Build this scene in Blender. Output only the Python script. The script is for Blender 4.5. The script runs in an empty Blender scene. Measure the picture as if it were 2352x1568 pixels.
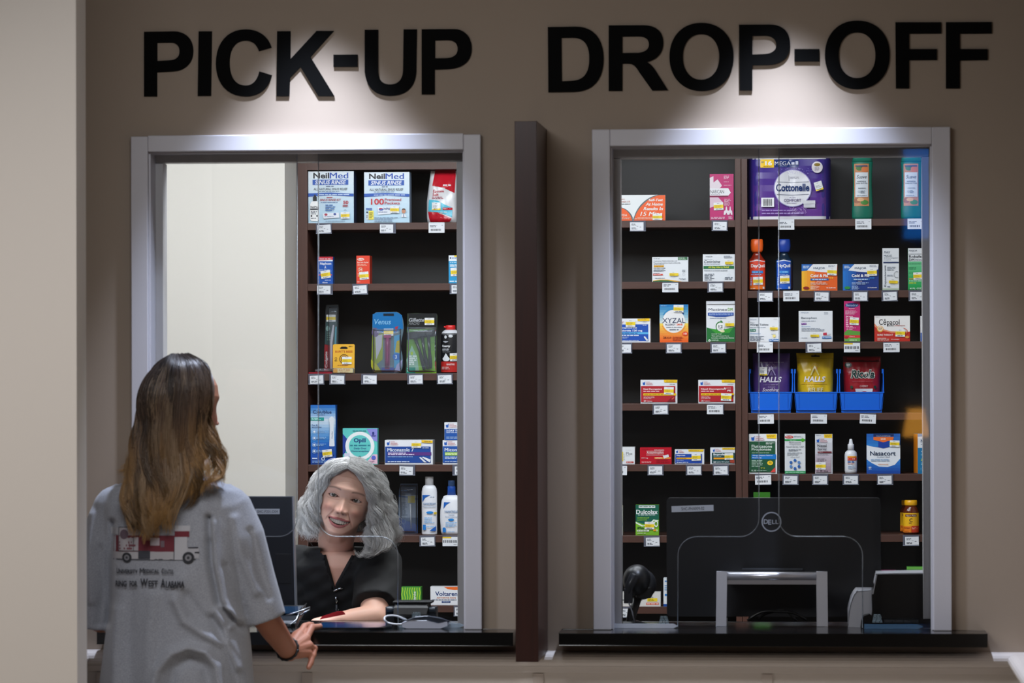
import bpy, math, random
import numpy as np
from mathutils import Vector, Matrix, geometry
from mathutils.bvhtree import BVHTree

random.seed(7)
sc = bpy.context.scene
col = sc.collection

# ------------------------------------------------------------------ camera
F = 8820.0                       # focal length in pixels of the 2352 x 1568 frame
CX, CY = 1176.0, 784.0
CAM = Vector((0.0, -9.8, 1.60))
VX, VY, ROLL = 1870.0, 830.0, -0.0028     # where the wall's normal meets the frame; roll
yaw = math.atan((VX - CX) / F)
pitch = math.atan((VY - CY) / math.hypot(F, VX - CX))
ROT = Matrix.Rotation(yaw, 3, 'Z') @ Matrix.Rotation(math.pi / 2 + pitch, 3, 'X') @ Matrix.Rotation(ROLL, 3, 'Z')
cam_d = bpy.data.cameras.new('camera')
cam = bpy.data.objects.new('camera', cam_d)
col.objects.link(cam)
cam.matrix_world = Matrix.Translation(CAM) @ ROT.to_4x4()
cam_d.sensor_width = 36.0
cam_d.lens = F / 2352.0 * 36.0
cam_d.clip_start, cam_d.clip_end = 0.1, 60
cam_d.dof.use_dof = True
cam_d.dof.focus_distance = 11.5
cam_d.dof.aperture_fstop = 6.3
sc.camera = cam

def W(px, py, Y):
    """the point of the plane y = Y seen at pixel (px, py)"""
    d = ROT @ Vector(((px - CX) / F, -(py - CY) / F, -1.0))
    t = (Y - CAM.y) / d.y
    return CAM + d * t

def PX(px, Y, py=850): return W(px, py, Y).x
def PZ(py, Y, px=1176): return W(px, py, Y).z

# ------------------------------------------------------------------ view, world, lamps
sc.view_settings.view_transform = 'Standard'
sc.view_settings.look = 'None'
sc.view_settings.gamma = 1
sc.view_settings.exposure = 0.0
sc.view_settings.use_curve_mapping = False
sc.render.film_transparent = False
sc.cycles.max_bounces = 7
sc.cycles.diffuse_bounces = 3
sc.cycles.glossy_bounces = 3
sc.cycles.transparent_max_bounces = 16
sc.cycles.caustics_reflective = False
sc.cycles.caustics_refractive = False
sc.cycles.sample_clamp_indirect = 3.0
try: sc.cycles.use_denoising = True
except Exception: pass

world = bpy.data.worlds.new('world')
sc.world = world
world.use_nodes = True
bgn = world.node_tree.nodes['Background']
bgn.inputs[0].default_value = (1.0, 0.87, 0.77, 1)
bgn.inputs[1].default_value = 0.048

def lamp(name, kind, loc, energy, color, rot=(0, 0, 0), **kw):
    d = bpy.data.lights.new(name, kind)
    d.energy = energy
    d.color = color
    for k, v in kw.items(): setattr(d, k, v)
    o = bpy.data.objects.new(name, d)
    col.objects.link(o)
    o.location = loc
    o.rotation_euler = rot
    return o

HALL_C, PHARM_C = 2.86, 2.70
COOL = (0.70, 0.79, 1.0)
spot_x = [PX(700, -0.25), PX(1792, -0.25)]
for i, x in enumerate(spot_x):
    lamp('downlight_lamp', 'SPOT', (x, -0.25, HALL_C - 0.03), 150.0, COOL, (0, 0, 0),
         spot_size=math.radians(64), spot_blend=0.65, shadow_soft_size=0.03)
# ceiling panels of the pharmacy
for x, y in ((-1.9, 1.25), (-0.3, 1.25), (-1.1, 0.55)):
    lamp('panel_and_fill_lamp', 'AREA', (x, y, PHARM_C - 0.03), 30.0, (0.88, 0.94, 1.0), (math.radians(14), 0, 0),
         shape='RECTANGLE', size=1.2, size_y=0.6)
lamp('hall_and_fill_lamp', 'AREA', (-1.3, -2.5, HALL_C - 0.04), 40.0, (0.96, 0.97, 1.0), (math.radians(12), 0, 0), shape='RECTANGLE', size=1.2, size_y=0.6)  # added unseen fill, tipped towards the window to light the seated woman's face
lamp('panel_and_fill_lamp', 'AREA', (-1.1, 0.30, PHARM_C - 0.03), 15.0, (0.96, 0.97, 1.0), (0, 0, 0), shape='RECTANGLE', size=2.4, size_y=0.2)  # added unseen strip inside the window, soft fill for the same face
# a hall ceiling panel, well in front of the counter
lamp('hall_and_fill_lamp', 'AREA', (-2.9, -2.9, HALL_C - 0.04), 72.0, (1.0, 0.95, 0.92), (math.radians(-10), 0, 0),
     shape='RECTANGLE', size=1.4, size_y=0.9)

# ------------------------------------------------------------------ materials
def lin(c):
    return c / 12.92 if c <= 0.04045 else ((c + 0.055) / 1.055) ** 2.4

def rgb(h):
    h = h.lstrip('#')
    return tuple(lin(int(h[i:i + 2], 16) / 255.0) for i in (0, 2, 4)) + (1.0,)

MATS = {}
def mat(h, rough=0.5, metal=0.0, emit=0.0, bump=None, spec=0.5, coat=0.0, name=None, alpha=1.0):
    key = (h, rough, metal, emit, str(bump), spec, coat, alpha)
    if key in MATS: return MATS[key]
    m = bpy.data.materials.new(name or ('paint_' + h.strip('#')))
    m.use_nodes = True
    nt = m.node_tree
    b = nt.nodes['Principled BSDF']
    b.inputs['Base Color'].default_value = rgb(h)
    b.inputs['Roughness'].default_value = rough
    b.inputs['Metallic'].default_value = metal
    b.inputs['Specular IOR Level'].default_value = spec
    b.inputs['Coat Weight'].default_value = coat
    if alpha < 1: b.inputs['Alpha'].default_value = alpha
    if emit:
        b.inputs['Emission Color'].default_value = rgb(h)
        b.inputs['Emission Strength'].default_value = emit
    if bump:
        sc_, st = bump
        n = nt.nodes.new('ShaderNodeTexNoise'); n.inputs['Scale'].default_value = sc_
        n.inputs['Detail'].default_value = 3
        t = nt.nodes.new('ShaderNodeTexCoord')
        bp = nt.nodes.new('ShaderNodeBump'); bp.inputs['Strength'].default_value = st
        bp.inputs['Distance'].default_value = 0.002
        nt.links.new(t.outputs['Object'], n.inputs['Vector'])
        nt.links.new(n.outputs['Fac'], bp.inputs['Height'])
        nt.links.new(bp.outputs['Normal'], b.inputs['Normal'])
    MATS[key] = m
    return m

def wood_mat(name, h1, h2, rough=0.4):
    m = bpy.data.materials.new(name); m.use_nodes = True
    nt = m.node_tree; b = nt.nodes['Principled BSDF']
    t = nt.nodes.new('ShaderNodeTexCoord'); mp = nt.nodes.new('ShaderNodeMapping')
    mp.inputs['Scale'].default_value = (60, 60, 2.5) if 'upright' in name else (2.5, 60, 60)
    n = nt.nodes.new('ShaderNodeTexNoise'); n.inputs['Scale'].default_value = 2.0; n.inputs['Detail'].default_value = 4
    r = nt.nodes.new('ShaderNodeMix'); r.data_type = 'RGBA'
    r.inputs['A'].default_value = rgb(h1); r.inputs['B'].default_value = rgb(h2)
    nt.links.new(t.outputs['Object'], mp.inputs['Vector']); nt.links.new(mp.outputs[0], n.inputs['Vector'])
    nt.links.new(n.outputs['Fac'], r.inputs['Factor']); nt.links.new(r.outputs['Result'], b.inputs['Base Color'])
    b.inputs['Roughness'].default_value = rough
    return m

def clear_mat(name, tint, gloss=0.02, edge=None):
    """thin clear sheet: mostly straight through, a fresnel share mirrored"""
    m = bpy.data.materials.new(name); m.use_nodes = True
    nt = m.node_tree; nt.nodes.clear()
    out = nt.nodes.new('ShaderNodeOutputMaterial')
    tr = nt.nodes.new('ShaderNodeBsdfTransparent'); tr.inputs[0].default_value = tint
    gl = nt.nodes.new('ShaderNodeBsdfGlossy'); gl.inputs['Roughness'].default_value = gloss
    gl.inputs[0].default_value = (0.6, 0.64, 0.7, 1)
    fr = nt.nodes.new('ShaderNodeFresnel'); fr.inputs[0].default_value = 1.45
    mx = nt.nodes.new('ShaderNodeMixShader')
    nt.links.new(fr.outputs[0], mx.inputs[0]); nt.links.new(tr.outputs[0], mx.inputs[1])
    nt.links.new(gl.outputs[0], mx.inputs[2])
    last = mx
    if edge:
        df = nt.nodes.new('ShaderNodeBsdfDiffuse'); df.inputs[0].default_value = edge[:3] + (1,)
        m2 = nt.nodes.new('ShaderNodeMixShader'); m2.inputs[0].default_value = edge[3]
        nt.links.new(mx.outputs[0], m2.inputs[1]); nt.links.new(df.outputs[0], m2.inputs[2])
        last = m2
    nt.links.new(last.outputs[0], out.inputs[0])
    return m

# ------------------------------------------------------------------ mesh building
class MB:
    def __init__(self):
        self.v = []; self.f = []; self.m = []; self.s = []; self.mats = []
    def mi(self, m):
        if m not in self.mats: self.mats.append(m)
        return self.mats.index(m)
    def add(self, verts, faces, m, smooth=False):
        o = len(self.v); k = self.mi(m)
        self.v.extend([tuple(p) for p in verts])
        for f in faces:
            self.f.append([i + o for i in f]); self.m.append(k); self.s.append(smooth)
    def box(self, x0, x1, y0, y1, z0, z1, m, M=None):
        vs = [(x, y, z) for x in (x0, x1) for y in (y0, y1) for z in (z0, z1)]
        if M is not None: vs = [M @ Vector(p) for p in vs]
        self.add(vs, [(0, 1, 3, 2), (4, 6, 7, 5), (0, 4, 5, 1), (2, 3, 7, 6), (0, 2, 6, 4), (1, 5, 7, 3)], m)
    def prism(self, loops, y0, y1, m, M=None, axis='y'):
        """loops of (a, b) extruded from y0 to y1; axis y: (x, z) outline, axis x: (y, z) outline, axis z: (x, y)"""
        def P(a, b, c):
            p = (a, c, b) if axis == 'y' else ((c, a, b) if axis == 'x' else (a, b, c))
            return (M @ Vector(p)) if M is not None else p
        tess = geometry.tessellate_polygon([[Vector((a, b, 0)) for a, b in l] for l in loops])
        flat = [p for l in loops for p in l]
        n = len(flat)
        vs = [P(a, b, y0) for a, b in flat] + [P(a, b, y1) for a, b in flat]
        fs = [tuple(t) for t in tess] + [tuple(i + n for i in reversed(t)) for t in tess]
        o = 0
        for l in loops:
            k = len(l)
            for i in range(k):
                a, b = o + i, o + (i + 1) % k
                fs.append((a, b, b + n, a + n))
            o += k
        self.add(vs, fs, m)
    def tube(self, pts, r, m, seg=8, caps=True, ell=None):
        pts = [Vector(p) for p in pts]
        n = len(pts)
        if not isinstance(r, (list, tuple)): r = [r] * n
        vs = []; fs = []
        up = None
        for i, p in enumerate(pts):
            t = (pts[min(i + 1, n - 1)] - pts[max(i - 1, 0)]).normalized()
            if up is None:
                up = Vector((0, 0, 1)) if abs(t.z) < 0.9 else Vector((0, 1, 0))
            a = t.cross(up).normalized(); b = a.cross(t).normalized(); up = b
            for k in range(seg):
                w = 2 * math.pi * k / seg
                vs.append(p + (a * math.cos(w) + b * math.sin(w)) * r[i])
        for i in range(n - 1):
            for k in range(seg):
                k2 = (k + 1) % seg
                fs.append((i * seg + k, i * seg + k2, (i + 1) * seg + k2, (i + 1) * seg + k))
        if caps:
            fs.append(tuple(range(seg))[::-1]); fs.append(tuple((n - 1) * seg + k for k in range(seg)))
        self.add(vs, fs, m, True)
    def lathe(self, prof, c, m, seg=28, ry=1.0, M=None, smooth=True):
        """profile of (radius, z) turned about the vertical through c; ry squashes depth"""
        vs = []; fs = []
        n = len(prof)
        for r, z in prof:
            for k in range(seg):
                w = 2 * math.pi * k / seg
                p = Vector((r * math.cos(w), r * math.sin(w) * ry, z))
                vs.append((M @ p if M is not None else p) + Vector(c))
        for i in range(n - 1):
            for k in range(seg):
                k2 = (k + 1) % seg
                fs.append((i * seg + k, i * seg + k2, (i + 1) * seg + k2, (i + 1) * seg + k))
        fs.append(tuple(range(seg))[::-1]); fs.append(tuple((n - 1) * seg + k for k in range(seg)))
        self.add(vs, fs, m, smooth)
    def grid(self, fn, nu, nv, m, smooth=True, flip=False):
        vs = [fn(i / nu, j / nv) for j in range(nv + 1) for i in range(nu + 1)]
        fs = []
        for j in range(nv):
            for i in range(nu):
                a = j * (nu + 1) + i
                q = (a, a + 1, a + nu + 2, a + nu + 1)
                fs.append(q[::-1] if flip else q)
        self.add(vs, fs, m, smooth)
    def ball(self, c, r, m, seg=16, rings=10, M=None):
        rx, ry, rz = r if isinstance(r, (tuple, list)) else (r, r, r)
        vs = []; fs = []
        for j in range(rings + 1):
            ph = math.pi * j / rings
            for k in range(seg):
                w = 2 * math.pi * k / seg
                p = Vector((rx * math.sin(ph) * math.cos(w), ry * math.sin(ph) * math.sin(w), rz * math.cos(ph)))
                vs.append((M @ p if M is not None else p) + Vector(c))
        for j in range(rings):
            for k in range(seg):
                k2 = (k + 1) % seg
                fs.append((j * seg + k, (j + 1) * seg + k, (j + 1) * seg + k2, j * seg + k2))
        self.add(vs, fs, m, True)
    def build(self, name, parent=None, origin=None, bevel=0.0, bseg=2):
        me = bpy.data.meshes.new(name)
        o = Vector(origin) if origin is not None else Vector((0, 0, 0))
        me.from_pydata([tuple(Vector(p) - o) for p in self.v], [], self.f)
        for m in self.mats: me.materials.append(m)
        me.polygons.foreach_set('material_index', self.m)
        me.polygons.foreach_set('use_smooth', self.s)
        me.update()
        ob = bpy.data.objects.new(name, me)
        col.objects.link(ob)
        ob.location = o
        if parent is not None:
            ob.parent = parent
            ob.location = o - Vector(parent_world(parent))
        if bevel:
            md = ob.modifiers.new('bevel', 'BEVEL'); md.width = bevel; md.segments = bseg
            md.limit_method = 'ANGLE'; md.angle_limit = math.radians(40)
            md.harden_normals = False
        return ob

def parent_world(p):
    v = Vector(p.location)
    while p.parent is not None:
        p = p.parent; v = v + Vector(p.location)
    return v

def tag(o, label, cat, group=None, kind=None):
    if label: o['label'] = label
    if cat: o['category'] = cat
    if group: o['group'] = group
    if kind: o['kind'] = kind
    return o

def empty(name, loc, label=None, cat=None, group=None):
    o = bpy.data.objects.new(name, None); col.objects.link(o)
    o.location = loc; o.empty_display_size = 0.05
    return tag(o, label, cat, group)

def structure(o):
    o['kind'] = 'structure'; return o

def svg(path, Z=(0, 0, 1), n=10):
    """outline in zoomed picture coordinates to pixel coordinates"""
    out = []; toks = path.replace(',', ' ').split(); i = 0; cur = None; cmd = None
    while i < len(toks):
        t = toks[i]
        if t[0].isalpha():
            cmd = t[0]; rest = t[1:]
            if rest: toks[i] = rest
            else: i += 1
            if cmd == 'Z': break
            continue
        if cmd in 'ML':
            cur = (float(toks[i]), float(toks[i + 1])); out.append(cur); i += 2
        elif cmd == 'C':
            c = [float(q) for q in toks[i:i + 6]]; i += 6
            p0 = cur
            for k in range(1, n + 1):
                s = k / n; a = (1 - s) ** 3; b = 3 * s * (1 - s) ** 2; d = 3 * s * s * (1 - s); e = s ** 3
                out.append((a * p0[0] + b * c[0] + d * c[2] + e * c[4], a * p0[1] + b * c[1] + d * c[3] + e * c[5]))
            cur = (c[4], c[5])
    return [(Z[0] + x / Z[2], Z[1] + y / Z[2]) for x, y in out]

# ------------------------------------------------------------------ lettering
_TC = {}
def glyphs(s, bold=0.0, slant=0.0):
    """flat triangles of a line of text, scaled to the unit square"""
    k = (s, bold, slant)
    if k in _TC: return _TC[k]
    c = bpy.data.curves.new('t', 'FONT'); c.body = s; c.offset = bold; c.resolution_u = 3 if bold < 0.9 else 2
    c.shear = slant
    o = bpy.data.objects.new('t', c)
    me = bpy.data.meshes.new_from_object(o)
    vs = [(v.co.x, v.co.y) for v in me.vertices]; fs = [tuple(p.vertices) for p in me.polygons]
    bpy.data.objects.remove(o); bpy.data.curves.remove(c); bpy.data.meshes.remove(me)
    if vs:
        xs = [a for a, b in vs]; ys = [b for a, b in vs]
        x0, x1, y0, y1 = min(xs), max(xs), min(ys), max(ys)
        vs = [((a - x0) / max(x1 - x0, 1e-6), (b - y0) / max(y1 - y0, 1e-6)) for a, b in vs]
    _TC[k] = (vs, fs)
    return _TC[k]

LAYER = 0.00022
class Face:
    """prints on a face. Coordinates are those of the zoomed picture (rect), mapped on the surface S(u, v, lift), v downwards"""
    def __init__(self, mb, rect, S, curved=False, rough=0.35, rng=None):
        self.mb, self.r, self.S, self.c, self.k, self.rough = mb, rect, S, curved, 1, rough
        self.rng = rng or random.Random(int(rect[0] * 7 + rect[1]))
    def uv(self, x, y):
        r = self.r
        return (x - r[0]) / (r[2] - r[0]), (y - r[1]) / (r[3] - r[1])
    def P(self, x, y, lift=None):
        u, v = self.uv(x, y)
        v = min(v, 1.0)
        k = self.k if lift is None else lift
        return self.S(u, v, (k * 1.8 * LAYER + 0.0009) if self.c else k * LAYER)
    def m(self, h): return h if not isinstance(h, str) else mat(h, self.rough)
    def poly(self, pts, h, inc=True):
        tess = geometry.tessellate_polygon([[Vector((a, b, 0)) for a, b in pts]])
        V = list(pts); T_ = [tuple(t) for t in tess]
        if self.c:
            lim = max(self.r[2] - self.r[0], self.r[3] - self.r[1]) / 16
            for _ in range(12):
                N_ = []; mid = {}
                def md(a, b):
                    k = (min(a, b), max(a, b))
                    if k not in mid: mid[k] = len(V); V.append(((V[a][0] + V[b][0]) / 2, (V[a][1] + V[b][1]) / 2))
                    return mid[k]
                big = lambda a, b: math.hypot(V[a][0] - V[b][0], V[a][1] - V[b][1]) > lim
                ch = False
                for a, b, c in T_:
                    e = sorted(((math.hypot(V[p][0] - V[q][0], V[p][1] - V[q][1]), p, q, r) for p, q, r in ((a, b, c), (b, c, a), (c, a, b))), reverse=True)[0]
                    if e[0] > lim:
                        ch = True; m_ = md(e[1], e[2]); N_ += [(e[1], m_, e[3]), (m_, e[2], e[3])]
                    else: N_.append((a, b, c))
                T_ = N_
                if not ch: break
        self.mb.add([self.P(a, b) for a, b in V], T_, self.m(h), self.c)
        if inc: self.k += 1
    def rect(self, x0, y0, x1, y1, h, inc=True):
        if self.c:
            nu, nv = 16, max(1, int(14 * abs(y1 - y0) / (self.r[3] - self.r[1])))
            self.mb.grid(lambda a, b: self.P(x0 + (x1 - x0) * a, y0 + (y1 - y0) * b), nu, nv, self.m(h))
        else:
            self.mb.add([self.P(x0, y0), self.P(x1, y0), self.P(x1, y1), self.P(x0, y1)], [(3, 2, 1, 0)], self.m(h))
        if inc: self.k += 1
    def grad(self, x0, y0, x1, y1, h0, h1, n=8, horiz=False):
        a = [int(h0[i:i + 2], 16) for i in (1, 3, 5)]; b = [int(h1[i:i + 2], 16) for i in (1, 3, 5)]
        for i in range(n):
            t = (i + 0.5) / n
            h = '#' + ''.join('%02x' % int(p + (q - p) * t) for p, q in zip(a, b))
            if horiz: self.rect(x0 + (x1 - x0) * i / n, y0, x0 + (x1 - x0) * (i + 1) / n, y1, h, False)
            else: self.rect(x0, y0 + (y1 - y0) * i / n, x1, y0 + (y1 - y0) * (i + 1) / n, h, False)
        self.k += 1
    def ell(self, cx, cy, rx, ry, h, n=28, hole=0.0, a0=0.0, a1=360.0):
        if hole:
            m = max(3, int(n * abs(a1 - a0) / 360))
            A = [math.radians(a0 + (a1 - a0) * i / m) for i in range(m + 1)]
            vs = [self.P(cx + rx * math.cos(w), cy - ry * math.sin(w)) for w in A] + \
                 [self.P(cx + rx * hole * math.cos(w), cy - ry * hole * math.sin(w)) for w in A]
            self.mb.add(vs, [(i, i + 1, i + m + 2, i + m + 1) for i in range(m)], self.m(h), self.c)
        elif self.c:
            vs = []; fs = []
            rr = (0.001, 0.2, 0.4, 0.6, 0.8, 1.0)
            for q in rr:
                vs += [self.P(cx + rx * q * math.cos(2 * math.pi * i / n), cy + ry * q * math.sin(2 * math.pi * i / n)) for i in range(n)]
            for j in range(len(rr) - 1):
                for i in range(n):
                    fs.append((j * n + i, j * n + (i + 1) % n, (j + 1) * n + (i + 1) % n, (j + 1) * n + i))
            self.mb.add(vs, fs, self.m(h), True)
        else:
            self.poly([(cx + rx * math.cos(2 * math.pi * i / n), cy + ry * math.sin(2 * math.pi * i / n)) for i in range(n)], h, False)
        self.k += 1
    def text(self, s, x0, y0, x1, y1, h, bold=0.012, slant=0.0, rot=0, inc=True):
        """rot=90 reads upwards"""
        if 'M' in s and bold:
            w = min(abs(y1 - y0) * bold * 1.1, abs(x1 - x0) * .02)
            for q in (-w, w): self.text(s, x0 + q, y0, x1 + q, y1, h, 0.0, slant, rot, True)
            bold = 0.0
        vs, fs = glyphs(s, bold, slant)
        if rot: pts = [self.P(x0 + (x1 - x0) * (1 - b), y1 + (y0 - y1) * a) for a, b in vs]
        else: pts = [self.P(x0 + (x1 - x0) * a, y1 + (y0 - y1) * b) for a, b in vs]
        self.mb.add(pts, fs, self.m(h), False)
        if inc: self.k += 1
    def lines(self, x0, y0, x1, y1, h, n=3, fill=0.55, ragged=True):
        """rows of print too small to read: runs of word-long dashes"""
        rg = self.rng
        dy = (y1 - y0) / n
        for i in range(n):
            a = y0 + dy * (i + 0.5 - fill / 2); b = y0 + dy * (i + 0.5 + fill / 2)
            x = x0; end = x1 if not ragged else x1 - (x1 - x0) * rg.random() * 0.35
            while x < end:
                w = min(dy * (1.2 + 3.0 * rg.random()), end - x)
                self.mb.add([self.P(x, a), self.P(x + w, a), self.P(x + w, b), self.P(x, b)], [(3, 2, 1, 0)], self.m(h))
                x += w + dy * 0.5
        self.k += 1
    def bars(self, x0, y0, x1, y1, h='#22252a'):
        rg = self.rng; x = x0
        while x < x1:
            w = (x1 - x0) / 36 * (1 + rg.random() * 1.6)
            self.mb.add([self.P(x, y0), self.P(min(x + w, x1), y0), self.P(min(x + w, x1), y1), self.P(x, y1)], [(3, 2, 1, 0)], self.m(h))
            x += w * 1.9
        self.k += 1
# ================================================================== the setting
TW = 0.16                      # thickness of the service wall; its hall face is y = 0
S = 2.45                       # front of the shelving
wall_m = mat('#a29384', 0.75, bump=(900, 0.15), name='wall_paint')
wall_in = mat('#ccc7be', 0.8, name='pharmacy_wall_paint')
trim_m = mat('#c9c8cf', 0.38, bump=(700, 0.05), name='casing_paint')
frame_m = mat('#c0bebf', 0.4, name='frame_paint')
rail_m = mat('#e2dad4', 0.35, name='rail_vinyl')
counter_m = mat('#0a0b0c', 0.16, bump=(300, 0.02), name='black_granite')
floor_m = mat('#a09789', 0.4, name='floor_vinyl')
ceil_m = mat('#b9b2a8', 0.9, name='ceiling_tile')

WX0, WX1 = PX(160, 0), PX(2364, 0)
# windows: (outer casing px), (casing inner px), (frame inner px)
def wrect(l, t, r, b, Y, pxm):
    return (PX(l, Y, 850), W(pxm, t, Y).z, PX(r, Y, 850), W(pxm, b, Y).z)
ZC = PZ(1448, 0.0, 1176) + 0.0            # counter top height
WIN = []
for i, (o, ci, fi) in enumerate(((((301.5, 308.5, 1105.5)), (340.5, 346, 1066), (376.5, 372, 1050.5)),
                                ((1361, 294, 2184.5), (1402.5, 333, 2142), (1426.5, 361.5, 2119)))):
    pm = (o[0] + o[2]) / 2
    OUT = wrect(o[0], o[1], o[2], 1446, -0.02, pm)
    INN = wrect(ci[0], ci[1], ci[2], 1446, -0.02, pm)
    FRM = wrect(fi[0], fi[1], fi[2], 1446, 0.085, pm)
    WIN.append((OUT, INN, FRM))
ZT = WIN[0][0][3]
ZCT = (WIN[0][0][3] + WIN[1][0][3]) / 2     # counter top

CEILZ = HALL_C
mb = MB()
xs = [WX0 - 0.02, WIN[0][1][0], WIN[0][1][2], WIN[1][1][0], WIN[1][1][2], WX1 + 0.1]
for k in (0, 2, 4):
    mb.box(xs[k], xs[k + 1], 0, TW, 0, CEILZ, wall_m)
for k in (1, 3):
    top = WIN[(k - 1) // 2][1][1]
    mb.box(xs[k], xs[k + 1], 0, TW, top, CEILZ, wall_m)
    mb.box(xs[k], xs[k + 1], 0, TW, 0, ZCT - 0.034, wall_m)
structure(mb.build('wall_front'))

# lower wainscot panel, slightly proud, with flat pilasters
mb = MB()
zr0, zr1, zr2 = PZ(1498, -0.06), PZ(1531, -0.06), PZ(1544, -0.035)
wain = mat('#ece5df', 0.5, name='wainscot_vinyl')
mb.box(WX0, WX1, -0.008, 0.0, 0.1, zr2, wain)
for p in (235, 705, 1235, 1760):
    mb.box(PX(p - 12, 0), PX(p + 12, 0), -0.013, -0.0085, 0.1, zr2 - 0.004, mat('#dcd2cb', 0.5))
structure(mb.build('trim_2'))

# protective handrail running below the counters
def rail_profile():
    pts = [(-0.001, zr2)]
    pts += [(-0.030, zr2), (-0.034, zr1 - 0.002), (-0.048, zr1 + 0.001)]
    c, h = -0.040, (zr0 - zr1) / 2
    for k in range(0, 9):
        w = -math.pi / 2 + math.pi * k / 8
        pts.append((c - 0.020 * math.cos(w), (zr0 + zr1) / 2 + h * math.sin(w)))
    pts += [(-0.001, zr0)]
    return pts
mb = MB(); mb.prism([rail_profile()], WX0, WX1, rail_m, axis='x')
tag(mb.build('hand_rail', bevel=0.001), 'long pale vinyl handrail fixed along the wall below both counters', 'handrail')
def side_rail(x, sgn, y1, label):
    mb = MB(); pts = rail_profile()
    M = Matrix(((0, 1 * sgn, 0, 0), (1, 0, 0, 0), (0, 0, 1, 0), (0, 0, 0, 1)))
    # outline in (distance from the wall, z), run along y
    loops = [[(x - sgn * a, z) for a, z in pts]]
    mb.prism(loops, y1, -0.062, rail_m, axis='y')
    tag(mb.build('hand_rail', bevel=0.001), label, 'handrail')

# left: a short return wall and a nearer wall face; right: side wall
AY = -0.95
xa = PX(176, AY)
mb = MB()
lw = mat('#c3bcb4', 0.7, bump=(900, 0.15), name='lit_wall_paint')  # wall paint with the brighter light on this face put into its colour
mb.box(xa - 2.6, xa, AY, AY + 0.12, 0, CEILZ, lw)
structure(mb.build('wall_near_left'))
mb = MB(); mb.box(WX0 - 0.14, WX0 - 0.0, AY + 0.12, 0.0, 0, CEILZ, wall_m)
structure(mb.build('wall_left'))
side_rail(WX0, 1, AY + 0.13, 'short return of the pale handrail at the left corner')
mb = MB(); mb.box(WX1, WX1 + 0.14, -4.5, 0.0, 0, CEILZ, wall_m)
structure(mb.build('wall_right'))
mb = MB(); mb.prism([[(WX1 - (-a), z) if False else (WX1 + a, z) for a, z in rail_profile()]], -3.0, -0.062, rail_m, axis='y')
tag(mb.build('hand_rail', bevel=0.001), 'pale handrail on the side wall at the right corner, running towards the viewer', 'handrail')

mb = MB(); mb.box(-5, 3, -13.5, 3.2, -0.05, 0, floor_m); structure(mb.build('floor'))
mb = MB(); mb.box(-5, WX1 + 0.14, -5.0, TW, HALL_C, HALL_C + 0.05, ceil_m); structure(mb.build('ceiling'))
mb = MB(); mb.box(-4.2, 1.6, TW, 3.1, PHARM_C, PHARM_C + 0.05, mat('#d8d8d4', 0.9)); structure(mb.build('ceiling_pharmacy'))
# pharmacy walls: beige panel with the shelves set back beside it
bx = PX(655, S - 0.29)
mb = MB(); mb.box(-4.2, bx, S - 0.29, S + 0.35, 0, PHARM_C, wall_in); structure(mb.build('wall_back'))
mb = MB(); mb.box(-4.2, 1.6, S + 0.35, S + 0.42, 0, PHARM_C, mat('#8f8a84', 0.8)); structure(mb.build('wall_rear'))
mb = MB(); mb.box(1.1, 1.2, TW, S + 0.35, 0, PHARM_C, wall_in); structure(mb.build('wall_side'))
mb = MB(); mb.box(-4.3, -4.2, TW, S + 0.35, 0, PHARM_C, wall_in); structure(mb.build('wall_far_side'))

# window casings and inner frames
for i, (O, I, R) in enumerate(WIN):
    root = empty('window_%d' % (i + 1), ((O[0] + O[2]) / 2, 0, O[3])); root['kind'] = 'structure'
    y0, y1 = -0.022, -0.0005
    zb = ZCT
    d = 0.002 if i == 0 else 0.0
    for nm, x0, x1, z0, z1 in (('casing', O[0], I[0], zb, O[1] - d), ('casing', I[2], O[2], zb, O[1] - (0 if i else 0.003)),
                               ('casing_head', I[0], I[2], I[1], O[1])):
        mb = MB(); mb.box(x0, x1, y0, y1, z0, z1, trim_m); mb.build(nm, root, (x0, 0, zb), bevel=0.0025)
    # reveal lining
    mb = MB()
    mb.box(I[0] - 0.002, I[0] + 0.004, y1, 0.075, zb, I[1], trim_m)
    mb.box(I[2] - 0.004, I[2] + 0.002, y1, 0.075, zb, I[1], trim_m)
    mb.box(I[0] + 0.004, I[2] - 0.004, y1, 0.075, I[1] - 0.004, I[1] + 0.002, trim_m)
    mb.build('reveal', root, (I[0], 0, zb))
    mb = MB()
    mb.box(I[0] - 0.001, R[0], 0.0755, 0.14, zb, R[1] - 0.0012, frame_m)
    mb.box(R[2], I[2] + 0.001, 0.0755, 0.14, zb, R[1] - 0.0012, frame_m)
    mb.box(I[0] - 0.001, I[2] + 0.001, 0.0755, 0.14, R[1], I[1] + 0.001, frame_m)
    mb.build('window_frame', root, (I[0], 0, zb), bevel=0.001)

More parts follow.
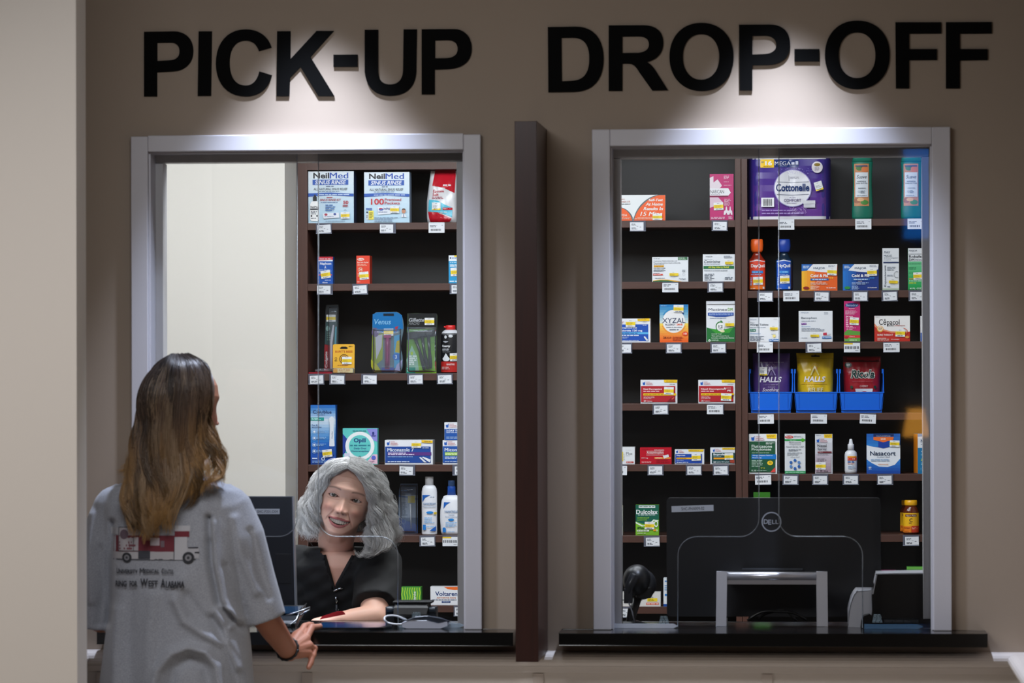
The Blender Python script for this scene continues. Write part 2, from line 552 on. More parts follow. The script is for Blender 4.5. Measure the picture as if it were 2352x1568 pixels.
# ------------------------------------------------------------------ clear screens: two per window, each with a cut-out
glass_m = clear_mat('clear_screen', (0.97, 0.975, 0.98, 1))
edge_m = clear_mat('clear_screen_edge', (0.75, 0.78, 0.8, 1), 0.15, (0.55, 0.58, 0.60, 0.55))
GY = 0.060
rim_m = clear_mat('polished_rim', (0.84, 0.86, 0.88, 1), 0.08, (0.58, 0.6, 0.62, 0.12))
def screen(pts_px, label, stamp=None, rim=None):
    pts = []
    for p in pts_px:
        w = W(p[0], p[1], GY); pts.append((w.x, max(w.z, ZCT + 0.0005)))
    mb = MB()
    tess = geometry.tessellate_polygon([[Vector((a, b, 0)) for a, b in pts]])
    n = len(pts)
    vs = [(a, GY, b) for a, b in pts] + [(a, GY + 0.006, b) for a, b in pts]
    mb.add(vs, [tuple(t) for t in tess] + [tuple(i + n for i in t) for t in tess], glass_m)
    mb.add(vs, [(i, (i + 1) % n, (i + 1) % n + n, i + n) for i in range(n)], edge_m)
    o = tag(mb.build('clear_screen', None, (pts[0][0], GY, ZCT)), label, 'glass screen', 'clear service screens')
    if rim:
        mr = MB(); rp = [Vector((W(a, b, GY).x, GY + .003, max(W(a, b, GY).z, ZCT + .002))) for a, b in rim]
        mr.tube(rp, .0014, rim_m, 8); mr.build('polished_edge', o, rp[0])
    if stamp:
        ms = MB(); x, y = stamp
        f = Face(ms, (x - 12, y - 12, x + 12, y + 12), lambda u, v, l: W(x - 12 + 24 * u, y - 12 + 24 * v, GY - 0.0004 - l))
        wm = mat('#9fb4bb', 0.6)
        for k in range(6):
            w = 8 + k * 0.7
            f.lines(x - w, y - 10 + k * 3.3, x + w, y - 7.6 + k * 3.3, '#8a9ca2', 1, 0.7, False)
        ms.build('stamp', o)
    return o
def arc(cx, cy, r, a0, a1, n=8):
    return [(cx + r * math.cos(math.radians(a0 + (a1 - a0) * i / n)), cy - r * math.sin(math.radians(a0 + (a1 - a0) * i / n))) for i in range(n + 1)]
# left panes have the leg at their left
def pane_left(L, R, leg, top, name, stamp=None, zb=1455):
    pts = [(L, top), (R, top), (R, 1190)] + arc(R - 42, 1190, 42, 0, -90)[1:] + [(leg + 44, 1232)] + \
          arc(leg + 44, 1276, 44, 90, 180)[1:] + [(leg, zb), (L, zb)]
    return screen(pts, name, stamp, pts[1:-1])
def pane_right(L, R, leg, top, name, stamp=None, zb=1455):
    pts = [(R, top), (L, top), (L, 1190)] + arc(L + 42, 1190, 42, 180, 270)[1:] + [(leg - 44, 1232)] + \
          arc(leg - 44, 1276, 44, 90, 0)[1:] + [(leg, zb), (R, zb)]
    return screen(pts, name, stamp, pts[1:-1])
pane_left(342, 682, 470, 350, 'clear screen at the left of the pick-up window, behind the customer')
pane_right(731, 1064, 914, 350, 'clear screen at the right of the pick-up window, over the seated woman', (957, 1415))
pane_left(1404, 1743, 1557, 338, 'clear screen at the left of the drop-off window', (1525, 1424))
pane_right(1789, 2140, 1981, 338, 'clear screen at the right of the drop-off window', (2015, 1420))
for x0, x1, lb, c in ((1384, 1556, 'clear acrylic base rail under the left leg of the drop-off screen', '#dfe4ee'),
                   (1983, 2118, 'bluish clear base rail under the right leg of the drop-off screen', '#5f86a8'),
                   (916, 1066, 'clear base rail under the right leg of the pick-up screen', '#9fb0bd')):
    a = PX(x0, GY); b = PX(x1, GY)
    mb = MB()
    mb.prism([[(a, ZCT + 0.0005), (b - 0.012, ZCT + 0.0005), (b, ZCT + 0.006), (b - 0.012, ZCT + 0.011), (a, ZCT + 0.011)]], GY - 0.012, GY - 0.002, mat(c, 0.15, alpha=0.5 if x0 < 1500 else .35))
    mb.box(a, b - 0.014, GY + 0.008, GY + 0.016, ZCT + 0.0005, ZCT + 0.011, mat(c, 0.15, alpha=0.25))
    tag(mb.build('base_rail', None, (a, GY, ZCT)), lb, 'rail')

# ------------------------------------------------------------------ counters
CF = -0.14
DESK = ZCT - 0.05
for nm, x0, x1, lb in (('counter', 222, 1177.5, 'black stone counter ledge below the pick-up window'),
                       ('counter', 1283.5, 2267, 'black stone counter ledge below the drop-off window')):
    a, b = PX(x0, CF, 1465), PX(x1, CF, 1465)
    k = 0 if x0 < 900 else 1
    I = WIN[k][1]
    mb = MB()
    t = 0.031
    mb.prism([[(a, CF), (b, CF), (b, -0.001), (I[2] - 0.001, -0.001), (I[2] - 0.001, 0.30), (I[0] + 0.001, 0.30), (I[0] + 0.001, -0.001), (a, -0.001)]],
             ZCT - t, ZCT, counter_m, axis='z')
    tag(mb.build(nm, None, (a, CF, ZCT - t), bevel=0.0015), lb, 'counter')
    mb = MB()
    mb.box(I[0] + 0.01, I[2] - 0.01, TW + 0.01, 0.29, 0.0, ZCT - t - 0.0005, mat('#2a2522', 0.5))
    mb.box(I[0] - .10, I[2] + .05, 0.302, 0.56, DESK - .03, DESK, mat('#1d1a19', .4))
    for xx in (I[0] - .10, I[2] + .02): mb.box(xx, xx + .03, 0.31, 0.55, 0, DESK - .0302, mat('#2a2522', 0.5))
    tag(mb.build('desk', None, (I[0], TW, 0), bevel=0.004),
        'dark desk and base cabinet on the inner side of the %s counter' % ('pick-up', 'drop-off')[k], 'desk')

# ------------------------------------------------------------------ wooden privacy fin between the windows
fin_m = wood_mat('fin_upright_wood', '#3c1d18', '#241412', 0.35)
FY = -0.35
fx0, fx1 = PX(1183.5, FY), PX(1234, FY)
zt, zb_, zn = PZ(278, FY, 1208), PZ(1519, FY, 1208), PZ(1494, 0, 1240)
mb = MB()
mb.prism([[(FY, zb_), (FY, zt), (-0.001, zt), (-0.001, zn + 0.004), (-0.066, zn + 0.004), (-0.066, zb_)]], fx0, fx1, fin_m, axis='x')
tag(mb.build('divider_panel', None, ((fx0 + fx1) / 2, FY, zb_), bevel=0.002), 'tall dark brown wooden privacy divider standing out from the wall between the windows', 'divider')

# ------------------------------------------------------------------ the sign letters
L1, L2, L3, L4 = (300, 40, 5.6), (700, 40, 5.6), (1230, 30, 4.704), (1690, 20, 3.618)
def oval(cx, cy, rx, ry, Z, n=56, e=2.15):
    r = []
    for i in range(n):
        w = 2 * math.pi * i / n; c, s = math.cos(w), math.sin(w)
        r.append((Z[0] + (cx + rx * math.copysign(abs(c) ** (2 / e), c)) / Z[2], Z[1] + (cy + ry * math.copysign(abs(s) ** (2 / e), s)) / Z[2]))
    return r
letter_m = mat('#040404', 0.7, spec=.08, bump=(500, 0.05), name='sign_black')
letters = [
 ('P', 'letter P at the start of the pick-up sign', [svg('M172,184 L172,1015 L340,1015 L340,705 L545,694 C700,688 806,590 806,432 C806,280 710,178 560,178 Z', L1), svg('M342,327 L342,558 L500,550 C590,546 628,500 628,435 C628,370 590,324 520,324 Z', L1)]),
 ('I', 'letter I of the pick-up sign', [svg('M874,178 L862,1010 L1034,1008 L1046,178 Z', L1)]),
 ('C', 'letter C of the pick-up sign', [svg('M1812,388 L1648,434 C1620,345 1560,298 1480,298 C1350,298 1272,400 1272,580 C1272,770 1350,874 1480,874 C1570,874 1630,810 1654,692 L1816,742 C1775,920 1650,1016 1480,1016 C1240,1016 1095,850 1095,590 C1095,320 1250,152 1480,152 C1650,152 1770,240 1812,388 Z', L1)]),
 ('K', 'letter K of the pick-up sign', [[(636.3, 71.5), (635, 220.7), (664.6, 220.7), (666, 179), (690, 154), (731, 220.7), (768, 220.7), (713, 131), (767, 70.7), (727, 70.7), (667, 135.5), (667.3, 71.5)]]),
 ('-', 'short hyphen bar of the pick-up sign', [svg('M368,478 L368,635 L680,635 L680,476 Z', L2)]),
 ('U', 'letter U of the pick-up sign', [svg('M770,158 L770,700 C790,900 900,1008 1095,1008 C1300,1008 1425,900 1434,700 L1443,152 L1270,152 L1262,700 C1250,810 1190,860 1100,860 C1000,860 950,810 945,700 L945,158 Z', L2)]),
 ('P', 'letter P at the end of the pick-up sign', [svg('M1502,152 L1502,990 L1672,990 L1672,672 L1860,664 C2040,650 2148,560 2148,400 C2148,250 2060,148 1920,148 Z', L2), svg('M1676,296 L1676,524 L1830,522 C1920,516 1966,470 1966,405 C1966,335 1920,292 1830,292 Z', L2)]),
 ('D', 'letter D at the start of the drop-off sign', [svg('M132,150 L138,856 L420,852 C620,845 736,720 736,490 C736,270 620,145 440,145 Z', L3), svg('M280,268 L284,736 L400,730 C520,722 580,650 580,490 C580,340 520,266 400,266 Z', L3)]),
 ('R', 'letter R of the drop-off sign', [svg('M790,132 L790,840 L938,840 L938,546 L1000,546 C1060,548 1085,580 1120,640 L1260,836 L1432,834 L1310,640 C1275,580 1240,545 1205,528 C1320,500 1380,430 1380,320 C1380,200 1310,130 1160,130 Z', L3), svg('M938,254 L938,430 L1110,428 C1185,420 1224,390 1224,338 C1224,280 1180,252 1110,252 Z', L3)]),
 ('O', 'first letter O of the drop-off sign, beside the R', [oval(1793, 473, 347, 369, L3), oval(1788, 473, 196, 245, L3)]),
 ('P', 'letter P of the drop-off sign, before its hyphen', [svg('M26,132 L32,678 L138,678 L138,470 L260,468 C390,465 452,400 452,300 C452,190 390,130 280,130 Z', L4), svg('M138,226 L138,380 L240,376 C300,372 336,345 336,305 C336,255 300,224 240,224 Z', L4)]),
 ('-', 'short hyphen bar of the drop-off sign', [svg('M487,334 L487,438 L694,438 L694,334 Z', L4)]),
 ('O', 'second letter O of the drop-off sign, after its hyphen', [oval(1010, 383, 270, 285, L4), oval(1008, 386, 152, 189, L4)]),
 ('F', 'first letter F of the drop-off sign', [svg('M1326,112 L1330,662 L1441,662 L1441,428 L1672,426 L1672,334 L1441,334 L1441,208 L1708,206 L1708,112 Z', L4)]),
 ('F', 'last letter F at the end of the drop-off sign', [svg('M1746,112 L1746,662 L1863,662 L1863,430 L2094,426 L2094,334 L1863,334 L1863,208 L2128,206 L2128,110 Z', L4)]),
]
for ch, lb, loops in letters:
    ly = -0.0055
    wl = [[(W(a, b, ly).x, W(a, b, ly).z) for a, b in l] for l in loops]
    mb = MB(); mb.prism(wl, ly, -0.0004, letter_m)
    x0 = min(p[0] for p in wl[0]); z0 = min(p[1] for p in wl[0])
    nm = 'sign_hyphen' if ch == '-' else 'sign_letter'
    tag(mb.build(nm, None, (x0, ly, z0)), 'large black ' + lb, 'sign letter', 'sign letters on the wall')

# recessed downlights over each window, just above the frame
for i, x in enumerate(spot_x):
    mb = MB()
    prof = [(0.045, 0.0), (0.058, 0.0), (0.058, 0.004), (0.046, 0.006), (0.044, 0.05), (0.045, 0.05)]
    mb.lathe([(0.036, 0.0), (0.055, -0.004), (0.055, 0.0)], (x, -0.26, HALL_C - 0.002), mat('#d8d6d2', 0.4))
    tag(mb.build('ceiling_downlight', None, (x, -0.26, HALL_C)), 'round white recessed downlight above the %s window' % ('pick-up', 'drop-off')[i], 'ceiling light', 'recessed downlights')
# ================================================================== shelving
shelf_m = wood_mat('shelf_edge_wood', '#57392e', '#402720', 0.42)
up_m = wood_mat('upright_wood', '#593a2f', '#422821', 0.42)
back_m = mat('#131110', 0.5, name='shelf_back')
SB = S + 0.30
LT = [511.3, 651, 857.5, 1066.6, 1229, 1389.5, 1520]
AT = [505.8, 646.5, 786, 926.5, 1066, 1229.6, 1393, 1530]
BT = [502.8, 667, 784.5, 948, 1087.8, 1227.5, 1391, 1530]
def shelving(x0, x1, w0, w1, tops, pm, label, topline):
    """x0..x1: outer px; w0/w1: widths of the uprights in px"""
    X0, X1 = PX(x0, S), PX(x1, S)
    A, B = PX(x0 + w0, S), PX(x1 - w1, S)
    zt = W(pm, topline, S).z
    root = empty('shelving_unit', ((X0 + X1) / 2, S + 0.15, 0), label, 'shelving', 'dark wood shelving along the pharmacy wall')
    for a, b in ((X0, A), (B, X1)):
        mb = MB(); mb.box(a, b, S, SB, 0, zt, up_m); mb.build('side_panel', root, (a, S, 0), bevel=0.001)
    mb = MB(); mb.box(A, B, SB - 0.01, SB, 0, zt - 0.024, back_m); mb.build('back_panel', root, (A, SB, 0))
    mb = MB(); mb.box(A, B, S + 0.0, SB - 0.01, zt - 0.024, zt, shelf_m); mb.build('top_panel', root, (A, S, zt))
    zs = []
    for t in tops:
        z = W(pm, t, S + 0.002).z; zs.append(z)
        mb = MB(); mb.box(A, B, S + 0.002, SB - 0.01, z - 0.0225, z, shelf_m); mb.build('shelf', root, (A, S, z), bevel=0.001)
    return zs, A, B
zL, _, _ = shelving(684, 1310, 23, 22, LT, 880, 'dark wood shelving seen through the pick-up window, behind the seated woman', 372)
zA, _, _ = shelving(1311, 1703, 15, 13.6, AT, 1560, 'narrow dark wood shelving at the left of the drop-off window', 280)
zB, _, _ = shelving(1704, 2330, 13.6, 20, BT, 1920, 'wide dark wood shelving at the right of the drop-off window, holding blue bins', 280)
ROW = {'L': (zL, LT), 'A': (zA, AT), 'B': (zB, BT)}

# ------------------------------------------------------------------ price tags under the shelves
holder_m = clear_mat('tag_holder', (0.42, 0.44, 0.52, 1), 0.2, (0.25, 0.26, 0.33, 0.45))
paper_m = mat('#dcdfe4', 0.7)
def shelf_tag(row, i, px, below, style=0, dx=0, rot=0.0):
    z = ROW[row][0][i]; x = PX(px, S)
    e = 0.0255
    root = MB()
    if style != 2:
        root.box(x - e, x + e, S - 0.0042, S - 0.0012, z - 0.0335, z - 0.0003, holder_m)
        root.box(x - e, x + e, S - 0.006, S - 0.0012, z - 0.0345, z - 0.0325, mat('#8f95a6', 0.3))
    else:
        root.box(x - e, x + e, S - 0.0032, S - 0.0012, z - 0.0315, z - 0.0003, paper_m)
    o = tag(root.build('price_tag', None, (x, S - 0.005, z - 0.034)), 'small printed shelf price tag under the ' + below, 'price tag', 'shelf price tags')
    p = MB()
    w, h = (0.0215, 0.013) if style == 0 else (0.0255, 0.0145)
    cx, cz = x + dx, z - 0.019
    c, s = math.cos(rot), math.sin(rot)
    def SS(u, v, l):
        a, b = (u - 0.5) * 2 * w, (0.5 - v) * 2 * h
        return Vector((cx + a * c - b * s, S - 0.0062 - l, cz + a * s + b * c))
    f = Face(p, (0, 0, 100, 64), SS, rng=random.Random(int(px)))
    f.rect(0, 0, 100, 64, '#e3e6eb')
    if style == 3:
        f.rect(0, 0, 55, 10, '#e8c53a'); f.bars(6, 22, 92, 42, '#30343c'); f.lines(70, 50, 95, 56, '#6a6f78', 1)
    elif style:
        f.lines(8, 8, 60, 26, '#5a606b', 2); f.bars(14, 36, 78, 50); f.lines(82, 8, 95, 13, '#5a606b', 1)
    else:
        f.lines(10, 8, 48, 26, '#5c626c', 3); f.lines(48, 28, 62, 33, '#5c626c', 1); f.lines(70, 34, 88, 40, '#4c525c', 1)
        f.lines(10, 40, 56, 56, '#5c626c', 2)
    p.build('tag_paper', o, (cx, S - 0.006, cz))

T = shelf_tag
T('L', 0, 745, 'sinus rinse kit box', 0, .001, .06); T('L', 0, 892, 'box of a hundred sinus rinse packets', 0, -.004, -.01)
T('L', 0, 1004, 'red and white bag of bath salt', 2, 0, 0)
T('L', 1, 747, 'small blue eye drop box', 0, -.003, -.01); T('L', 1, 828, 'small orange eye itch box', 0, 0, .06); T('L', 1, 1052, 'light blue box cut off by the frame', 0, .002, 0)
T('L', 2, 727, 'fallen red and clear packet', 0, .001, .04); T('L', 2, 775, 'yellow lip balm card', 0, .001, -.03)
T('L', 2, 848, 'blue razor pack', 0, .003, -.02); T('L', 2, 954, 'green and black razor pack', 0, .002, .02); T('L', 2, 1022, 'black and red shaving foam can', 0, 0, .03)
T('L', 3, 935, 'long seven-day antifungal cream box', 0, -.003, -.04); T('L', 3, 1057, 'two stacked antifungal boxes', 0, .004, 0)
T('L', 4, 981, 'slim white lotion bottle', 0, .001, .03); T('L', 4, 1034, 'blue-capped white cleanser bottle', 3)
T('L', 5, 1059, 'arthritis pain gel box', 0, 0, 0)
T('A', 0, 1466, 'orange and white self-test box', 0, -.003, .0); T('A', 0, 1654, 'magenta nasal spray box', 0, .001, -.02)
T('A', 1, 1541, 'white cetirizine and pseudoephedrine box', 1, -.001, -.0); T('A', 1, 1644, 'cetirizine box with a green stripe', 0, .001, .02)
T('A', 2, 1434, 'blue pseudoephedrine box', 0, 0, 0); T('A', 2, 1548, 'blue and orange allergy box', 0, 0, .01); T('A', 2, 1650, 'green and white cough box', 0, .001, .02)
T('A', 3, 1517, 'left red nasal decongestant box', 0, .001, .01); T('A', 3, 1644, 'right red nasal decongestant box', 1, -.003, 0)
T('A', 4, 1420, 'white box cut off by the drop-off frame', 1, .002, -.03); T('A', 4, 1505, 'red acetaminophen box', 0, 0, .0)
T('A', 4, 1593, 'small blue naproxen box', 0, .001, .01); T('A', 4, 1655, 'dark green ibuprofen box', 0, 0, .03)
T('A', 5, 1496, 'green laxative box', 0, .003, .03); T('A', 6, 1437, 'white box behind the scanner', 0, 0, 0)
T('B', 0, 1807, 'purple pack of toilet rolls', 2); T('B', 0, 1984, 'left green shampoo bottle', 2); T('B', 0, 2104, 'right green shampoo bottle', 2)
T('B', 1, 1758, 'orange daytime cold medicine bottle', 0, .001, 0); T('B', 1, 1818, 'blue nighttime cold medicine bottle', 2)
T('B', 1, 1888, 'orange daytime cold and flu box', 0, 0, -.02); T('B', 1, 1976, 'blue nighttime cold and flu box', 0, .001, 0)
T('B', 1, 2044, 'white expectorant box', 0, .001, .05); T('B', 1, 2106, 'green cough syrup box', 0, .001, .0)
T('B', 2, 1757, 'white allergy tablets box', 2); T('B', 2, 1869, 'white banophen capsules box', 0, .002, .03)
T('B', 2, 1957, 'pink allergy liquid box', 3); T('B', 2, 2047, 'red sore throat lozenge box', 1, .001, .01)
T('B', 3, 1758, 'bin of purple throat drops', 1, .001, .02); T('B', 3, 1879, 'bin of yellow throat drops', 1, .002, -.02); T('B', 3, 1993, 'bin of red cherry drops', 1, 0, -.05)
T('B', 4, 1752, 'green fluticasone box', 1, .0, .03); T('B', 4, 1815, 'white and green fluticasone box', 0, 0, -.02)
T('B', 4, 1883, 'grey nasal spray box', 0, 0, 0); T('B', 4, 1953, 'white spray bottle', 0, .001, 0); T('B', 4, 2032, 'blue allergy spray box', 0, -.001, .02)
T('B', 5, 2091, 'two vitamin C bottles', 0, .003, .03)

# ------------------------------------------------------------------ products
R1, R2, R3, R4 = (640, 340, 4.9), (640, 640, 4.9), (640, 900, 4.9), (640, 1180, 4.9)
A1, A2, A3 = (1380, 340, 5.6), (1400, 560, 6.5333), (1400, 800, 5.2278)
B1, B2, B3 = (1700, 340, 4.9), (1700, 640, 4.9), (1700, 920, 4.9)
C1, C2 = (1380, 1100, 4.127), (1780, 1120, 4.126)

def flat(x0, x1, z0, z1, y):
    return lambda u, v, l: Vector((x0 + (x1 - x0) * u, y - l, z1 + (z0 - z1) * v))

def sticker(o, Fc, x, y, w=20.0, h=15.0, rot=0.0, yellow_only=False, flip=False, sc_=4.9):
    """white price label with a yellow band; x, y in the same zoomed picture, w, h in photo pixels"""
    w *= sc_; h *= sc_
    p = MB()
    c, s = math.cos(rot), math.sin(rot)
    lift = Fc.k + 3
    def SS(u, v, l):
        a, b = (u - 0.5) * w, (v - 0.5) * h
        return Fc.P(x + a * c + b * s, y - a * s + b * c, lift + l / LAYER)
    f = Face(p, (0, 0, 100, 75), SS, rng=random.Random(int(x + y)))
    f.c = False; f.r = (0, 0, 100, 75)
    cv = Fc.c
    def rc(a, b, c_, d_, h):
        n = 8 if cv else 1
        for i in range(n): f.rect(a + (c_ - a) * i / n, b, a + (c_ - a) * (i + 1) / n, d_, h, False)
        f.k += 1
    if not yellow_only: rc(0, 0, 100, 75, '#e9ebec')
    rc(0 if not yellow_only else 6, 24 if not flip else 60, 100, 56 if not flip else 75, '#f4d52b')
    f.lines(35, 8, 65, 14, '#5d6270', 1, .5)
    f.lines(10, 28, 80, 52, '#b59a2a' if not flip else '#8a8f98', 3, .4); f.lines(20, 60, 85, 70, '#6d7280', 1, .6)
    p.build('price_sticker', o)

def carton(Z, r, row, i, depth, base, label, group, draw=None, st=None, yoff=0.012, yaw_=0.0, name='medicine_carton', cat='box', side=None, zbase=None, stk={}, rough=0.35):
    """a product box: r = its front in the zoomed picture, standing on shelf i of the bay"""
    x0, y0, x1, y1 = Z[0] + r[0] / Z[2], Z[1] + r[1] / Z[2], Z[0] + r[2] / Z[2], Z[1] + r[3] / Z[2]
    Y = S + yoff
    a, b = PX(x0, Y, (y0 + y1) / 2), PX(x1, Y, (y0 + y1) / 2)
    zt = W((x0 + x1) / 2, y0, Y).z
    zb = (ROW[row][0][i] if zbase is None else zbase) + 0.0003
    mb = MB(); bm_ = mat(base, rough)
    mb.box(a, b, Y, Y + depth, zb, zt, bm_)
    if side:
        sm = mat(side, rough); e = 0.0003
        mb.box(a - e, a, Y + 0.001, Y + depth - 0.001, zb + 0.001, zt - 0.001, sm); mb.box(b, b + e, Y + 0.001, Y + depth - 0.001, zb + 0.001, zt - 0.001, sm)
    f = Face(mb, r, flat(a, b, zb, zt, Y), rough=rough)
    if draw: draw(f)
    o = tag(mb.build(name, None, ((a + b) / 2, Y + depth / 2, zb)), label, cat, group)
    if yaw_: o.rotation_euler = (0, 0, yaw_)
    if st: sticker(o, f, *st[:2], **dict(dict(sc_=Z[2], rot=st[2] if len(st) > 2 else 0.0), **stk))
    if st and yaw_ == 0: pass
    return o, zt

def blocks(*ops):
    """ops: (kind, args...) drawn in order"""
    def d(f):
        for op in ops: getattr(f, op[0])(*op[1:])
    return d
R, X, N, E_, G, Pg, BR = 'rect', 'text', 'lines', 'ell', 'grad', 'poly', 'bars'
GS = 'products on the pick-up side shelves'; GA = 'products on the drop-off left shelves'; GB = 'products on the drop-off right shelves'
blu, nav, red_ = '#1450b0', '#16307c', '#c8202c'

# --- left bay, first shelf
def neil(f, x0, x1, y0, bt, wide):
    f.grad(x0, y0, x1, bt, '#e6f0f6', '#b9d9ec', 8)
    f.text('Neil', x0 + 55, y0 + 15, x0 + 235, y0 + 78, '#1b1f2a', .03); f.text('Med', x0 + 242, y0 + 15, x0 + 447, y0 + 78, '#1a4fb2', .03)
    f.rect(x0 + 48, y0 + 90, x0 + 450, y0 + 148, '#2257b4'); f.text('SINUS RINSE', x0 + 75, y0 + 98, x0 + 425, y0 + 142, '#eef3f8', .02, .2)
    f.lines(x0 + 200, y0 + 156, x0 + 300, y0 + 172, '#4a5a80', 1)
    f.text('ALL NATURAL SINUS RELIEF', x0 + 60, y0 + 182, x0 + 440, y0 + 208, '#3c4a55', .008)
    f.lines(x0 + 110, y0 + 214, x0 + 400, y0 + 228, '#6f86a0', 1)
    f.poly([(x0, y0 + 240), (x0 + 250, y0 + 232), (x1, y0 + 246), (x1, y0 + 276), (x0 + 250, y0 + 262), (x0, y0 + 276)], '#2257b4')
    f.lines(x0 + 110, y0 + 246, x0 + 460, y0 + 264, '#cfe0f4', 1, .5, False)
def d(f):
    neil(f, 335, 845, 262, 825, 0)
    f.lines(540, 540, 640, 556, '#b04050', 1); f.text('SINUS RINSE KIT', 465, 562, 705, 588, '#b02234', .01, .2); f.lines(475, 596, 700, 608, '#5a7fb0', 1)
    f.text('50', 728, 584, 786, 622, '#c02a38', .02); f.lines(722, 628, 790, 656, '#b85560', 2)
    f.lines(528, 622, 640, 700, '#4a78b8', 4)
    f.rect(388, 540, 432, 586, '#15171b'); f.poly([(396, 540), (402, 516), (416, 516), (424, 540)], '#15171b')
    f.poly([(375, 590), (440, 590), (458, 620), (458, 790), (440, 806), (372, 806), (356, 790), (356, 620)], '#f2f4f5')
    f.text('NeilMed', 362, 640, 452, 664, '#22262e', .02); f.rect(358, 668, 455, 684, '#2b2f38'); f.lines(366, 694, 450, 735, '#6a6f7a', 3)
    f.ell(372, 750, 10, 10, '#2b2f38'); f.ell(435, 750, 10, 10, '#2b2f38'); f.lines(365, 768, 440, 782, '#6a6f7a', 1)
    f.poly([(498, 724), (680, 716), (684, 770), (510, 782)], '#e9edf4'); f.ell(535, 736, 18, 13, '#b03a50'); f.ell(635, 732, 16, 12, '#3a4f9c'); f.lines(520, 752, 670, 766, '#9aa6c0', 1)
    f.ell(752, 692, 15, 8, '#30343c', hole=.6, a0=0, a1=180); f.lines(530, 802, 800, 812, '#7f93ad', 1)
carton(R1, (335, 262, 845, 828), 'L', 0, .09, '#cfe3f0', 'white and pale blue sinus rinse kit box with fifty packets, on the top shelf', GS, d, (752, 745, .03), name='rinse_box', side='#3d4c70')
def d(f):
    neil(f, 963, 1472, 270, 832, 0)
    f.text('100', 1040, 565, 1186, 632, '#cc2733', .02); f.text('Premixed', 1196, 562, 1380, 592, '#c03440', .01); f.text('Packets', 1196, 600, 1364, 630, '#c03440', .01)
    f.text('FREE', 986, 668, 1054, 694, '#2257b4', .02); f.rect(1015, 700, 1070, 798, '#f2e35a'); f.rect(984, 730, 1012, 798, '#dfe5ea'); f.ell(997, 716, 10, 10, '#25282f'); f.lines(988, 745, 1008, 785, '#444a55', 4)
    f.lines(1022, 715, 1062, 785, '#8a8430', 4)
    f.poly([(1115, 660), (1260, 652), (1264, 735), (1120, 745)], '#e6ebf3'); f.ell(1155, 686, 26, 14, '#4a63b0'); f.ell(1150, 676, 20, 8, '#c03a4a'); f.text('NeilMed', 1185, 664, 1255, 690, '#2a3f80', .01); f.lines(1125, 705, 1255, 725, '#9aa6c0', 2)
    f.ell(1409, 706, 22, 26, '#c98c6e'); f.poly([(1386, 690), (1400, 676), (1426, 678), (1432, 700), (1420, 690)], '#4a3428'); f.poly([(1380, 772), (1396, 736), (1424, 736), (1442, 772)], '#e8ecf0'); f.rect(1405, 740, 1412, 770, '#2c4f90')
    f.lines(1080, 770, 1350, 824, '#7f93ad', 4)
carton(R1, (963, 270, 1472, 833), 'L', 0, .06, '#cfe3f0', 'white and pale blue sinus rinse box with a hundred premixed packets', GS, d, (1308, 688, -.02), name='rinse_box', side='#8fa2ba', stk=dict(h=16))

def pillow(Z, r, row, i, base, label, draw, depth=.05, shape=None, name='medicine_bag', cat='bag', group=GS, yoff=0.03, zb=None, st=None, rough=0.28, stk={}, flatbot=True, gz=None):
    """a filled pouch: both faces bulge between sealed edges; shape(v) -> (left shift, right shift) in zoomed units"""
    x0, y0, x1, y1 = Z[0] + r[0] / Z[2], Z[1] + r[1] / Z[2], Z[0] + r[2] / Z[2], Z[1] + r[3] / Z[2]
    Y = S + yoff + depth / 2
    a, b = PX(x0, Y, (y0 + y1) / 2), PX(x1, Y, (y0 + y1) / 2)
    zt = W((x0 + x1) / 2, y0, Y).z; zb = (ROW[row][0][i] if zb is None else zb) + 0.0004
    rg = random.Random(int(r[0])); ph = [rg.random() * 6 for _ in range(6)]
    k = (b - a) / (r[2] - r[0])
    def thick(u, v):
        eu = max(0.0, 1 - abs(2 * u - 1) ** 3.2); ev = max(0.0, min(1, (v * 3.2))) ** 0.6
        if flatbot: ev *= max(0.0, min(1.0, (1.03 - v) * 12)) ** 0.5
        wr = 1 + 0.07 * math.sin(7 * u + 5 * v + ph[0]) + 0.05 * math.sin(17 * v + 9 * u + ph[1]) + .03 * math.sin(31 * u - 12 * v + ph[2])
        return depth / 2 * eu ** .55 * ev * wr + 0.0006
    def Sf(u, v, l):
        l0, r0 = shape(v) if shape else (0, 0)
        xa, xb = a + l0 * k, b + r0 * k
        return Vector((xa + (xb - xa) * u, Y - thick(u, v) - l, zt + (zb - zt) * v))
    def Bf(u, v):
        p = Sf(u, v, 0); return Vector((p.x, 2 * Y - p.y, p.z))
    mb = MB(); m = mat(base, rough)
    mb.grid(lambda u, v: Sf(u, v, 0), 30, 34, m); mb.grid(Bf, 30, 34, m, flip=True)
    f = Face(mb, r, Sf, True, rough)
    if draw: draw(f)
    o = tag(mb.build(name, None, ((a + b) / 2, Y, zb)), label, cat, group)
    if st: sticker(o, f, *st[:2], **dict(dict(sc_=Z[2], rot=st[2] if len(st) > 2 else 0), **stk))
    return o

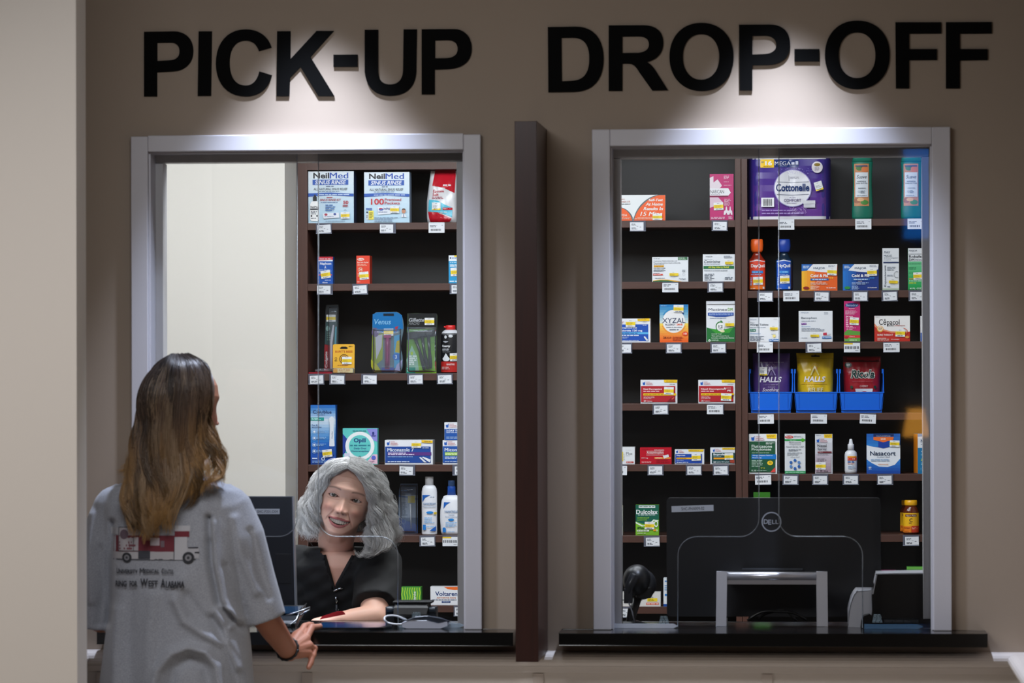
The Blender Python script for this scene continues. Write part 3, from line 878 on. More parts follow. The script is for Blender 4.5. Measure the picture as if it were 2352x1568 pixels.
def d(f):
    f.poly([(1728, 236), (1995, 240), (2000, 300), (1990, 430), (1985, 505), (1850, 445), (1718, 425), (1724, 330)], '#c4182a')
    f.text('Epsom', 1738, 470, 1866, 510, '#c02036', .012); f.text('Salt', 1736, 508, 1806, 540, '#c02036', .012)
    f.lines(1732, 545, 1900, 572, '#b05060', 2); f.lines(1850, 408, 1980, 432, '#e8e8ec', 1)
    f.poly([(1700, 578), (1800, 590), (1890, 640), (1965, 668), (1962, 775), (1830, 720), (1690, 706)], '#5fc3dc')
    f.poly([(1688, 712), (1800, 722), (1890, 760), (1960, 790), (1940, 826), (1708, 828)], '#b81426')
    f.rect(1856, 668, 1965, 694, '#c4182a'); f.lines(1862, 674, 1955, 688, '#e8d8dc', 1); f.lines(1830, 708, 1930, 728, '#d8f0f4', 1)
pillow(R1, (1668, 258, 2012, 833), 'L', 0, '#e6e6e8', 'red and white bag of bath salt on the top shelf, cut off by the frame', d, .06,
       lambda v: (46 * max(0, 1 - v * 1.7) + 10 * (v > .9) * (v - .9) * 10, -6 * max(0, 1 - v * 3) - 3 * max(0, (v - .9)) * 40), name='salt_bag', st=(1786, 652, 0), stk=dict(w=20, h=17, flip=True), rough=.25)

# --- left bay, second shelf
def d(f):
    f.rect(445, 1222, 610, 1262, '#c8283a'); f.lines(462, 1238, 600, 1254, '#e8c8cc', 1); f.poly([(445, 1262), (610, 1256), (608, 1272), (445, 1270)], '#dfe6f0')
    f.text('Naphcon', 466, 1282, 592, 1316, '#e8eef6', .03); f.text('A', 516, 1318, 536, 1350, '#e8eef6', .02)
    f.lines(455, 1358, 600, 1384, '#9fbce4', 2); f.rect(450, 1412, 600, 1424, '#d05060'); f.lines(520, 1470, 596, 1482, '#dfe8f4', 1); f.text('Alcon', 492, 1492, 550, 1508, '#e8eef6', .02)
carton(R1, (438, 1222, 609, 1515), 'L', 1, .04, '#0c55b4', 'small blue eye drop box with a red top band', GS, d, (530, 1413, .15), name='eye_drop_box', stk=dict(w=22, h=17))
def d(f):
    f.ell(924, 1250, 40, 14, '#f2e0d8'); f.text('Rugby', 890, 1240, 958, 1262, '#d84a28', .02, .2); f.text('Eye Itch Relief', 888, 1276, 1012, 1296, '#f6e2d8', .012)
    f.lines(888, 1302, 1005, 1322, '#f0b8a0', 2); f.ell(920, 1364, 27, 27, '#d8c8a0', hole=.84); f.text('24', 905, 1348, 936, 1374, '#f4e4d4', .02); f.lines(890, 1400, 925, 1440, '#f0b8a0', 4); f.lines(885, 1490, 925, 1502, '#f6e2d8', 1)
carton(R1, (876, 1210, 1024, 1515), 'L', 1, .07, '#e8452a', 'small orange eye itch relief box', GS, d, (962, 1428, .08), name='eye_drop_box', stk=dict(w=21, h=17), side='#d03a20')
def d(f):
    f.rect(1914, 1206, 2100, 1266, '#e6edf3'); f.ell(1935, 1234, 9, 9, '#20386c'); f.lines(1950, 1224, 2010, 1244, '#6a8fc0', 2); f.rect(1978, 1206, 2100, 1224, '#f0d22c')
    f.lines(1928, 1276, 2080, 1288, '#bfe4f4', 1); f.lines(1928, 1300, 2080, 1326, '#e6f4fa', 2, .7); f.lines(1924, 1470, 2080, 1490, '#d0ecf6', 1)
carton(R1, (1914, 1206, 2110, 1500), 'L', 1, .05, '#1a9ad0', 'light blue and white box on the second shelf, cut off by the frame', GS, d, (2000, 1380, .05), name='eye_drop_box', stk=dict(w=26, h=18))
# --- left bay, third shelf
clearp = clear_mat('clear_blister', (0.88, 0.9, 0.92, 1), 0.05, (0.6, 0.65, 0.7, 0.10))
def stand_card(nm, label, cat, Z, outline, row, i, base, draw, thick=.004, yoff=.03, blister=None, st=None, lean=0.0, group=GS, stk={}, zb=None, extra=None):
    """a card on a shelf, its outline in zoomed coordinates, with a clear bubble on the front"""
    xs_ = [p[0] for p in outline]; ys_ = [p[1] for p in outline]
    r = (min(xs_), min(ys_), max(xs_), max(ys_))
    Y = S + yoff
    zb = (ROW[row][0][i] if zb is None else zb) + .0004
    pxm = Z[0] + (r[0] + r[2]) / 2 / Z[2]
    a, b = PX(Z[0] + r[0] / Z[2], Y), PX(Z[0] + r[2] / Z[2], Y)
    zt = W(pxm, Z[1] + r[1] / Z[2], Y).z
    Sf = flat(a, b, zb, zt, Y)
    mb = MB()
    pts = [Sf(*( (x - r[0]) / (r[2] - r[0]), (y - r[1]) / (r[3] - r[1]), 0)) for x, y in outline]
    mb.prism([[(p.x, p.z) for p in pts]], Y, Y + thick, mat(base, .3))
    f = Face(mb, r, Sf, False, .3)
    if draw: draw(f)
    o = tag(mb.build(nm, None, ((a + b) / 2, Y, zb)), label, cat, group)
    if extra: extra(o, f, Sf, Y, zb)
    if blister:
        bb = MB(); l, t, rr, bt, dp = blister
        def BF(u, v):
            e = (max(0, 1 - abs(2 * u - 1) ** 4) * max(0, 1 - abs(2 * v - 1) ** 8)) ** .4
            return f.P(l + (rr - l) * u, t + (bt - t) * v, (dp * e + .0006) / LAYER)
        bb.grid(BF, 22, 26, clearp)
        bb.build('blister', o)
    if st: sticker(o, f, *st[:2], **dict(dict(sc_=Z[2], rot=st[2] if len(st) > 2 else 0), **stk))
    return o
def d(f):
    f.poly([(518, 740), (672, 770), (660, 1050), (510, 1058)], '#8c1c24'); f.text('Colgate', 522, 820, 556, 1005, '#c8c4c8', .03, 0, 90)
    f.poly([(535, 470), (672, 470), (672, 768), (520, 736)], '#2e4a4c'); f.ell(555, 560, 22, 30, '#7fa09c'); f.lines(545, 600, 600, 700, '#5f7a70', 4)
    f.rect(548, 300, 672, 380, '#1c2b34')
    f.poly([(612, 520), (628, 520), (618, 640), (606, 720), (604, 1020), (582, 1020), (582, 720), (590, 640)], '#c8c4cc'); f.poly([(640, 540), (656, 540), (650, 700), (636, 900), (624, 880), (632, 700)], '#48a0b0')
stand_card('toothbrush_pack', 'tall dark toothbrush pack standing at the left end of the third shelf', 'toothbrush', R2, [(540, 295), (672, 290), (678, 340), (660, 1068), (510, 1068), (530, 340)], 'L', 2, '#24282c', d, blister=(560, 320, 668, 1040, .012), st=(592, 444, 0), stk=dict(w=21, h=16), yoff=.10)
def d(f):
    f.poly([(690, 778), (710, 764), (760, 764), (780, 778), (774, 790), (696, 790)], '#1a1512'); f.text("BURT'S BEES", 638, 808, 832, 832, '#b8481c', .015)
    f.ell(738, 905, 55, 55, '#5a3c1c', hole=.86); f.ell(738, 905, 38, 38, '#8a6424', hole=.8); f.ell(736, 905, 14, 20, '#5a3c1c'); f.ell(646, 896, 13, 13, '#6a5020', hole=.7); f.lines(630, 916, 664, 930, '#8a6c24', 2)
    f.lines(664, 970, 810, 982, '#b8602c', 1); f.lines(790, 752, 845, 768, '#8a6c24', 1)
    f.rect(600, 1006, 854, 1016, '#f6d48c'); f.rect(606, 1014, 664, 1064, '#f0a820'); f.rect(664, 1014, 850, 1064, '#f4e0a0'); f.text("BURT'S BEES", 680, 1020, 806, 1040, '#d07028', .012); f.lines(690, 1046, 800, 1058, '#d08040', 1)
stand_card('lip_balm_card', 'yellow lip balm card with a balm stick at its foot', 'lip balm', R2, [(624, 735), (846, 735), (857, 748), (852, 1068), (598, 1068), (611, 1000), (612, 748)], 'L', 2, '#f0b83c', d, yoff=.008, blister=(602, 1004, 852, 1066, .012), st=(770, 920, 0), stk=dict(w=22, h=17))
mb = MB(); a, b = PX(710, S + .02), PX(764, S + .02); z = zL[2] + .0004
mb.box(a, b, S + .008, S + .085, z, z + .004, mat('#a81c30', .3))
mb.tube([(a + .02, S + .015, z + .009), (a + .035, S + .02, z + .011), (b, S + .02, z + .010)], [.004, .006, .005], clearp)
tag(mb.build('brush_packet', None, (a, S + .02, z)), 'red and clear packet lying flat at the left end of the third shelf', 'packet', GS)
o_ = svg('M1100,375 L1330,372 C1390,390 1412,450 1408,560 C1400,640 1370,700 1380,800 C1400,860 1400,920 1396,980 C1390,1030 1360,1052 1300,1054 L1120,1050 C1070,1046 1040,1010 1040,940 C1040,880 1060,830 1050,760 C1046,700 1060,640 1056,560 C1054,450 1062,390 1100,375 Z', (0, 0, 1), 6)
def d(f):
    f.poly([(1060, 400), (1110, 378), (1330, 376), (1390, 410), (1404, 560), (1300, 610), (1160, 600), (1058, 540)], '#0f6fb0')
    f.rect(1180, 390, 1300, 418, '#0a2030'); f.text('Venus', 1078, 452, 1266, 512, '#7fb8dc', .012, .2); f.poly([(1310, 540), (1350, 530), (1320, 600)], '#a83048')
    f.poly([(1056, 620), (1180, 610), (1170, 900), (1050, 1000), (1046, 880)], '#8a9a30'); f.poly([(1090, 640), (1170, 620), (1160, 760), (1100, 900)], '#b8b8c4')
    f.poly([(1300, 640), (1378, 620), (1380, 960), (1300, 1000)], '#3f9ac8'); f.poly([(1330, 700), (1372, 680), (1370, 830), (1310, 820)], '#b8a820')
    f.ell(1090, 600, 40, 50, '#6a5a80'); f.ell(1330, 870, 46, 40, '#1c6cc0'); f.text('3', 1310, 850, 1334, 892, '#c8dcf0', .03); f.rect(1160, 990, 1300, 1040, '#4a58a0')
    f.poly([(1040, 900), (1110, 960), (1160, 1040), (1080, 1040), (1042, 980)], '#b0b02c'); f.poly([(1396, 900), (1330, 960), (1300, 1046), (1370, 1030)], '#a0a0c8')
    f.poly([(1195, 640), (1265, 640), (1250, 1010), (1196, 1010)], '#88406c')
def ex(o, f, Sf, Y, zb):
    m2 = MB(); q = lambda x, y: f.P(x, y, 30)
    m2.tube([q(1230, 660), q(1228, 760), q(1226, 880), q(1220, 980)], [.006, .005, .005, .006], mat('#8c2f62', .3)); m2.tube([q(1224, 830), q(1222, 960)], [.003, .004], mat('#dfdfe6', .3))
    m2.box(q(1190, 0).x, q(1270, 0).x, Y - .012, Y - .004, q(0, 660).z, q(0, 630).z, mat('#a03a70', .3)); m2.build('razor', o)
stand_card('razor_pack', 'hourglass-shaped blue and purple razor pack on the third shelf', 'razor pack', R2, o_, 'L', 2, '#5d7480', d, blister=(1060, 560, 1380, 1040, .016), st=(1240, 598, 0), stk=dict(w=22, h=16), yoff=.05, extra=ex)
def d(f):
    f.rect(1462, 390, 1780, 560, '#15181a'); f.text('Gillette', 1466, 440, 1640, 482, '#a8acb0', .03, .2); f.text('MACH3', 1466, 486, 1586, 516, '#888c90', .01, .2)
    f.grad(1446, 560, 1776, 1052, '#4f7d3c', '#86c02c', 6); f.poly([(1446, 600), (1780, 560), (1785, 640), (1446, 680)], '#20242a')
    f.poly([(1500, 740), (1440, 900), (1450, 1020), (1580, 1020), (1560, 870)], '#8fb8a0'); f.lines(1458, 850, 1560, 960, '#eef4f0', 5); f.rect(1440, 985, 1540, 1052, '#1c8c78'); f.text('3', 1446, 992, 1470, 1030, '#dfeee8', .03); f.ell(1500, 830, 14, 20, '#a8c838')
def ex(o, f, Sf, Y, zb):
    q = lambda x, y: f.P(x, y, 36)
    for (a_, b_, c_) in (((1540, 660), (1590, 800), (1640, 1010)), ((1620, 640), (1640, 800), (1680, 1000)), ((1690, 630), (1700, 800), (1716, 990))):
        m2 = MB(); m2.tube([q(*a_), q(*b_), q((b_[0] + c_[0]) / 2, 900), q(*c_)], [.0055, .0045, .006, .005], mat('#2a2d31', .2))
        m2.box(q(a_[0] - 40, 0).x, q(a_[0] + 44, 0).x, Y - .013, Y - .005, q(0, a_[1]).z, q(0, a_[1] - 50).z, mat('#3a3e44', .25)); m2.build('razor', o)
stand_card('razor_pack', 'rectangular green and black pack of three razors', 'razor pack', R2, [(1452, 390), (1560, 386), (1780, 398), (1788, 420), (1770, 1050), (1428, 1050), (1446, 600)], 'L', 2, '#33402c', d, blister=(1450, 540, 1776, 1040, .016), st=(1700, 478, 0), stk=dict(w=22, h=16), yoff=.04, extra=ex)

def bottle(Z, r, row, i, prof, label, draw=None, name='bottle', cat='bottle', group=GS, ry=.75, yoff=.03, cap=None, capname='cap', lab=None, rough=.3, body='#e6e8ee', st=None, stk={}, capm=.35, clear=None):
    """prof: (half width in zoomed units, y in zoomed units) from top to foot; cap = list in the same form, colour"""
    pxm = Z[0] + (r[0] + r[2]) / 2 / Z[2]
    zb = ROW[row][0][i] + .0004
    rad = (PX(Z[0] + r[2] / Z[2], S + .03) - PX(Z[0] + r[0] / Z[2], S + .03)) / 2
    Y = S + yoff + rad * ry
    k = rad / ((r[2] - r[0]) / 2)
    cx = W(pxm, 850, Y).x
    zt = W(pxm, Z[1] + r[1] / Z[2], Y).z
    zz = lambda y: zt + (zb - zt) * (y - r[1]) / (r[3] - r[1])
    o = empty(name, (cx, Y, zb), label, cat, group)
    mb = MB(); m = mat(body, rough) if clear is None else clear
    pf = [(max(w * k, .0004), zz(y)) for w, y in prof]
    mb.lathe([(0.0004, pf[-1][1])] + pf[::-1] + [(.0004, pf[0][1])], (cx, Y, 0), m, 32, ry)
    if lab:
        l, t, rr, bt = lab
        W_ = [w for w, y in prof if t - 4 <= y <= bt + 4]
        def rad_at(y):
            for (w0, y0), (w1, y1) in zip(prof, prof[1:]):
                if y0 <= y <= y1: return (w0 + (w1 - w0) * (y - y0) / max(1e-6, y1 - y0)) * k
            return prof[-1][0] * k
        def Sf(u, v, l_):
            x = (l + (rr - l) * u - (r[0] + r[2]) / 2) * k; y = t + (bt - t) * v
            R_ = rad_at(y) + .0003
            s_ = max(-.985, min(.985, x / R_))
            return Vector((cx + s_ * R_, Y - ry * R_ * math.sqrt(1 - s_ * s_) - l_, zz(y)))
        f = Face(mb, lab, Sf, True, .35)
        if draw: draw(f)
    bo = mb.build('body', o, (cx, Y, zb))
    if cap:
        for (cp, cc, cn) in cap:
            m2 = MB(); pc = [(max(w * k, .0004), zz(y)) for w, y in cp]
            m2.lathe([(0.0004, pc[-1][1])] + pc[::-1] + [(.0004, pc[0][1])], (cx, Y, 0), mat(cc, capm), 28, 1.0 if ry > .7 else ry * 1.2)
            m2.build(cn, o, (cx, Y, zb))
    if st: sticker(o, f, *st[:2], **dict(dict(sc_=Z[2], rot=st[2] if len(st) > 2 else 0), **stk))
    return o, (cx, Y, zz, k)
def d(f):
    f.rect(1830, 930, 2042, 1048, '#b82420'); f.text('foamy', 1848, 742, 1944, 776, '#e8ebee', .03); f.lines(1850, 784, 1930, 808, '#c8ccd2', 2); f.lines(1850, 818, 1960, 826, '#a8acb2', 1)
    f.ell(1895, 900, 42, 26, '#dfe3e8'); f.poly([(1868, 880), (1892, 836), (1922, 880)], '#dfe3e8'); f.ell(1890, 655, 14, 18, '#d0d4d8'); f.ell(1948, 646, 24, 16, '#d0d4d8'); f.poly([(1856, 704), (1890, 700), (1925, 706), (1890, 722)], '#a8acb4')
    f.text('SENSITIVE', 1900, 952, 1990, 972, '#e8d8d8', .02); f.lines(1845, 985, 1960, 1020, '#e0b8b4', 2)
o, q = bottle(R2, (1826, 520, 2044, 1060), 'L', 2, [(60, 575), (80, 590), (104, 618), (108, 640), (108, 1040), (104, 1060)], 'black and red shaving foam can with a red nozzle, cut off by the frame', d, 'foam_can', 'can', ry=1.0,
       cap=[([(50, 522), (56, 528), (56, 578)], '#d82a28', 'nozzle'), ([(58, 574), (86, 590), (104, 620), (106, 622)], '#dfe1e6', 'collar')], lab=(1830, 625, 2040, 1050), body='#14161a', st=(1990, 880, .05), stk=dict(w=20, h=18))
m2 = MB(); z_ = q[2](545); m2.tube([(q[0] - .012, q[1] - .01, z_), (q[0] - .02, q[1] - .012, z_ + .001)], .0025, mat('#d82a28', .35)); m2.build('nozzle_tip', o, (q[0], q[1], z_))

# --- left bay, fourth shelf
def d(f):
    f.grad(360, 150, 640, 330, '#1868c0', '#dfe9f2', 6); f.grad(360, 330, 640, 560, '#cfe0f0', '#1c70c4', 7); f.grad(360, 560, 640, 800, '#1c6cc4', '#0f3fa0', 6)
    f.text('Clearblue', 386, 205, 596, 242, '#1c3468', .02); f.ell(455, 215, 34, 30, '#7fb0dc', hole=.85); f.lines(430, 250, 560, 262, '#4a6a98', 1); f.rect(362, 284, 512, 320, '#1c9c94'); f.lines(372, 290, 490, 314, '#c8ece8', 2)
    f.text('Fast &', 376, 360, 440, 380, '#264c84', .01); f.text('accurate', 376, 384, 484, 402, '#264c84', .01)
    for y in (442, 514, 588, 660): f.ell(403, y, 24, 24, '#a8ccec', hole=.86); f.ell(403, y, 12, 12, '#dfe9f4'); f.lines(430, y - 14, 535, y + 14, '#8fbce8', 2)
    f.poly([(572, 290), (600, 272), (628, 290), (622, 400), (632, 600), (600, 620), (572, 600), (580, 400)], '#dfe6ee'); f.poly([(572, 606), (632, 606), (632, 700), (576, 700)], '#134a9c'); f.text('Clearblue', 596, 440, 610, 520, '#5a6e90', .01, 0, 90)
    f.lines(380, 730, 436, 750, '#cfe0f4', 1); f.lines(380, 762, 640, 790, '#7fa8dc', 2); f.ell(502, 745, 20, 18, '#cfe0f0', hole=.6)
carton(R3, (360, 146, 638, 808), 'L', 3, .05, '#1458b0', 'tall blue and white pregnancy test box with a white stick printed on it', GS, d, (550, 683, .12), name='test_box', stk=dict(w=22, h=17))
def d(f):
    f.poly([(722, 412), (790, 412), (722, 480)], '#5fc8c4'); f.poly([(722, 470), (800, 560), (740, 700), (722, 700)], '#1c3c98'); f.poly([(990, 412), (1112, 412), (1112, 560), (1060, 540)], '#8c8cd8')
    f.poly([(980, 800), (1060, 700), (1112, 700), (1112, 806)], '#e6bfd0'); f.ell(915, 606, 164, 160, '#eef2f4'); f.ell(915, 606, 124, 122, '#62cac6')
    f.text('Opill', 846, 518, 980, 578, '#18407c', .035); f.lines(805, 588, 1030, 612, '#2a8090', 1, .6, False); f.text('Daily Oral', 848, 622, 984, 648, '#18407c', .012); f.text('Contraceptive', 818, 654, 1014, 676, '#18407c', .012)
    f.lines(834, 430, 990, 442, '#1c5c78', 1); f.text('1', 1056, 448, 1076, 478, '#20307c', .03); f.lines(1046, 484, 1096, 498, '#3a3c90', 1); f.ell(1070, 736, 25, 23, '#5a68cc'); f.lines(990, 770, 1080, 790, '#9a7090', 2); f.ell(915, 730, 14, 14, '#607880', hole=.6)
    f.rect(740, 686, 800, 730, '#cfd4ea')
carton(R3, (722, 408, 1112, 812), 'L', 3, .035, '#5fcac4', 'turquoise and lilac contraceptive box with a white ring', GS, d, name='medicine_carton')
def gnp(f, x, y, s, red='#b83848'):
    """the mortar mark and its three small lines"""
    f.poly([(x, y + 10 * s), (x + 34 * s, y + 10 * s), (x + 30 * s, y + 42 * s), (x + 5 * s, y + 42 * s)], '#1f5cb8'); f.poly([(x + 22 * s, y + 10 * s), (x + 32 * s, y - 4 * s), (x + 37 * s, y), (x + 29 * s, y + 10 * s)], '#1f5cb8')
    for k, (t, w) in enumerate((('GOOD', 48), ('NEIGHBOR', 78), ('PHARMACY', 88))): f.text(t, x + 44 * s, y + (-2 + 16 * k) * s, x + (44 + w) * s, y + (9 + 16 * k) * s, red, .006)
def d(f):
    gnp(f, 1216, 556, 1.0); f.rect(1200, 612, 1712, 790, '#15479a'); f.text('Miconazole 7', 1226, 628, 1520, 666, '#e8eef6', .03)
    f.rect(1228, 674, 1720, 710, '#5a3080'); f.lines(1232, 676, 1530, 706, '#e0d8f0', 2, .6); f.lines(1228, 718, 1600, 730, '#9fbce0', 1); f.lines(1228, 770, 1560, 786, '#cfdcf0', 1, .6)
    f.poly([(1582, 732), (1600, 726), (1665, 784), (1640, 786)], '#dfe3ea'); f.poly([(1612, 728), (1630, 724), (1712, 755), (1700, 786)], '#e6e9ee'); f.poly([(1608, 540), (1736, 546), (1734, 572), (1612, 566)], '#f6c81c'); f.lines(1640, 550, 1720, 562, '#a8842c', 1); f.lines(1620, 620, 1706, 632, '#e8eef6', 1)
carton(R3, (1196, 540, 1734, 808), 'L', 3, .075, '#e8ebf0', 'long white and blue antifungal cream box with a purple stripe', GS, d, (1552, 588, 0), stk=dict(w=22, h=15), side='#b8bac0')
def d(f):
    gnp(f, 1862, 556, 1.0); f.rect(1848, 608, 2110, 790, '#1c55a8'); f.text('Micon', 1870, 628, 2006, 664, '#e8eef6', .03); f.rect(1872, 674, 2100, 710, '#9cc832'); f.lines(1876, 680, 2060, 704, '#e4f0c8', 2); f.lines(1872, 720, 2060, 748, '#cfdcf0', 2); f.lines(1872, 770, 2060, 782, '#cfdcf0', 1)
_, zt_ = carton(R3, (1846, 542, 2120, 808), 'L', 3, .06, '#e8ebf0', 'blue and white antifungal box with a green stripe, lower of two stacked', GS, d)
def d(f):
    gnp(f, 1880, 358, 1.0); f.rect(1868, 414, 2120, 540, '#1c55a8'); f.text('3-DAY TREAT', 1888, 424, 2080, 446, '#e8eef6', .03); f.lines(1888, 450, 2060, 462, '#cfdcf0', 1); f.lines(1888, 500, 2080, 526, '#9fbce0', 2)
carton(R3, (1866, 342, 2120, 541), 'L', 3, .05, '#e8ebf0', 'three-day treatment box lying on the stacked antifungal box', GS, d, zbase=zt_)

# --- left bay, fifth shelf
def d(f):
    f.rect(1365, 1040, 1560, 1160, '#10284c'); f.rect(1350, 1160, 1560, 1420, '#7c8898'); f.poly([(1350, 1160), (1560, 1200), (1560, 1215), (1350, 1180)], '#24508c'); f.lines(1366, 1240, 1450, 1400, '#4c5c74', 7); f.rect(1450, 1170, 1530, 1250, '#b8a82c')
    f.poly([(1340, 1420), (1560, 1500), (1560, 1590), (1335, 1590)], '#1c4080'); f.ell(1395, 1460, 34, 34, '#4f6888', hole=.8); f.lines(1366, 1100, 1450, 1120, '#3c66a8', 1)
def ex(o, f, Sf, Y, zb):
    m2 = MB(); m2.tube([f.P(1480, 1260, 20), f.P(1488, 1540, 20)], [.003, .0012], mat('#d0d4da', .2)); m2.build('syringe', o)
stand_card('oral_syringe_pack', 'dim blue clear-fronted pack with a thin stick, beside the woman\'s hair', 'blister pack', R3, [(1370, 1030), (1560, 1030), (1562, 1600), (1334, 1600), (1350, 1120)], 'L', 4, '#26405f', d, yoff=.13, blister=(1365, 1050, 1555, 1590, .012), extra=ex)
def d(f):
    f.poly([(1618, 1155), (1712, 1155), (1650, 1185), (1618, 1235)], '#1c60b8'); f.lines(1705, 1170, 1768, 1184, '#a0b4cc', 1); f.text('VANICREAM', 1626, 1240, 1768, 1268, '#6d90b8', .004); f.text('Moisturizing Lotion', 1622, 1276, 1770, 1296, '#8aa4c4', .004, .2)
    f.ell(1704, 1350, 40, 14, '#1c84d4'); f.lines(1640, 1400, 1760, 1470, '#8fbce8', 5); f.rect(1624, 1486, 1658, 1545, '#2a84d8'); f.lines(1662, 1500, 1765, 1514, '#8fbce8', 1)
    f.poly([(1700, 1556), (1772, 1500), (1772, 1556)], '#1c60b8')
bottle(R3, (1605, 950, 1780, 1600), 'L', 4, [(46, 1046), (62, 1052), (80, 1080), (87, 1120), (87, 1585), (82, 1600)], 'slim white lotion bottle with a plain white cap', d, 'lotion_bottle', ry=.62, cap=[([(44, 952), (47, 956), (47, 1048)], '#d8dae0', 'cap')], lab=(1612, 1140, 1774, 1570), st=(1768, 1356), stk=dict(w=8, h=12, yellow_only=True))
def d(f):
    f.poly([(1860, 1236), (1936, 1236), (1890, 1262), (1856, 1310)], '#1c60b8'); f.text('VANICREAM', 1868, 1328, 2030, 1356, '#6d90b8', .004); f.text('Gentle', 1914, 1366, 1980, 1382, '#7f98b8', .004); f.text('Facial Cleanser', 1876, 1390, 2020, 1406, '#7f98b8', .004)
    f.ell(1944, 1430, 34, 13, '#1c84d4'); f.lines(1880, 1455, 2030, 1510, '#8fbce8', 4); f.ell(1864, 1535, 20, 18, '#2a84d8'); f.rect(1846, 1535, 1884, 1572, '#2a84d8'); f.lines(1905, 1560, 2000, 1572, '#8fbce8', 1)
bottle(R3, (1812, 992, 2072, 1600), 'L', 4, [(50, 1156), (90, 1170), (112, 1220), (128, 1340), (130, 1420), (122, 1560), (112, 1600)], 'broad white cleanser bottle with a blue pump cap, cut off by the frame', d, 'cleanser_bottle', ry=.5,
       cap=[([(36, 994), (38, 998), (38, 1064)], '#3b5f94', 'pump_cover'), ([(40, 1060), (44, 1066), (48, 1156)], '#1550b0', 'cap')], lab=(1836, 1200, 2050, 1585))
# --- left bay, sixth shelf
def d(f):
    for k in range(8):
        pts = []
        for j in range(9): pts.append((1388 + k * 28 + 5 * math.sin(j * 1.2 + k * .6), 826 + j * 20))
        f.poly(pts + [(x + 9, y) for x, y in pts[::-1]], '#b8dc3c', False)
    f.k += 1
    f.text('Nervive', 1512, 872, 1546, 980, '#e0e8e0', .02, 0, 90)
carton(R4, (1378, 822, 1602, 1025), 'L', 5, .045, '#4fa040', 'green wavy-lined box on the low shelf beside the arthritis gel', GS, d)
def d(f):
    f.poly([(1860, 820), (2120, 818), (2120, 850), (1980, 856), (1900, 844)], '#f0702c'); f.text('Voltaren', 1762, 872, 2012, 922, '#1c3c78', .02); f.text('ARTHRITIS PAIN', 1778, 934, 1994, 952, '#c8703c', .008); f.lines(1730, 960, 2010, 972, '#4a5a78', 1)
    f.rect(1836, 980, 1934, 998, '#1c3c78'); f.lines(1850, 984, 1920, 994, '#a8b4cc', 1)
carton(R4, (1708, 818, 2110, 1025), 'L', 5, .05, '#e8eaee', 'white arthritis pain gel box with an orange corner, on the low shelf', GS, d)
mb = MB()

# ------------------------------------------------------------------ right window, left bay
def d(f):
    f.poly(svg('M410,932 L430,880 C470,740 600,620 740,602 L828,602 L828,936 L420,936 Z'), '#5b6a70'); f.poly(svg('M425,936 L440,885 C490,750 610,640 745,608 L828,606 L828,936 Z'), '#f2601c')
    f.poly(svg('M120,936 L120,765 L262,762 C330,780 390,830 412,900 L412,936 Z'), '#5b6a70'); f.poly(svg('M120,936 L120,772 L262,770 C325,790 385,840 404,936 Z'), '#f2601c')
    f.text('Self-Test', 612, 652, 800, 686, '#f4ece6', .03, .25); f.text('At Home', 576, 704, 798, 744, '#f4ece6', .03, .25); f.text('Results In', 548, 762, 800, 802, '#f4ece6', .03, .25); f.text('15 Mins', 508, 822, 790, 876, '#f4ece6', .03, .25)
    f.lines(470, 890, 800, 902, '#f0c8b0', 1); f.lines(435, 908, 800, 920, '#f0c8b0', 1, .6, False); f.text('FDA', 266, 850, 340, 880, '#f4dcd0', .02); f.lines(258, 895, 395, 918, '#f0c8b0', 2)
    f.text('COVID-19', 200, 678, 376, 700, '#cf8c80', .01); f.lines(258, 712, 420, 726, '#7d8a90', 1); f.lines(240, 648, 325, 662, '#d89c90', 1)
carton(A1, (120, 602, 828, 936), 'A', 0, .06, '#e9edee', 'orange and white at-home self-test box lying on the upper shelf', GA, d, (728, 890, 0), name='test_box', stk=dict(w=22, h=15))
def d(f):
    f.poly([(1402, 380), (1450, 360), (1450, 440), (1502, 400), (1560, 480), (1530, 512), (1402, 512)], '#e6d8e0'); f.poly([(1402, 512), (1640, 514), (1672, 570), (1640, 606), (1402, 606)], '#ecebef'); f.text('NARCAN', 1410, 534, 1584, 578, '#20242c', .0); f.lines(1412, 586, 1600, 596, '#9a9ca4', 1); f.rect(1406, 608, 1636, 622, '#7a1440')
    f.poly([(1402, 628), (1510, 628), (1580, 700), (1402, 760)], '#dcc0d0'); f.lines(1582, 352, 1662, 400, '#e8b4cc', 3); f.lines(1582, 426, 1662, 438, '#e8b4cc', 1); f.lines(1582, 470, 1686, 482, '#e8b4cc', 1); f.lines(1586, 645, 1680, 735, '#e8b4cc', 6)
    for x, s in ((1615, 1.0), (1664, .8)): f.poly([(x - 36 * s, 848), (x - 30 * s, 800), (x - 12 * s, 790), (x - 6 * s, 745), (x + 6 * s, 745), (x + 12 * s, 790), (x + 30 * s, 800), (x + 36 * s, 848), (x + 14 * s, 850), (x, 820), (x - 14 * s, 850)], '#e8dfe6')
    f.lines(1416, 872, 1604, 905, '#e8b4cc', 2); f.lines(1640, 868, 1700, 905, '#e8b4cc', 3)
carton(A1, (1402, 332, 1708, 915), 'A', 0, .05, '#c22470', 'tall magenta nasal spray box against the upright', GA, d, (1514, 740, .06), name='spray_box', stk=dict(w=22, h=17))
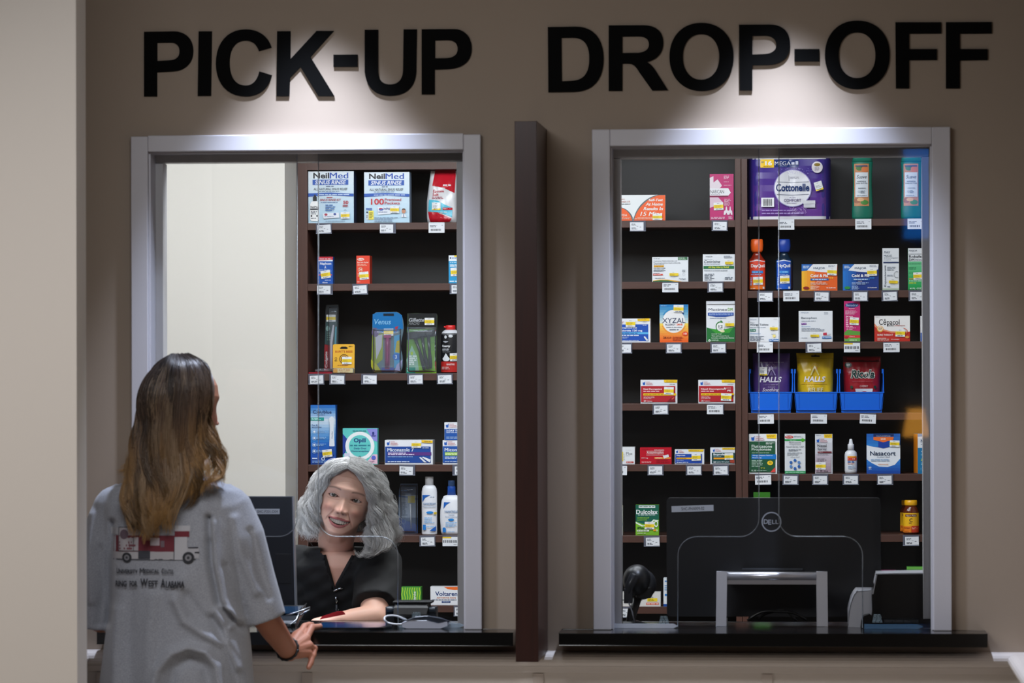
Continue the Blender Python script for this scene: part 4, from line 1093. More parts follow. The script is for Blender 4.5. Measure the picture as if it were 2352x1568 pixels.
def d(f):
    f.rect(1026, 198, 1170, 244, '#1f6a3c'); f.lines(1034, 206, 1160, 236, '#c8dccc', 2); f.text('Cetirizine Hydrochloride and', 662, 244, 1014, 270, '#3c4450', .008); f.text('Pseudoephedrine Hydrochloride', 662, 274, 1064, 298, '#3c4450', .008); f.lines(660, 214, 755, 228, '#8a929c', 1)
    f.rect(664, 320, 818, 346, '#f0b018'); f.text('5 mg/120 mg', 676, 324, 806, 342, '#4a3c10', .01); f.lines(662, 302, 860, 314, '#7a828c', 1); f.lines(662, 352, 930, 366, '#6a727c', 1); f.lines(662, 376, 880, 412, '#8a929c', 3); f.rect(652, 444, 800, 466, '#d8483c'); f.lines(662, 448, 790, 462, '#f0d0cc', 1); f.lines(662, 430, 760, 440, '#8a929c', 1)
    f.lines(680, 500, 855, 514, '#7a828c', 1); f.poly([(650, 545), (760, 528), (880, 530), (1010, 548), (1090, 560), (650, 560)], '#f0b018'); f.poly([(650, 552), (760, 538), (880, 542), (980, 560), (650, 560)], '#1f6a3c'); f.text('Padagis', 1040, 508, 1144, 534, '#4c5c70', .004, .2); f.ell(1115, 455, 20, 20, '#b8c0c8', hole=.85); f.lines(1090, 384, 1140, 418, '#8a929c', 3)
carton(A2, (640, 196, 1180, 560), 'A', 1, .05, '#e6eaee', 'white cetirizine and pseudoephedrine box with a green corner', GA, d, (963, 452, 0), stk=dict(w=22, h=13, yellow_only=True))
def d(f):
    f.text('MAJOR', 1446, 182, 1546, 204, '#3f4a5c', .004); f.text('Cetirizine', 1418, 244, 1660, 284, '#2f3a4a', .01, .25); f.lines(1420, 296, 1714, 308, '#8088a0', 1); f.lines(1420, 222, 1600, 232, '#98a0ac', 1)
    f.rect(1410, 328, 1868, 372, '#1f7040'); f.text('All Day Allergy Relief', 1482, 334, 1794, 366, '#e0e034', .02); f.text('INDOOR & OUTDOOR ALLERGIES', 1422, 388, 1770, 408, '#5a6470', .004)
    f.lines(1424, 438, 1580, 545, '#6a7480', 5, .45); f.ell(1792, 462, 20, 20, '#c0c8d0', hole=.85); f.lines(1730, 490, 1860, 535, '#7a828c', 2); f.lines(1714, 176, 1860, 214, '#98a0ac', 3)
carton(A2, (1400, 156, 1880, 558), 'A', 1, .05, '#e6eaee', 'white cetirizine box with a green all-day allergy stripe', GA, d, (1792, 282, 0), stk=dict(w=20, h=13, yellow_only=True))
def d(f):
    f.rect(0, 1206, 582, 1456, '#1650b4'); f.poly([(582, 1206), (582, 1400), (540, 1456), (300, 1456)], '#1650b4'); f.text('Pseudoephedrine', 60, 1242, 412, 1274, '#e8eef6', .03); f.text('Hydrochloride 120 mg', 20, 1284, 492, 1320, '#e8eef6', .03); f.rect(0, 1322, 582, 1352, '#5ab4e8'); f.lines(60, 1328, 420, 1348, '#1c4c90', 1, .6, False)
    f.lines(60, 1360, 440, 1380, '#e0e8f4', 1, .7, False); f.lines(60, 1388, 312, 1416, '#a8c0e8', 2); f.lines(60, 1438, 440, 1452, '#cfdcf0', 1, .6, False); f.poly([(418, 1124), (602, 1118), (602, 1156), (424, 1156)], '#f6c81c'); f.lines(430, 1130, 590, 1142, '#a8842c', 1); f.lines(100, 1160, 230, 1190, '#c87c84', 2); f.lines(500, 1212, 575, 1226, '#e0e8f4', 1)
    f.poly([(512, 1392), (530, 1380), (580, 1440), (560, 1456)], '#e4e8ee'); f.lines(500, 1164, 584, 1176, '#9098a4', 1)
carton(A2, (-60, 1120, 612, 1474), 'A', 2, .06, '#e8ebf0', 'blue and white pseudoephedrine box cut off by the frame', GA, d, (316, 1190, 0), stk=dict(w=22, h=16), side='#c8ccd4')
def d(f):
    f.grad(752, 908, 1182, 1190, '#1278bc', '#dfe6dc', 7); f.grad(752, 1190, 1182, 1474, '#f6dc5c', '#f05c1c', 8); f.ell(965, 1160, 168, 172, '#ececec', n=36); f.ell(965, 1160, 190, 195, '#f0903c', hole=.93, a0=200, a1=340); f.ell(965, 1160, 190, 195, '#2a90c8', hole=.93, a0=80, a1=150); f.ell(965, 1160, 192, 197, '#1c4484', hole=.9, a0=35, a1=55)
    f.text('XYZAL', 792, 1112, 1138, 1184, '#1c3458', .0); f.text('ALLERGY', 834, 1196, 992, 1222, '#2c3c58', .012); f.text('24HR', 1006, 1194, 1098, 1222, '#e8602c', .02); f.lines(850, 1240, 1085, 1258, '#8a94a0', 1, .6, False); f.lines(900, 1272, 1036, 1296, '#7a8490', 1, .6, False)
    f.ell(1135, 1346, 44, 32, '#e8481c'); f.text('10', 1114, 1330, 1158, 1360, '#f4e8e0', .02); f.text('24', 806, 1386, 850, 1420, '#7c2c10', .03); f.text('HOUR', 858, 1390, 930, 1416, '#8c3c18', .02); f.lines(946, 1386, 1130, 1450, '#c04c20', 4); f.lines(770, 922, 858, 934, '#a0c8e4', 1)
carton(A2, (752, 908, 1182, 1474), 'A', 2, .04, '#f0a030', 'blue to orange allergy box with a white circle', GA, d, (1037, 972, -.02), stk=dict(w=23, h=17))
def d(f):
    f.rect(1476, 938, 1862, 1076, '#f0f1f3'); f.text('Mucinex', 1488, 964, 1770, 1004, '#1c3050', .006); f.text('DM', 1778, 960, 1846, 1004, '#6aa828', .02); f.poly([(1476, 1030), (1862, 1030), (1862, 1072), (1740, 1092), (1600, 1092), (1476, 1072)], '#1c4ca4'); f.lines(1492, 1038, 1846, 1070, '#a8c0e4', 2, .5, False)
    f.lines(1506, 1106, 1826, 1118, '#6a90b8', 1); f.poly([(1456, 1250), (1600, 1290), (1740, 1290), (1880, 1240), (1880, 1462), (1456, 1462)], '#1c7434'); f.poly([(1500, 1262), (1660, 1290), (1860, 1250), (1800, 1330), (1600, 1340)], '#3a9c34')
    f.ell(1664, 1236, 72, 76, '#2c7c38', hole=.8, a0=60, a1=230); f.poly([(1668, 1140), (1700, 1166), (1660, 1196)], '#2c7c38'); f.ell(1666, 1242, 60, 64, '#eef0ee'); f.text('12', 1636, 1214, 1700, 1256, '#24303c', .02); f.text('HOUR', 1640, 1264, 1698, 1280, '#4c5864', .01); f.ell(1694, 1306, 34, 18, '#e6e2b4')
    f.text('Controls Cough', 1530, 1340, 1682, 1358, '#dfeee0', .012); f.text('Thins and Loosens Mucus', 1530, 1368, 1792, 1386, '#dfeee0', .012); f.text('Immediate and Extended Release', 1530, 1398, 1868, 1416, '#dfeee0', .012); f.lines(1530, 1430, 1660, 1456, '#b8dcbc', 2); f.ell(1500, 1446, 18, 18, '#dfeee0', hole=.3)
    f.grad(1456, 860, 1880, 900, '#c8ccd2', '#e4e6ea', 3)
carton(A2, (1452, 858, 1882, 1470), 'A', 2, .04, '#e6e8ec', 'white and green cough tablet box beside the upright', GA, d, (1800, 1206, 0), stk=dict(w=22, h=16, yellow_only=True))
def nd(f, x0, y0, x1, y1, t2, sub, n, pill):
    gnp(f, x0 + 24, y0 + 22, .95); f.poly([(x0 + 280, y0), (x1, y0), (x1 - 2, y0 + 34), (x0 + 285, y0 + 32)], '#f6cc1c'); f.lines(x0 + 310, y0 + 10, x1 - 14, y0 + 26, '#b08c1c', 2); f.lines(x1 - 90, y0 + 48, x1 - 14, y0 + 58, '#8890a0', 1)
    f.rect(x0 + 6, y0 + 74, x1 - 22, y1 - 18, '#b4202c'); f.text(t2, x0 + 34, y0 + 100, x0 + sub, y0 + 124, '#f2e2e2', .03); f.lines(x0 + 34, y0 + 128, x0 + 250, y0 + 144, '#f0c8cc', 1, .7)
    f.rect(x0 + 34, y0 + 160, x1 - 12, y0 + 186, '#f6cc1c'); f.lines(x0 + 42, y0 + 166, x0 + 270, y0 + 180, '#b08c1c', 1, .6, False); f.lines(x0 + 36, y0 + 196, x0 + 180, y0 + 228, '#e8b0b4', 3)
    f.text(n, x0 + 38, y0 + 240, x0 + 64, y0 + 260, '#f2e2e2', .03); f.text('Tablets', x0 + 70, y0 + 244, x0 + 140, y0 + 260, '#e8c8cc', .01)
def d(f):
    nd(f, 373, 376, 812, 656, 'Nasal Decongestant', 258, '24', 1); f.poly([(690, 636), (740, 590), (786, 570), (790, 636)], '#7c1420'); f.poly([(745, 600), (775, 580), (780, 590), (750, 612)], '#d8604c')
carton(A3, (373, 376, 812, 656), 'A', 3, .04, '#e8eaee', 'red and white nasal decongestant box, twenty-four count, further from the upright', GA, d, (713, 505, -.03), stk=dict(w=22, h=17))
def d(f):
    nd(f, 1066, 376, 1508, 656, 'Nasal Decongestant', 336, '36', 1); f.text('PE', 1416, 494, 1460, 516, '#f2e2e2', .03); f.ell(1384, 476, 9, 9, '#f2e2e2'); f.lines(1400, 470, 1488, 480, '#f2d8da', 1); f.poly([(1466, 560), (1490, 552), (1478, 604)], '#5c1018'); f.ell(1472, 620, 12, 12, '#c8201c')
carton(A3, (1066, 376, 1508, 657), 'A', 3, .04, '#e8eaee', 'red and white nasal decongestant PE box, thirty-six count, beside the upright', GA, d, (1402, 582, -.06), stk=dict(w=24, h=17))
def d(f):
    f.text('Plus', 200, 1244, 274, 1276, '#4c545e', .004); f.lines(196, 1216, 286, 1224, '#c0c4ca', 1); f.lines(196, 1284, 262, 1292, '#8a9098', 1); f.rect(200, 1354, 288, 1374, '#b83c34'); f.lines(204, 1358, 284, 1370, '#e8c8c4', 1); f.rect(120, 1240, 165, 1350, '#f0d838'); f.lines(170, 1260, 182, 1340, '#a8acb4', 4)
carton(A3, (-30, 1184, 302, 1388), 'A', 4, .07, '#e4e7ea', 'white box on the fifth shelf cut off by the frame, with a small red band', GA, d, side='#c0c2c6')
def d(f):
    f.text('MAJOR', 388, 1206, 468, 1222, '#8c1420', .004); f.text('EXTRA STRENGTH', 540, 1212, 654, 1226, '#f0d8da', .01); f.text('Acetaminophen', 446, 1238, 650, 1270, '#f4e4e4', .012); f.rect(444, 1230, 652, 1234, '#f0d8da'); f.rect(444, 1276, 652, 1280, '#f0d8da'); f.rect(540, 1304, 734, 1324, '#f08c3c'); f.text('CAPLETS', 552, 1306, 626, 1320, '#f6e4d0', .01)
    f.poly([(640, 1286), (706, 1272), (714, 1300), (656, 1322)], '#dfdfe4'); f.text('500 mg', 384, 1308, 462, 1322, '#f0d8da', .01); f.text('100 Caplets', 566, 1336, 700, 1352, '#7c101c', .012); f.text('500 mg Each', 560, 1358, 720, 1374, '#7c101c', .012); f.lines(386, 1354, 530, 1374, '#e8a8ac', 2)
carton(A3, (366, 1188, 744, 1388), 'A', 4, .05, '#bc1428', 'red acetaminophen box on the fifth shelf', GA, d, rough=.25)
def d(f):
    gnp(f, 798, 1222, .75); f.poly([(944, 1212), (1132, 1212), (1124, 1236), (950, 1236)], '#f6cc1c'); f.lines(960, 1218, 1110, 1230, '#b08c1c', 1); f.rect(790, 1266, 1110, 1374, '#1c48a8'); f.text('Naproxen', 806, 1274, 910, 1294, '#e8ecf4', .03); f.rect(804, 1308, 1000, 1326, '#f6b41c'); f.lines(810, 1312, 980, 1322, '#9a6c10', 1); f.lines(806, 1338, 900, 1346, '#a8b8e0', 1); f.text('50', 806, 1358, 826, 1370, '#e8ecf4', .03); f.lines(832, 1358, 950, 1370, '#cfd8ec', 1)
carton(A3, (784, 1212, 1136, 1386), 'A', 4, .05, '#e6e9ee', 'small blue and white naproxen box', GA, d, (1041, 1302, .03), stk=dict(w=21, h=16))
def d(f):
    gnp(f, 1240, 1206, .75); f.poly([(1352, 1192), (1504, 1190), (1504, 1212), (1356, 1212)], '#f6cc1c'); f.lines(1366, 1196, 1490, 1208, '#b08c1c', 1); f.rect(1228, 1250, 1504, 1372, '#1c4848'); f.text('Ibuprofen', 1248, 1256, 1396, 1288, '#e8ecf0', .03); f.lines(1250, 1292, 1360, 1300, '#a0bcbc', 1); f.rect(1250, 1308, 1400, 1326, '#f0a01c')
    f.text('50', 1248, 1350, 1276, 1370, '#e8ecf0', .03); f.text('Caplets 200 mg Each', 1282, 1350, 1436, 1368, '#cfdcdc', .012); f.poly([(1440, 1342), (1500, 1330), (1500, 1370), (1450, 1366)], '#a8402c')
carton(A3, (1210, 1190, 1506, 1384), 'A', 4, .05, '#e6e9ee', 'dark green and white ibuprofen box beside the upright', GA, d, (1434, 1294, .03), stk=dict(w=20, h=15))
def d(f):
    f.rect(330, 244, 550, 440, '#14604c'); f.poly([(330, 400), (380, 420), (440, 436), (500, 390), (548, 384), (548, 524), (330, 524)], '#7cb82c'); f.poly([(330, 405), (400, 440), (460, 420), (500, 382), (546, 392), (546, 400), (504, 394), (460, 436), (390, 450), (330, 418)], '#e8f0e8')
    f.rect(360, 250, 516, 272, '#e8ecec'); f.lines(366, 254, 510, 268, '#3c6c58', 1, .6, False); f.text('Dulcolax', 336, 290, 540, 332, '#f0f4f4', .02); f.lines(354, 334, 524, 346, '#b8d4cc', 1); f.text('OVERNIGHT', 346, 360, 460, 376, '#8cc838', .012); f.text('LAXATIVE', 346, 380, 436, 394, '#8cc838', .012)
    f.lines(346, 450, 410, 476, '#2c5c28', 2); f.rect(342, 482, 458, 498, '#e4ecd8'); f.lines(348, 485, 450, 495, '#4c7c38', 1); f.ell(510, 484, 14, 12, '#e8a020'); f.lines(346, 506, 460, 520, '#d0e8a8', 1); f.text('5', 524, 478, 540, 496, '#e8f0d8', .02); f.ell(524, 424, 20, 30, '#e8f0e8', hole=.6)
carton(C1, (330, 244, 550, 534), 'A', 5, .04, '#7cb82c', 'green and dark teal laxative box above the barcode scanner', GA, d, (462, 440, -.02), stk=dict(w=22, h=17))
carton(C1, (60, 252, 206, 534), 'A', 5, .04, '#e4e4e0', 'white box edge showing beside the frame on the sixth shelf', GA, lambda f: (f.rect(60, 252, 206, 262, '#e0c84c'), f.rect(150, 418, 206, 438, '#3c74b8')))
def d(f):
    f.rect(430, 1172, 550, 1194, '#d8583c'); f.lines(436, 1176, 546, 1190, '#f0c8bc', 1, .7, False); f.rect(440, 1128, 536, 1160, '#f0d42c'); f.lines(450, 1134, 520, 1154, '#9a8418', 2); f.lines(200, 1140, 226, 1152, '#4c5460', 1); f.lines(380, 1138, 396, 1150, '#4c5460', 1); f.lines(455, 1112, 500, 1122, '#8c94a0', 1)
carton(C1, (100, 1070, 566, 1208), 'A', 6, .05, '#dcdad6', 'white box with a red band standing behind the barcode scanner', GA, d)
def d(f):
    f.rect(594, 1186, 720, 1210, '#1c4c9c'); f.lines(606, 956, 700, 980, '#5a8cc8', 1); f.rect(606, 1090, 720, 1110, '#3c84cc'); f.lines(604, 1000, 700, 1060, '#7fa8d4', 3)
carton(C1, (594, 938, 720, 1210), 'A', 6, .05, '#dfe5ea', 'tall white and blue box half hidden by the monitor', GA, d)

# ------------------------------------------------------------------ right window, right bay
# the pack of toilet rolls: four rolls under printed film
def rolls():
    Z = B1; Y = S + .02
    a, b = PX(1700 + 92 / 4.9, Y), PX(1700 + 1028 / 4.9, Y)
    zb = zB[0] + .0004; zt = W(1815, 340 + 100 / 4.9, Y).z
    dp = (b - a) * .95
    r = (92, 100, 1028, 797)
    cxm = (a + b) / 2
    def front(u):   # two lobes with rounded outer corners
        x = (u * 2 - 1)
        lobe = 1 - .05 * max(0, 1 - abs(x) / .14) ** 1.5
        side = max(0, (abs(x) - .72) / .28)
        return .5 * (lobe - (1 - math.sqrt(max(0, 1 - side * side))) * .45)
    def Sf(u, v, l):
        x = a + (b - a) * u
        e = .0
        wr = .0006 * math.sin(26 * v + 9 * u) + .0003 * math.sin(50 * u + 18 * v)
        yy = Y + dp / 2 - dp * front(u) + e + wr
        return Vector((x, yy - l, zt + (zb - zt) * v))
    mb = MB(); m = mat('#3b2f86', .22)
    mb.grid(lambda u, v: Sf(u, v, 0), 48, 30, m)
    mb.grid(lambda u, v: Vector((Sf(u, v, 0).x, 2 * (Y + dp / 2) - Sf(u, v, 0).y, Sf(u, v, 0).z)), 48, 30, m, flip=True)
    for vv in (0.0, 1.0):
        mb.grid(lambda u, v: Vector((Sf(u, vv, 0).x, Sf(u, vv, 0).y * (1 - v) + (2 * (Y + dp / 2) - Sf(u, vv, 0).y) * v, Sf(u, vv, 0).z)), 48, 2, mat('#dfe0e6', .6))
    for uu in (0.0, 1.0):
        mb.grid(lambda u, v: Vector((Sf(uu, v, 0).x, Sf(uu, v, 0).y * (1 - u) + (2 * (Y + dp / 2) - Sf(uu, v, 0).y) * u, Sf(uu, v, 0).z)), 2, 30, m)
    f = Face(mb, r, Sf, True, .22)
    f.grad(92, 130, 1028, 765, '#3a2c8a', '#6a3a90', 9)
    f.rect(92, 100, 1028, 124, '#e2e3e8'); f.rect(110, 764, 1018, 797, '#dcdce2')
    f.poly([(400, 130), (660, 130), (675, 160), (660, 215), (400, 215)], '#1c3478'); f.rect(236, 126, 388, 218, '#f4c824'); f.text('16', 290, 144, 366, 192, '#f0f2f6', .035); f.text('4=', 244, 144, 274, 166, '#2c3c20', .02); f.lines(270, 198, 370, 208, '#9a7c14', 1)
    f.text('MEGA', 398, 150, 576, 192, '#e4e8f4', .012); f.rect(585, 160, 620, 186, '#cfd4ea'); f.rect(632, 146, 662, 186, '#cfd4ea'); f.lines(440, 198, 545, 206, '#9aa4d4', 1)
    f.ell(598, 450, 214, 210, '#8f84c4', n=40); f.ell(598, 450, 204, 202, '#e4e4ea', n=40); f.rect(552, 262, 564, 370, '#b8b8c0'); f.lines(570, 320, 690, 350, '#a8a8b4', 2); f.poly([(420, 376), (600, 384), (780, 376), (780, 382), (600, 390), (420, 382)], '#5a6078'); f.poly([(420, 516), (600, 524), (780, 516), (780, 522), (600, 530), (420, 522)], '#5a6078')
    f.text('Cottonelle', 410, 400, 786, 486, '#16336c', .03); f.text('ULTRA', 560, 546, 630, 562, '#5a4c7c', .0); f.text('COMFORT', 500, 570, 692, 602, '#5a4c7c', .008); f.lines(530, 610, 660, 622, '#b0a8c8', 1)
    f.rect(244, 556, 388, 658, '#e6e7ec'); f.bars(264, 568, 366, 646); f.rect(716, 588, 852, 626, '#d8d8de'); f.rect(722, 628, 850, 668, '#c8c8d0')
    f.ell(874, 218, 62, 64, '#e2dce0'); f.ell(874, 190, 36, 18, '#8a7430'); f.lines(846, 215, 902, 262, '#a8a0b0', 4); f.lines(250, 690, 620, 706, '#a890cc', 1, .7, False); f.lines(250, 722, 720, 738, '#a890cc', 1, .7, False)
    rg = random.Random(3)
    for _ in range(60): x = 420 + rg.random() * 400; y = 225 + rg.random() * 60; f.rect(x, y, x + 5, y + 5, '#8c84cc', False)
    for _ in range(60): x = 560 + rg.random() * 200; y = 660 + rg.random() * 70; f.rect(x, y, x + 5, y + 5, '#c8a8d4', False)
    o = tag(mb.build('toilet_roll_pack', None, (cxm, Y + dp / 2, zb)), 'purple film-wrapped pack of toilet rolls on the top shelf', 'toilet paper', GB)
    sticker(o, f, 890, 428, w=18, h=20, rot=.28, flip=True)
rolls()
def suave(r, x, label, sh, nm):
    def d(f):
        x0 = x
        f.rect(x0, 178, x0 + 166, 650, '#c88a5c'); f.ell(x0 + 60, 225, 40, 30, '#4c7a3c'); f.ell(x0 + 120, 240, 40, 34, '#d87c48'); f.ell(x0 + 30, 590, 36, 30, '#9c5c3c'); f.ell(x0 + 115, 610, 44, 26, '#4c8a3c'); f.ell(x0 + 70, 580, 40, 20, '#e0b07c')
        f.rect(x0 + 14, 196, x0 + 150, 210, '#3c4c74'); f.rect(x0 + 12, 274, x0 + 156, 550, '#d8dfe6'); f.text('Suave', x0 + 26, 304, x0 + 142, 344, '#2c3c50', .004, .3); f.text('ALMOND &', x0 + 34, 370, x0 + 132, 384, '#3c4c60', .004); f.text('SHEA BUTTER', x0 + 20, 392, x0 + 150, 404, '#3c4c60', .004)
        f.text(sh, x0 + 44, 446, x0 + 128, 460, '#5a6878', .002); f.lines(x0 + 70, 476, x0 + 122, 510, '#8a98a8', 3); f.lines(x0 + 26, 528, x0 + 146, 538, '#8a98a8', 1); f.ell(x0 + 52, 490, 12, 12, '#9aa8b4', hole=.7)
    hw = (r[2] - r[0]) / 2
    bottle(B1, r, 'B', 0, [(hw * .9, 150), (hw, 158), (hw * .93, 260), (hw * .9, 400), (hw * .94, 520), (hw, 700), (hw, 770), (hw * .95, 797)], label, d, nm, group=GB, ry=.42, body='#14705c',
           cap=[([(hw * .62, 30), (hw * .72, 40), (hw * .9, 100), (hw * .97, 150)], '#1a7c66', 'cap')], lab=(x - 6, 170, x + 172, 660),
           st=(1436, 706, -.03) if x < 1500 else None, stk=dict(w=23, h=18), rough=.3)
suave((1264, 30, 1502, 797), 1290, 'green shampoo bottle with an almond picture label, left of two', 'SHAMPOO', 'shampoo_bottle')
suave((1815, 30, 2070, 797), 1846, 'green conditioner bottle cut off by the right frame', 'CONDITIONER', 'conditioner_bottle')
# cold medicine bottles
def quil(r, word, cols, label, xs_, sx):
    body, lab_, band, capc, low = cols
    x0, x1 = xs_
    def d(f):
        f.rect(x0, 1250, x1, 1560, lab_); f.poly([(x0, 1262), ((x0 + x1) / 2, 1246), (x1, 1262), (x1, 1270), ((x0 + x1) / 2, 1254), (x0, 1270)], '#dfe2ea'); f.text(word, x0 + 14, 1292, x1 - 4, 1336, '#f0f0f2', .03)
        f.rect(x0 + 22, 1362, x1 - 22, 1390, band); f.lines(x0 + 30, 1368, x1 - 30, 1384, '#a0d0f0', 1); f.lines(x0 + 14, 1396, x1 - 20, 1410, '#e8b8a8' if body[1] > '8' else '#9ab8e8', 1); f.grad(x0, 1430, x1, 1560, lab_, low, 4); f.rect(x1 - 26, 1532, x1 - 6, 1554, '#dfe4ea'); f.lines(x0 + 10, 1545, x0 + 70, 1556, '#f0d8c8', 1); f.lines(x0 + 6, 1430, x0 + 30, 1520, '#f0c8b0' if body[1] > '8' else '#9ab8e8', 5)
    hw = (r[2] - r[0]) / 2
    cx = (r[0] + r[2]) / 2
    bottle(B1, r, 'B', 1, [(34, 1150), (44, 1185), (62, 1215), (hw * .96, 1250), (hw, 1290), (hw * .98, 1400), (hw, 1540), (hw * .95, 1570)], label, d, 'syrup_bottle', group=GB, ry=.6, body=body,
           cap=[([(60, 1026), (68, 1034), (72, 1090), (68, 1140), (54, 1165)], capc, 'cap')], lab=(x0, 1246, x1, 1562), st=sx, stk=dict(w=22, h=17), rough=.15)
quil((96, 1026, 290, 1576), 'DayQuil', ('#8a2410', '#e23c1c', '#1c7cd0', '#f0641c', '#f07c1c'), 'orange daytime cold medicine bottle beside the upright', (112, 284), (205, 1470, .03))
quil((400, 1022, 600, 1576), 'NyQuil', ('#0c2438', '#1450b8', '#2c8cdc', '#143c9c', '#1c60cc'), 'dark blue nighttime cold medicine bottle', (416, 572), (506, 1456, .03))
def major(f, x0, y0, x1, y1, c1, c2, sub, arrow, pill):
    f.grad(x0, y0, x0 + 150, y1, c1[0], c1[1], 5, True); f.poly([(x0 + 130, y0), (x1, y0), (x1 - 6, y0 + 60), (x0 + 280, y0 + 92), (x0 + 170, y0 + 84), (x0 + 60, y0 + 70)], '#e9eaec'); f.poly([(x0, y0), (x0 + 126, y0), (x0 + 60, y0 + 72), (x0, y0 + 78)], '#2468b8')
    f.lines(x0 + 16, y0 + 16, x0 + 90, y0 + 46, '#cfe0f0', 3); f.text('MAJOR', x0 + 134, y0 + 34, x0 + 264, y0 + 62, '#2c4868', .008); f.lines(x0 + 300, y0 + 12, x1 - 14, y0 + 34, '#98a0b0', 2)
    f.text('Cold & Flu', x0 + 100, y0 + 112, x0 + 296, y0 + 146, '#f2f0ee', .03); f.rect(x0 + 100, y0 + 160, x0 + 304, y0 + 182, '#1c5ca8'); f.lines(x0 + 122, y0 + 165, x0 + 280, y0 + 177, '#cfe0f0', 1, .7, False); f.lines(x0 + 170, y0 + 188, x0 + 226, y0 + 196, '#f0d8c8', 1)
    for k in range(3): f.poly([(x0 + 300 + 20 * k, y0 + 142), (x0 + 318 + 20 * k, y0 + 156), (x0 + 300 + 20 * k, y0 + 170), (x0 + 306 + 20 * k, y0 + 156)], arrow)
    f.lines(x0 + 100, y0 + 204, x1 - 70, y0 + 232, '#f0d0b8' if sub else '#a8c0e4', 2, .5); f.lines(x0 + 100, y0 + 240, x0 + 200, y0 + 286, '#f0d0b8' if sub else '#a8c0e4', 5, .5)
    f.ell(x0 + 50, y0 + 266, 34, 16, pill); f.text('16 Softgels', x1 - 122, y0 + 258, x1 - 20, y0 + 276, '#f2f0ee', .02)
carton(B1, (692, 1306, 1094, 1602), 'B', 1, .04, '#e4601c', 'orange daytime cold and flu box', GB, lambda f: major(f, 692, 1306, 1094, 1602, ('#f4bc2c', '#ee7c20'), 0, 1, '#f4bc2c', '#8c1c14'), (1034, 1390, -.05), stk=dict(w=22, h=17))
carton(B1, (1156, 1306, 1558, 1602), 'B', 1, .04, '#143480', 'blue nighttime cold and flu box', GB, lambda f: major(f, 1156, 1306, 1558, 1602, ('#1c78cc', '#164c9c'), 0, 0, '#2c8cdc', '#2c8c40'), (1484, 1396, .04), stk=dict(w=22, h=17))
def d(f):
    f.text('MAX', 1620, 1158, 1690, 1184, '#4c5a70', .01, .25); f.text('MUCUS', 1620, 1198, 1706, 1220, '#5a687c', .002); f.text('& Chest Congestion', 1620, 1228, 1776, 1242, '#4c5a70', .004); f.lines(1620, 1250, 1740, 1260, '#a0a8b4', 1); f.rect(1612, 1278, 1786, 1292, '#1c305c'); f.text('Expectorant', 1620, 1316, 1646, 1552, '#3c485c', .008, 0, 90)
    f.lines(1652, 1330, 1750, 1376, '#7a8494', 3, .4); f.ell(1762, 1420, 32, 36, '#4c545e', hole=.9, a0=60, a1=300); f.lines(1652, 1420, 1730, 1440, '#a0a8b4', 2); f.lines(1655, 1548, 1690, 1560, '#4c5a70', 1); f.grad(1602, 1570, 1788, 1592, '#c8ccbc', '#a8c0a8', 2)
carton(B1, (1602, 1126, 1788, 1594), 'B', 1, .04, '#dcdfe2', 'tall white mucus expectorant box', GB, d, (1720, 1500, -.03), stk=dict(w=22, h=14, yellow_only=True))
def d(f):
    f.rect(1890, 1126, 2120, 1276, '#dfe2e5'); f.text('MAJOR', 1900, 1146, 1994, 1168, '#3c4a60', .006); f.text('Robafen', 1900, 1204, 2066, 1236, '#30343c', .01); f.text('DM', 1900, 1242, 1960, 1270, '#30343c', .01); f.lines(1970, 1246, 2100, 1266, '#9aa0a8', 2); f.rect(1892, 1190, 2120, 1194, '#6a7078')
    f.grad(1890, 1278, 2120, 1594, '#6cc08c', '#1c9c4c', 6); f.lines(1898, 1294, 2100, 1310, '#2c7c50', 2); f.lines(1898, 1340, 1990, 1370, '#2c7c50', 2); f.lines(1898, 1400, 1960, 1412, '#2c7c50', 1); f.lines(1900, 1466, 2060, 1480, '#e08c3c', 1); f.lines(1900, 1490, 2060, 1502, '#dff0e4', 1); f.lines(1900, 1512, 2000, 1526, '#d8d83c', 1); f.text('4 FL OZ', 1910, 1572, 2040, 1590, '#e8f4ec', .012)
carton(B1, (1890, 1126, 2130, 1600), 'B', 1, .045, '#1c9c4c', 'green and white cough syrup box cut off by the right frame', GB, d, (1998, 1440, .05), stk=dict(w=20, h=17))
# third shelf
def d(f):
    f.text('MAJOR', 112, 454, 186, 468, '#6a84a8', .002); f.text('4 Hour', 112, 486, 164, 498, '#6a7484', .002); f.text('Allergy Tablets', 112, 504, 318, 530, '#3c4858', .008); f.lines(112, 540, 300, 550, '#8a94a4', 1); f.rect(112, 560, 176, 590, '#2c7c64'); f.text('4 mg', 118, 566, 168, 584, '#e4efe8', .012); f.text('Antihistamine', 114, 604, 230, 618, '#4c8cc8', .002)
    f.lines(112, 636, 275, 696, '#7a8494', 4, .45); f.ell(382, 640, 18, 18, '#f0e08c'); f.rect(324, 674, 438, 700, '#2470b8'); f.text('24 Tablets', 328, 678, 434, 696, '#e8eef4', .02); f.lines(350, 614, 410, 622, '#a0a8b4', 1); f.lines(378, 450, 434, 456, '#a0a8b4', 1)
carton(B2, (103, 434, 444, 704), 'B', 2, .05, '#e4e7eb', 'white allergy tablets box with a teal dosage label', GB, d, (376, 556, -.02), stk=dict(w=19, h=13, yellow_only=True))
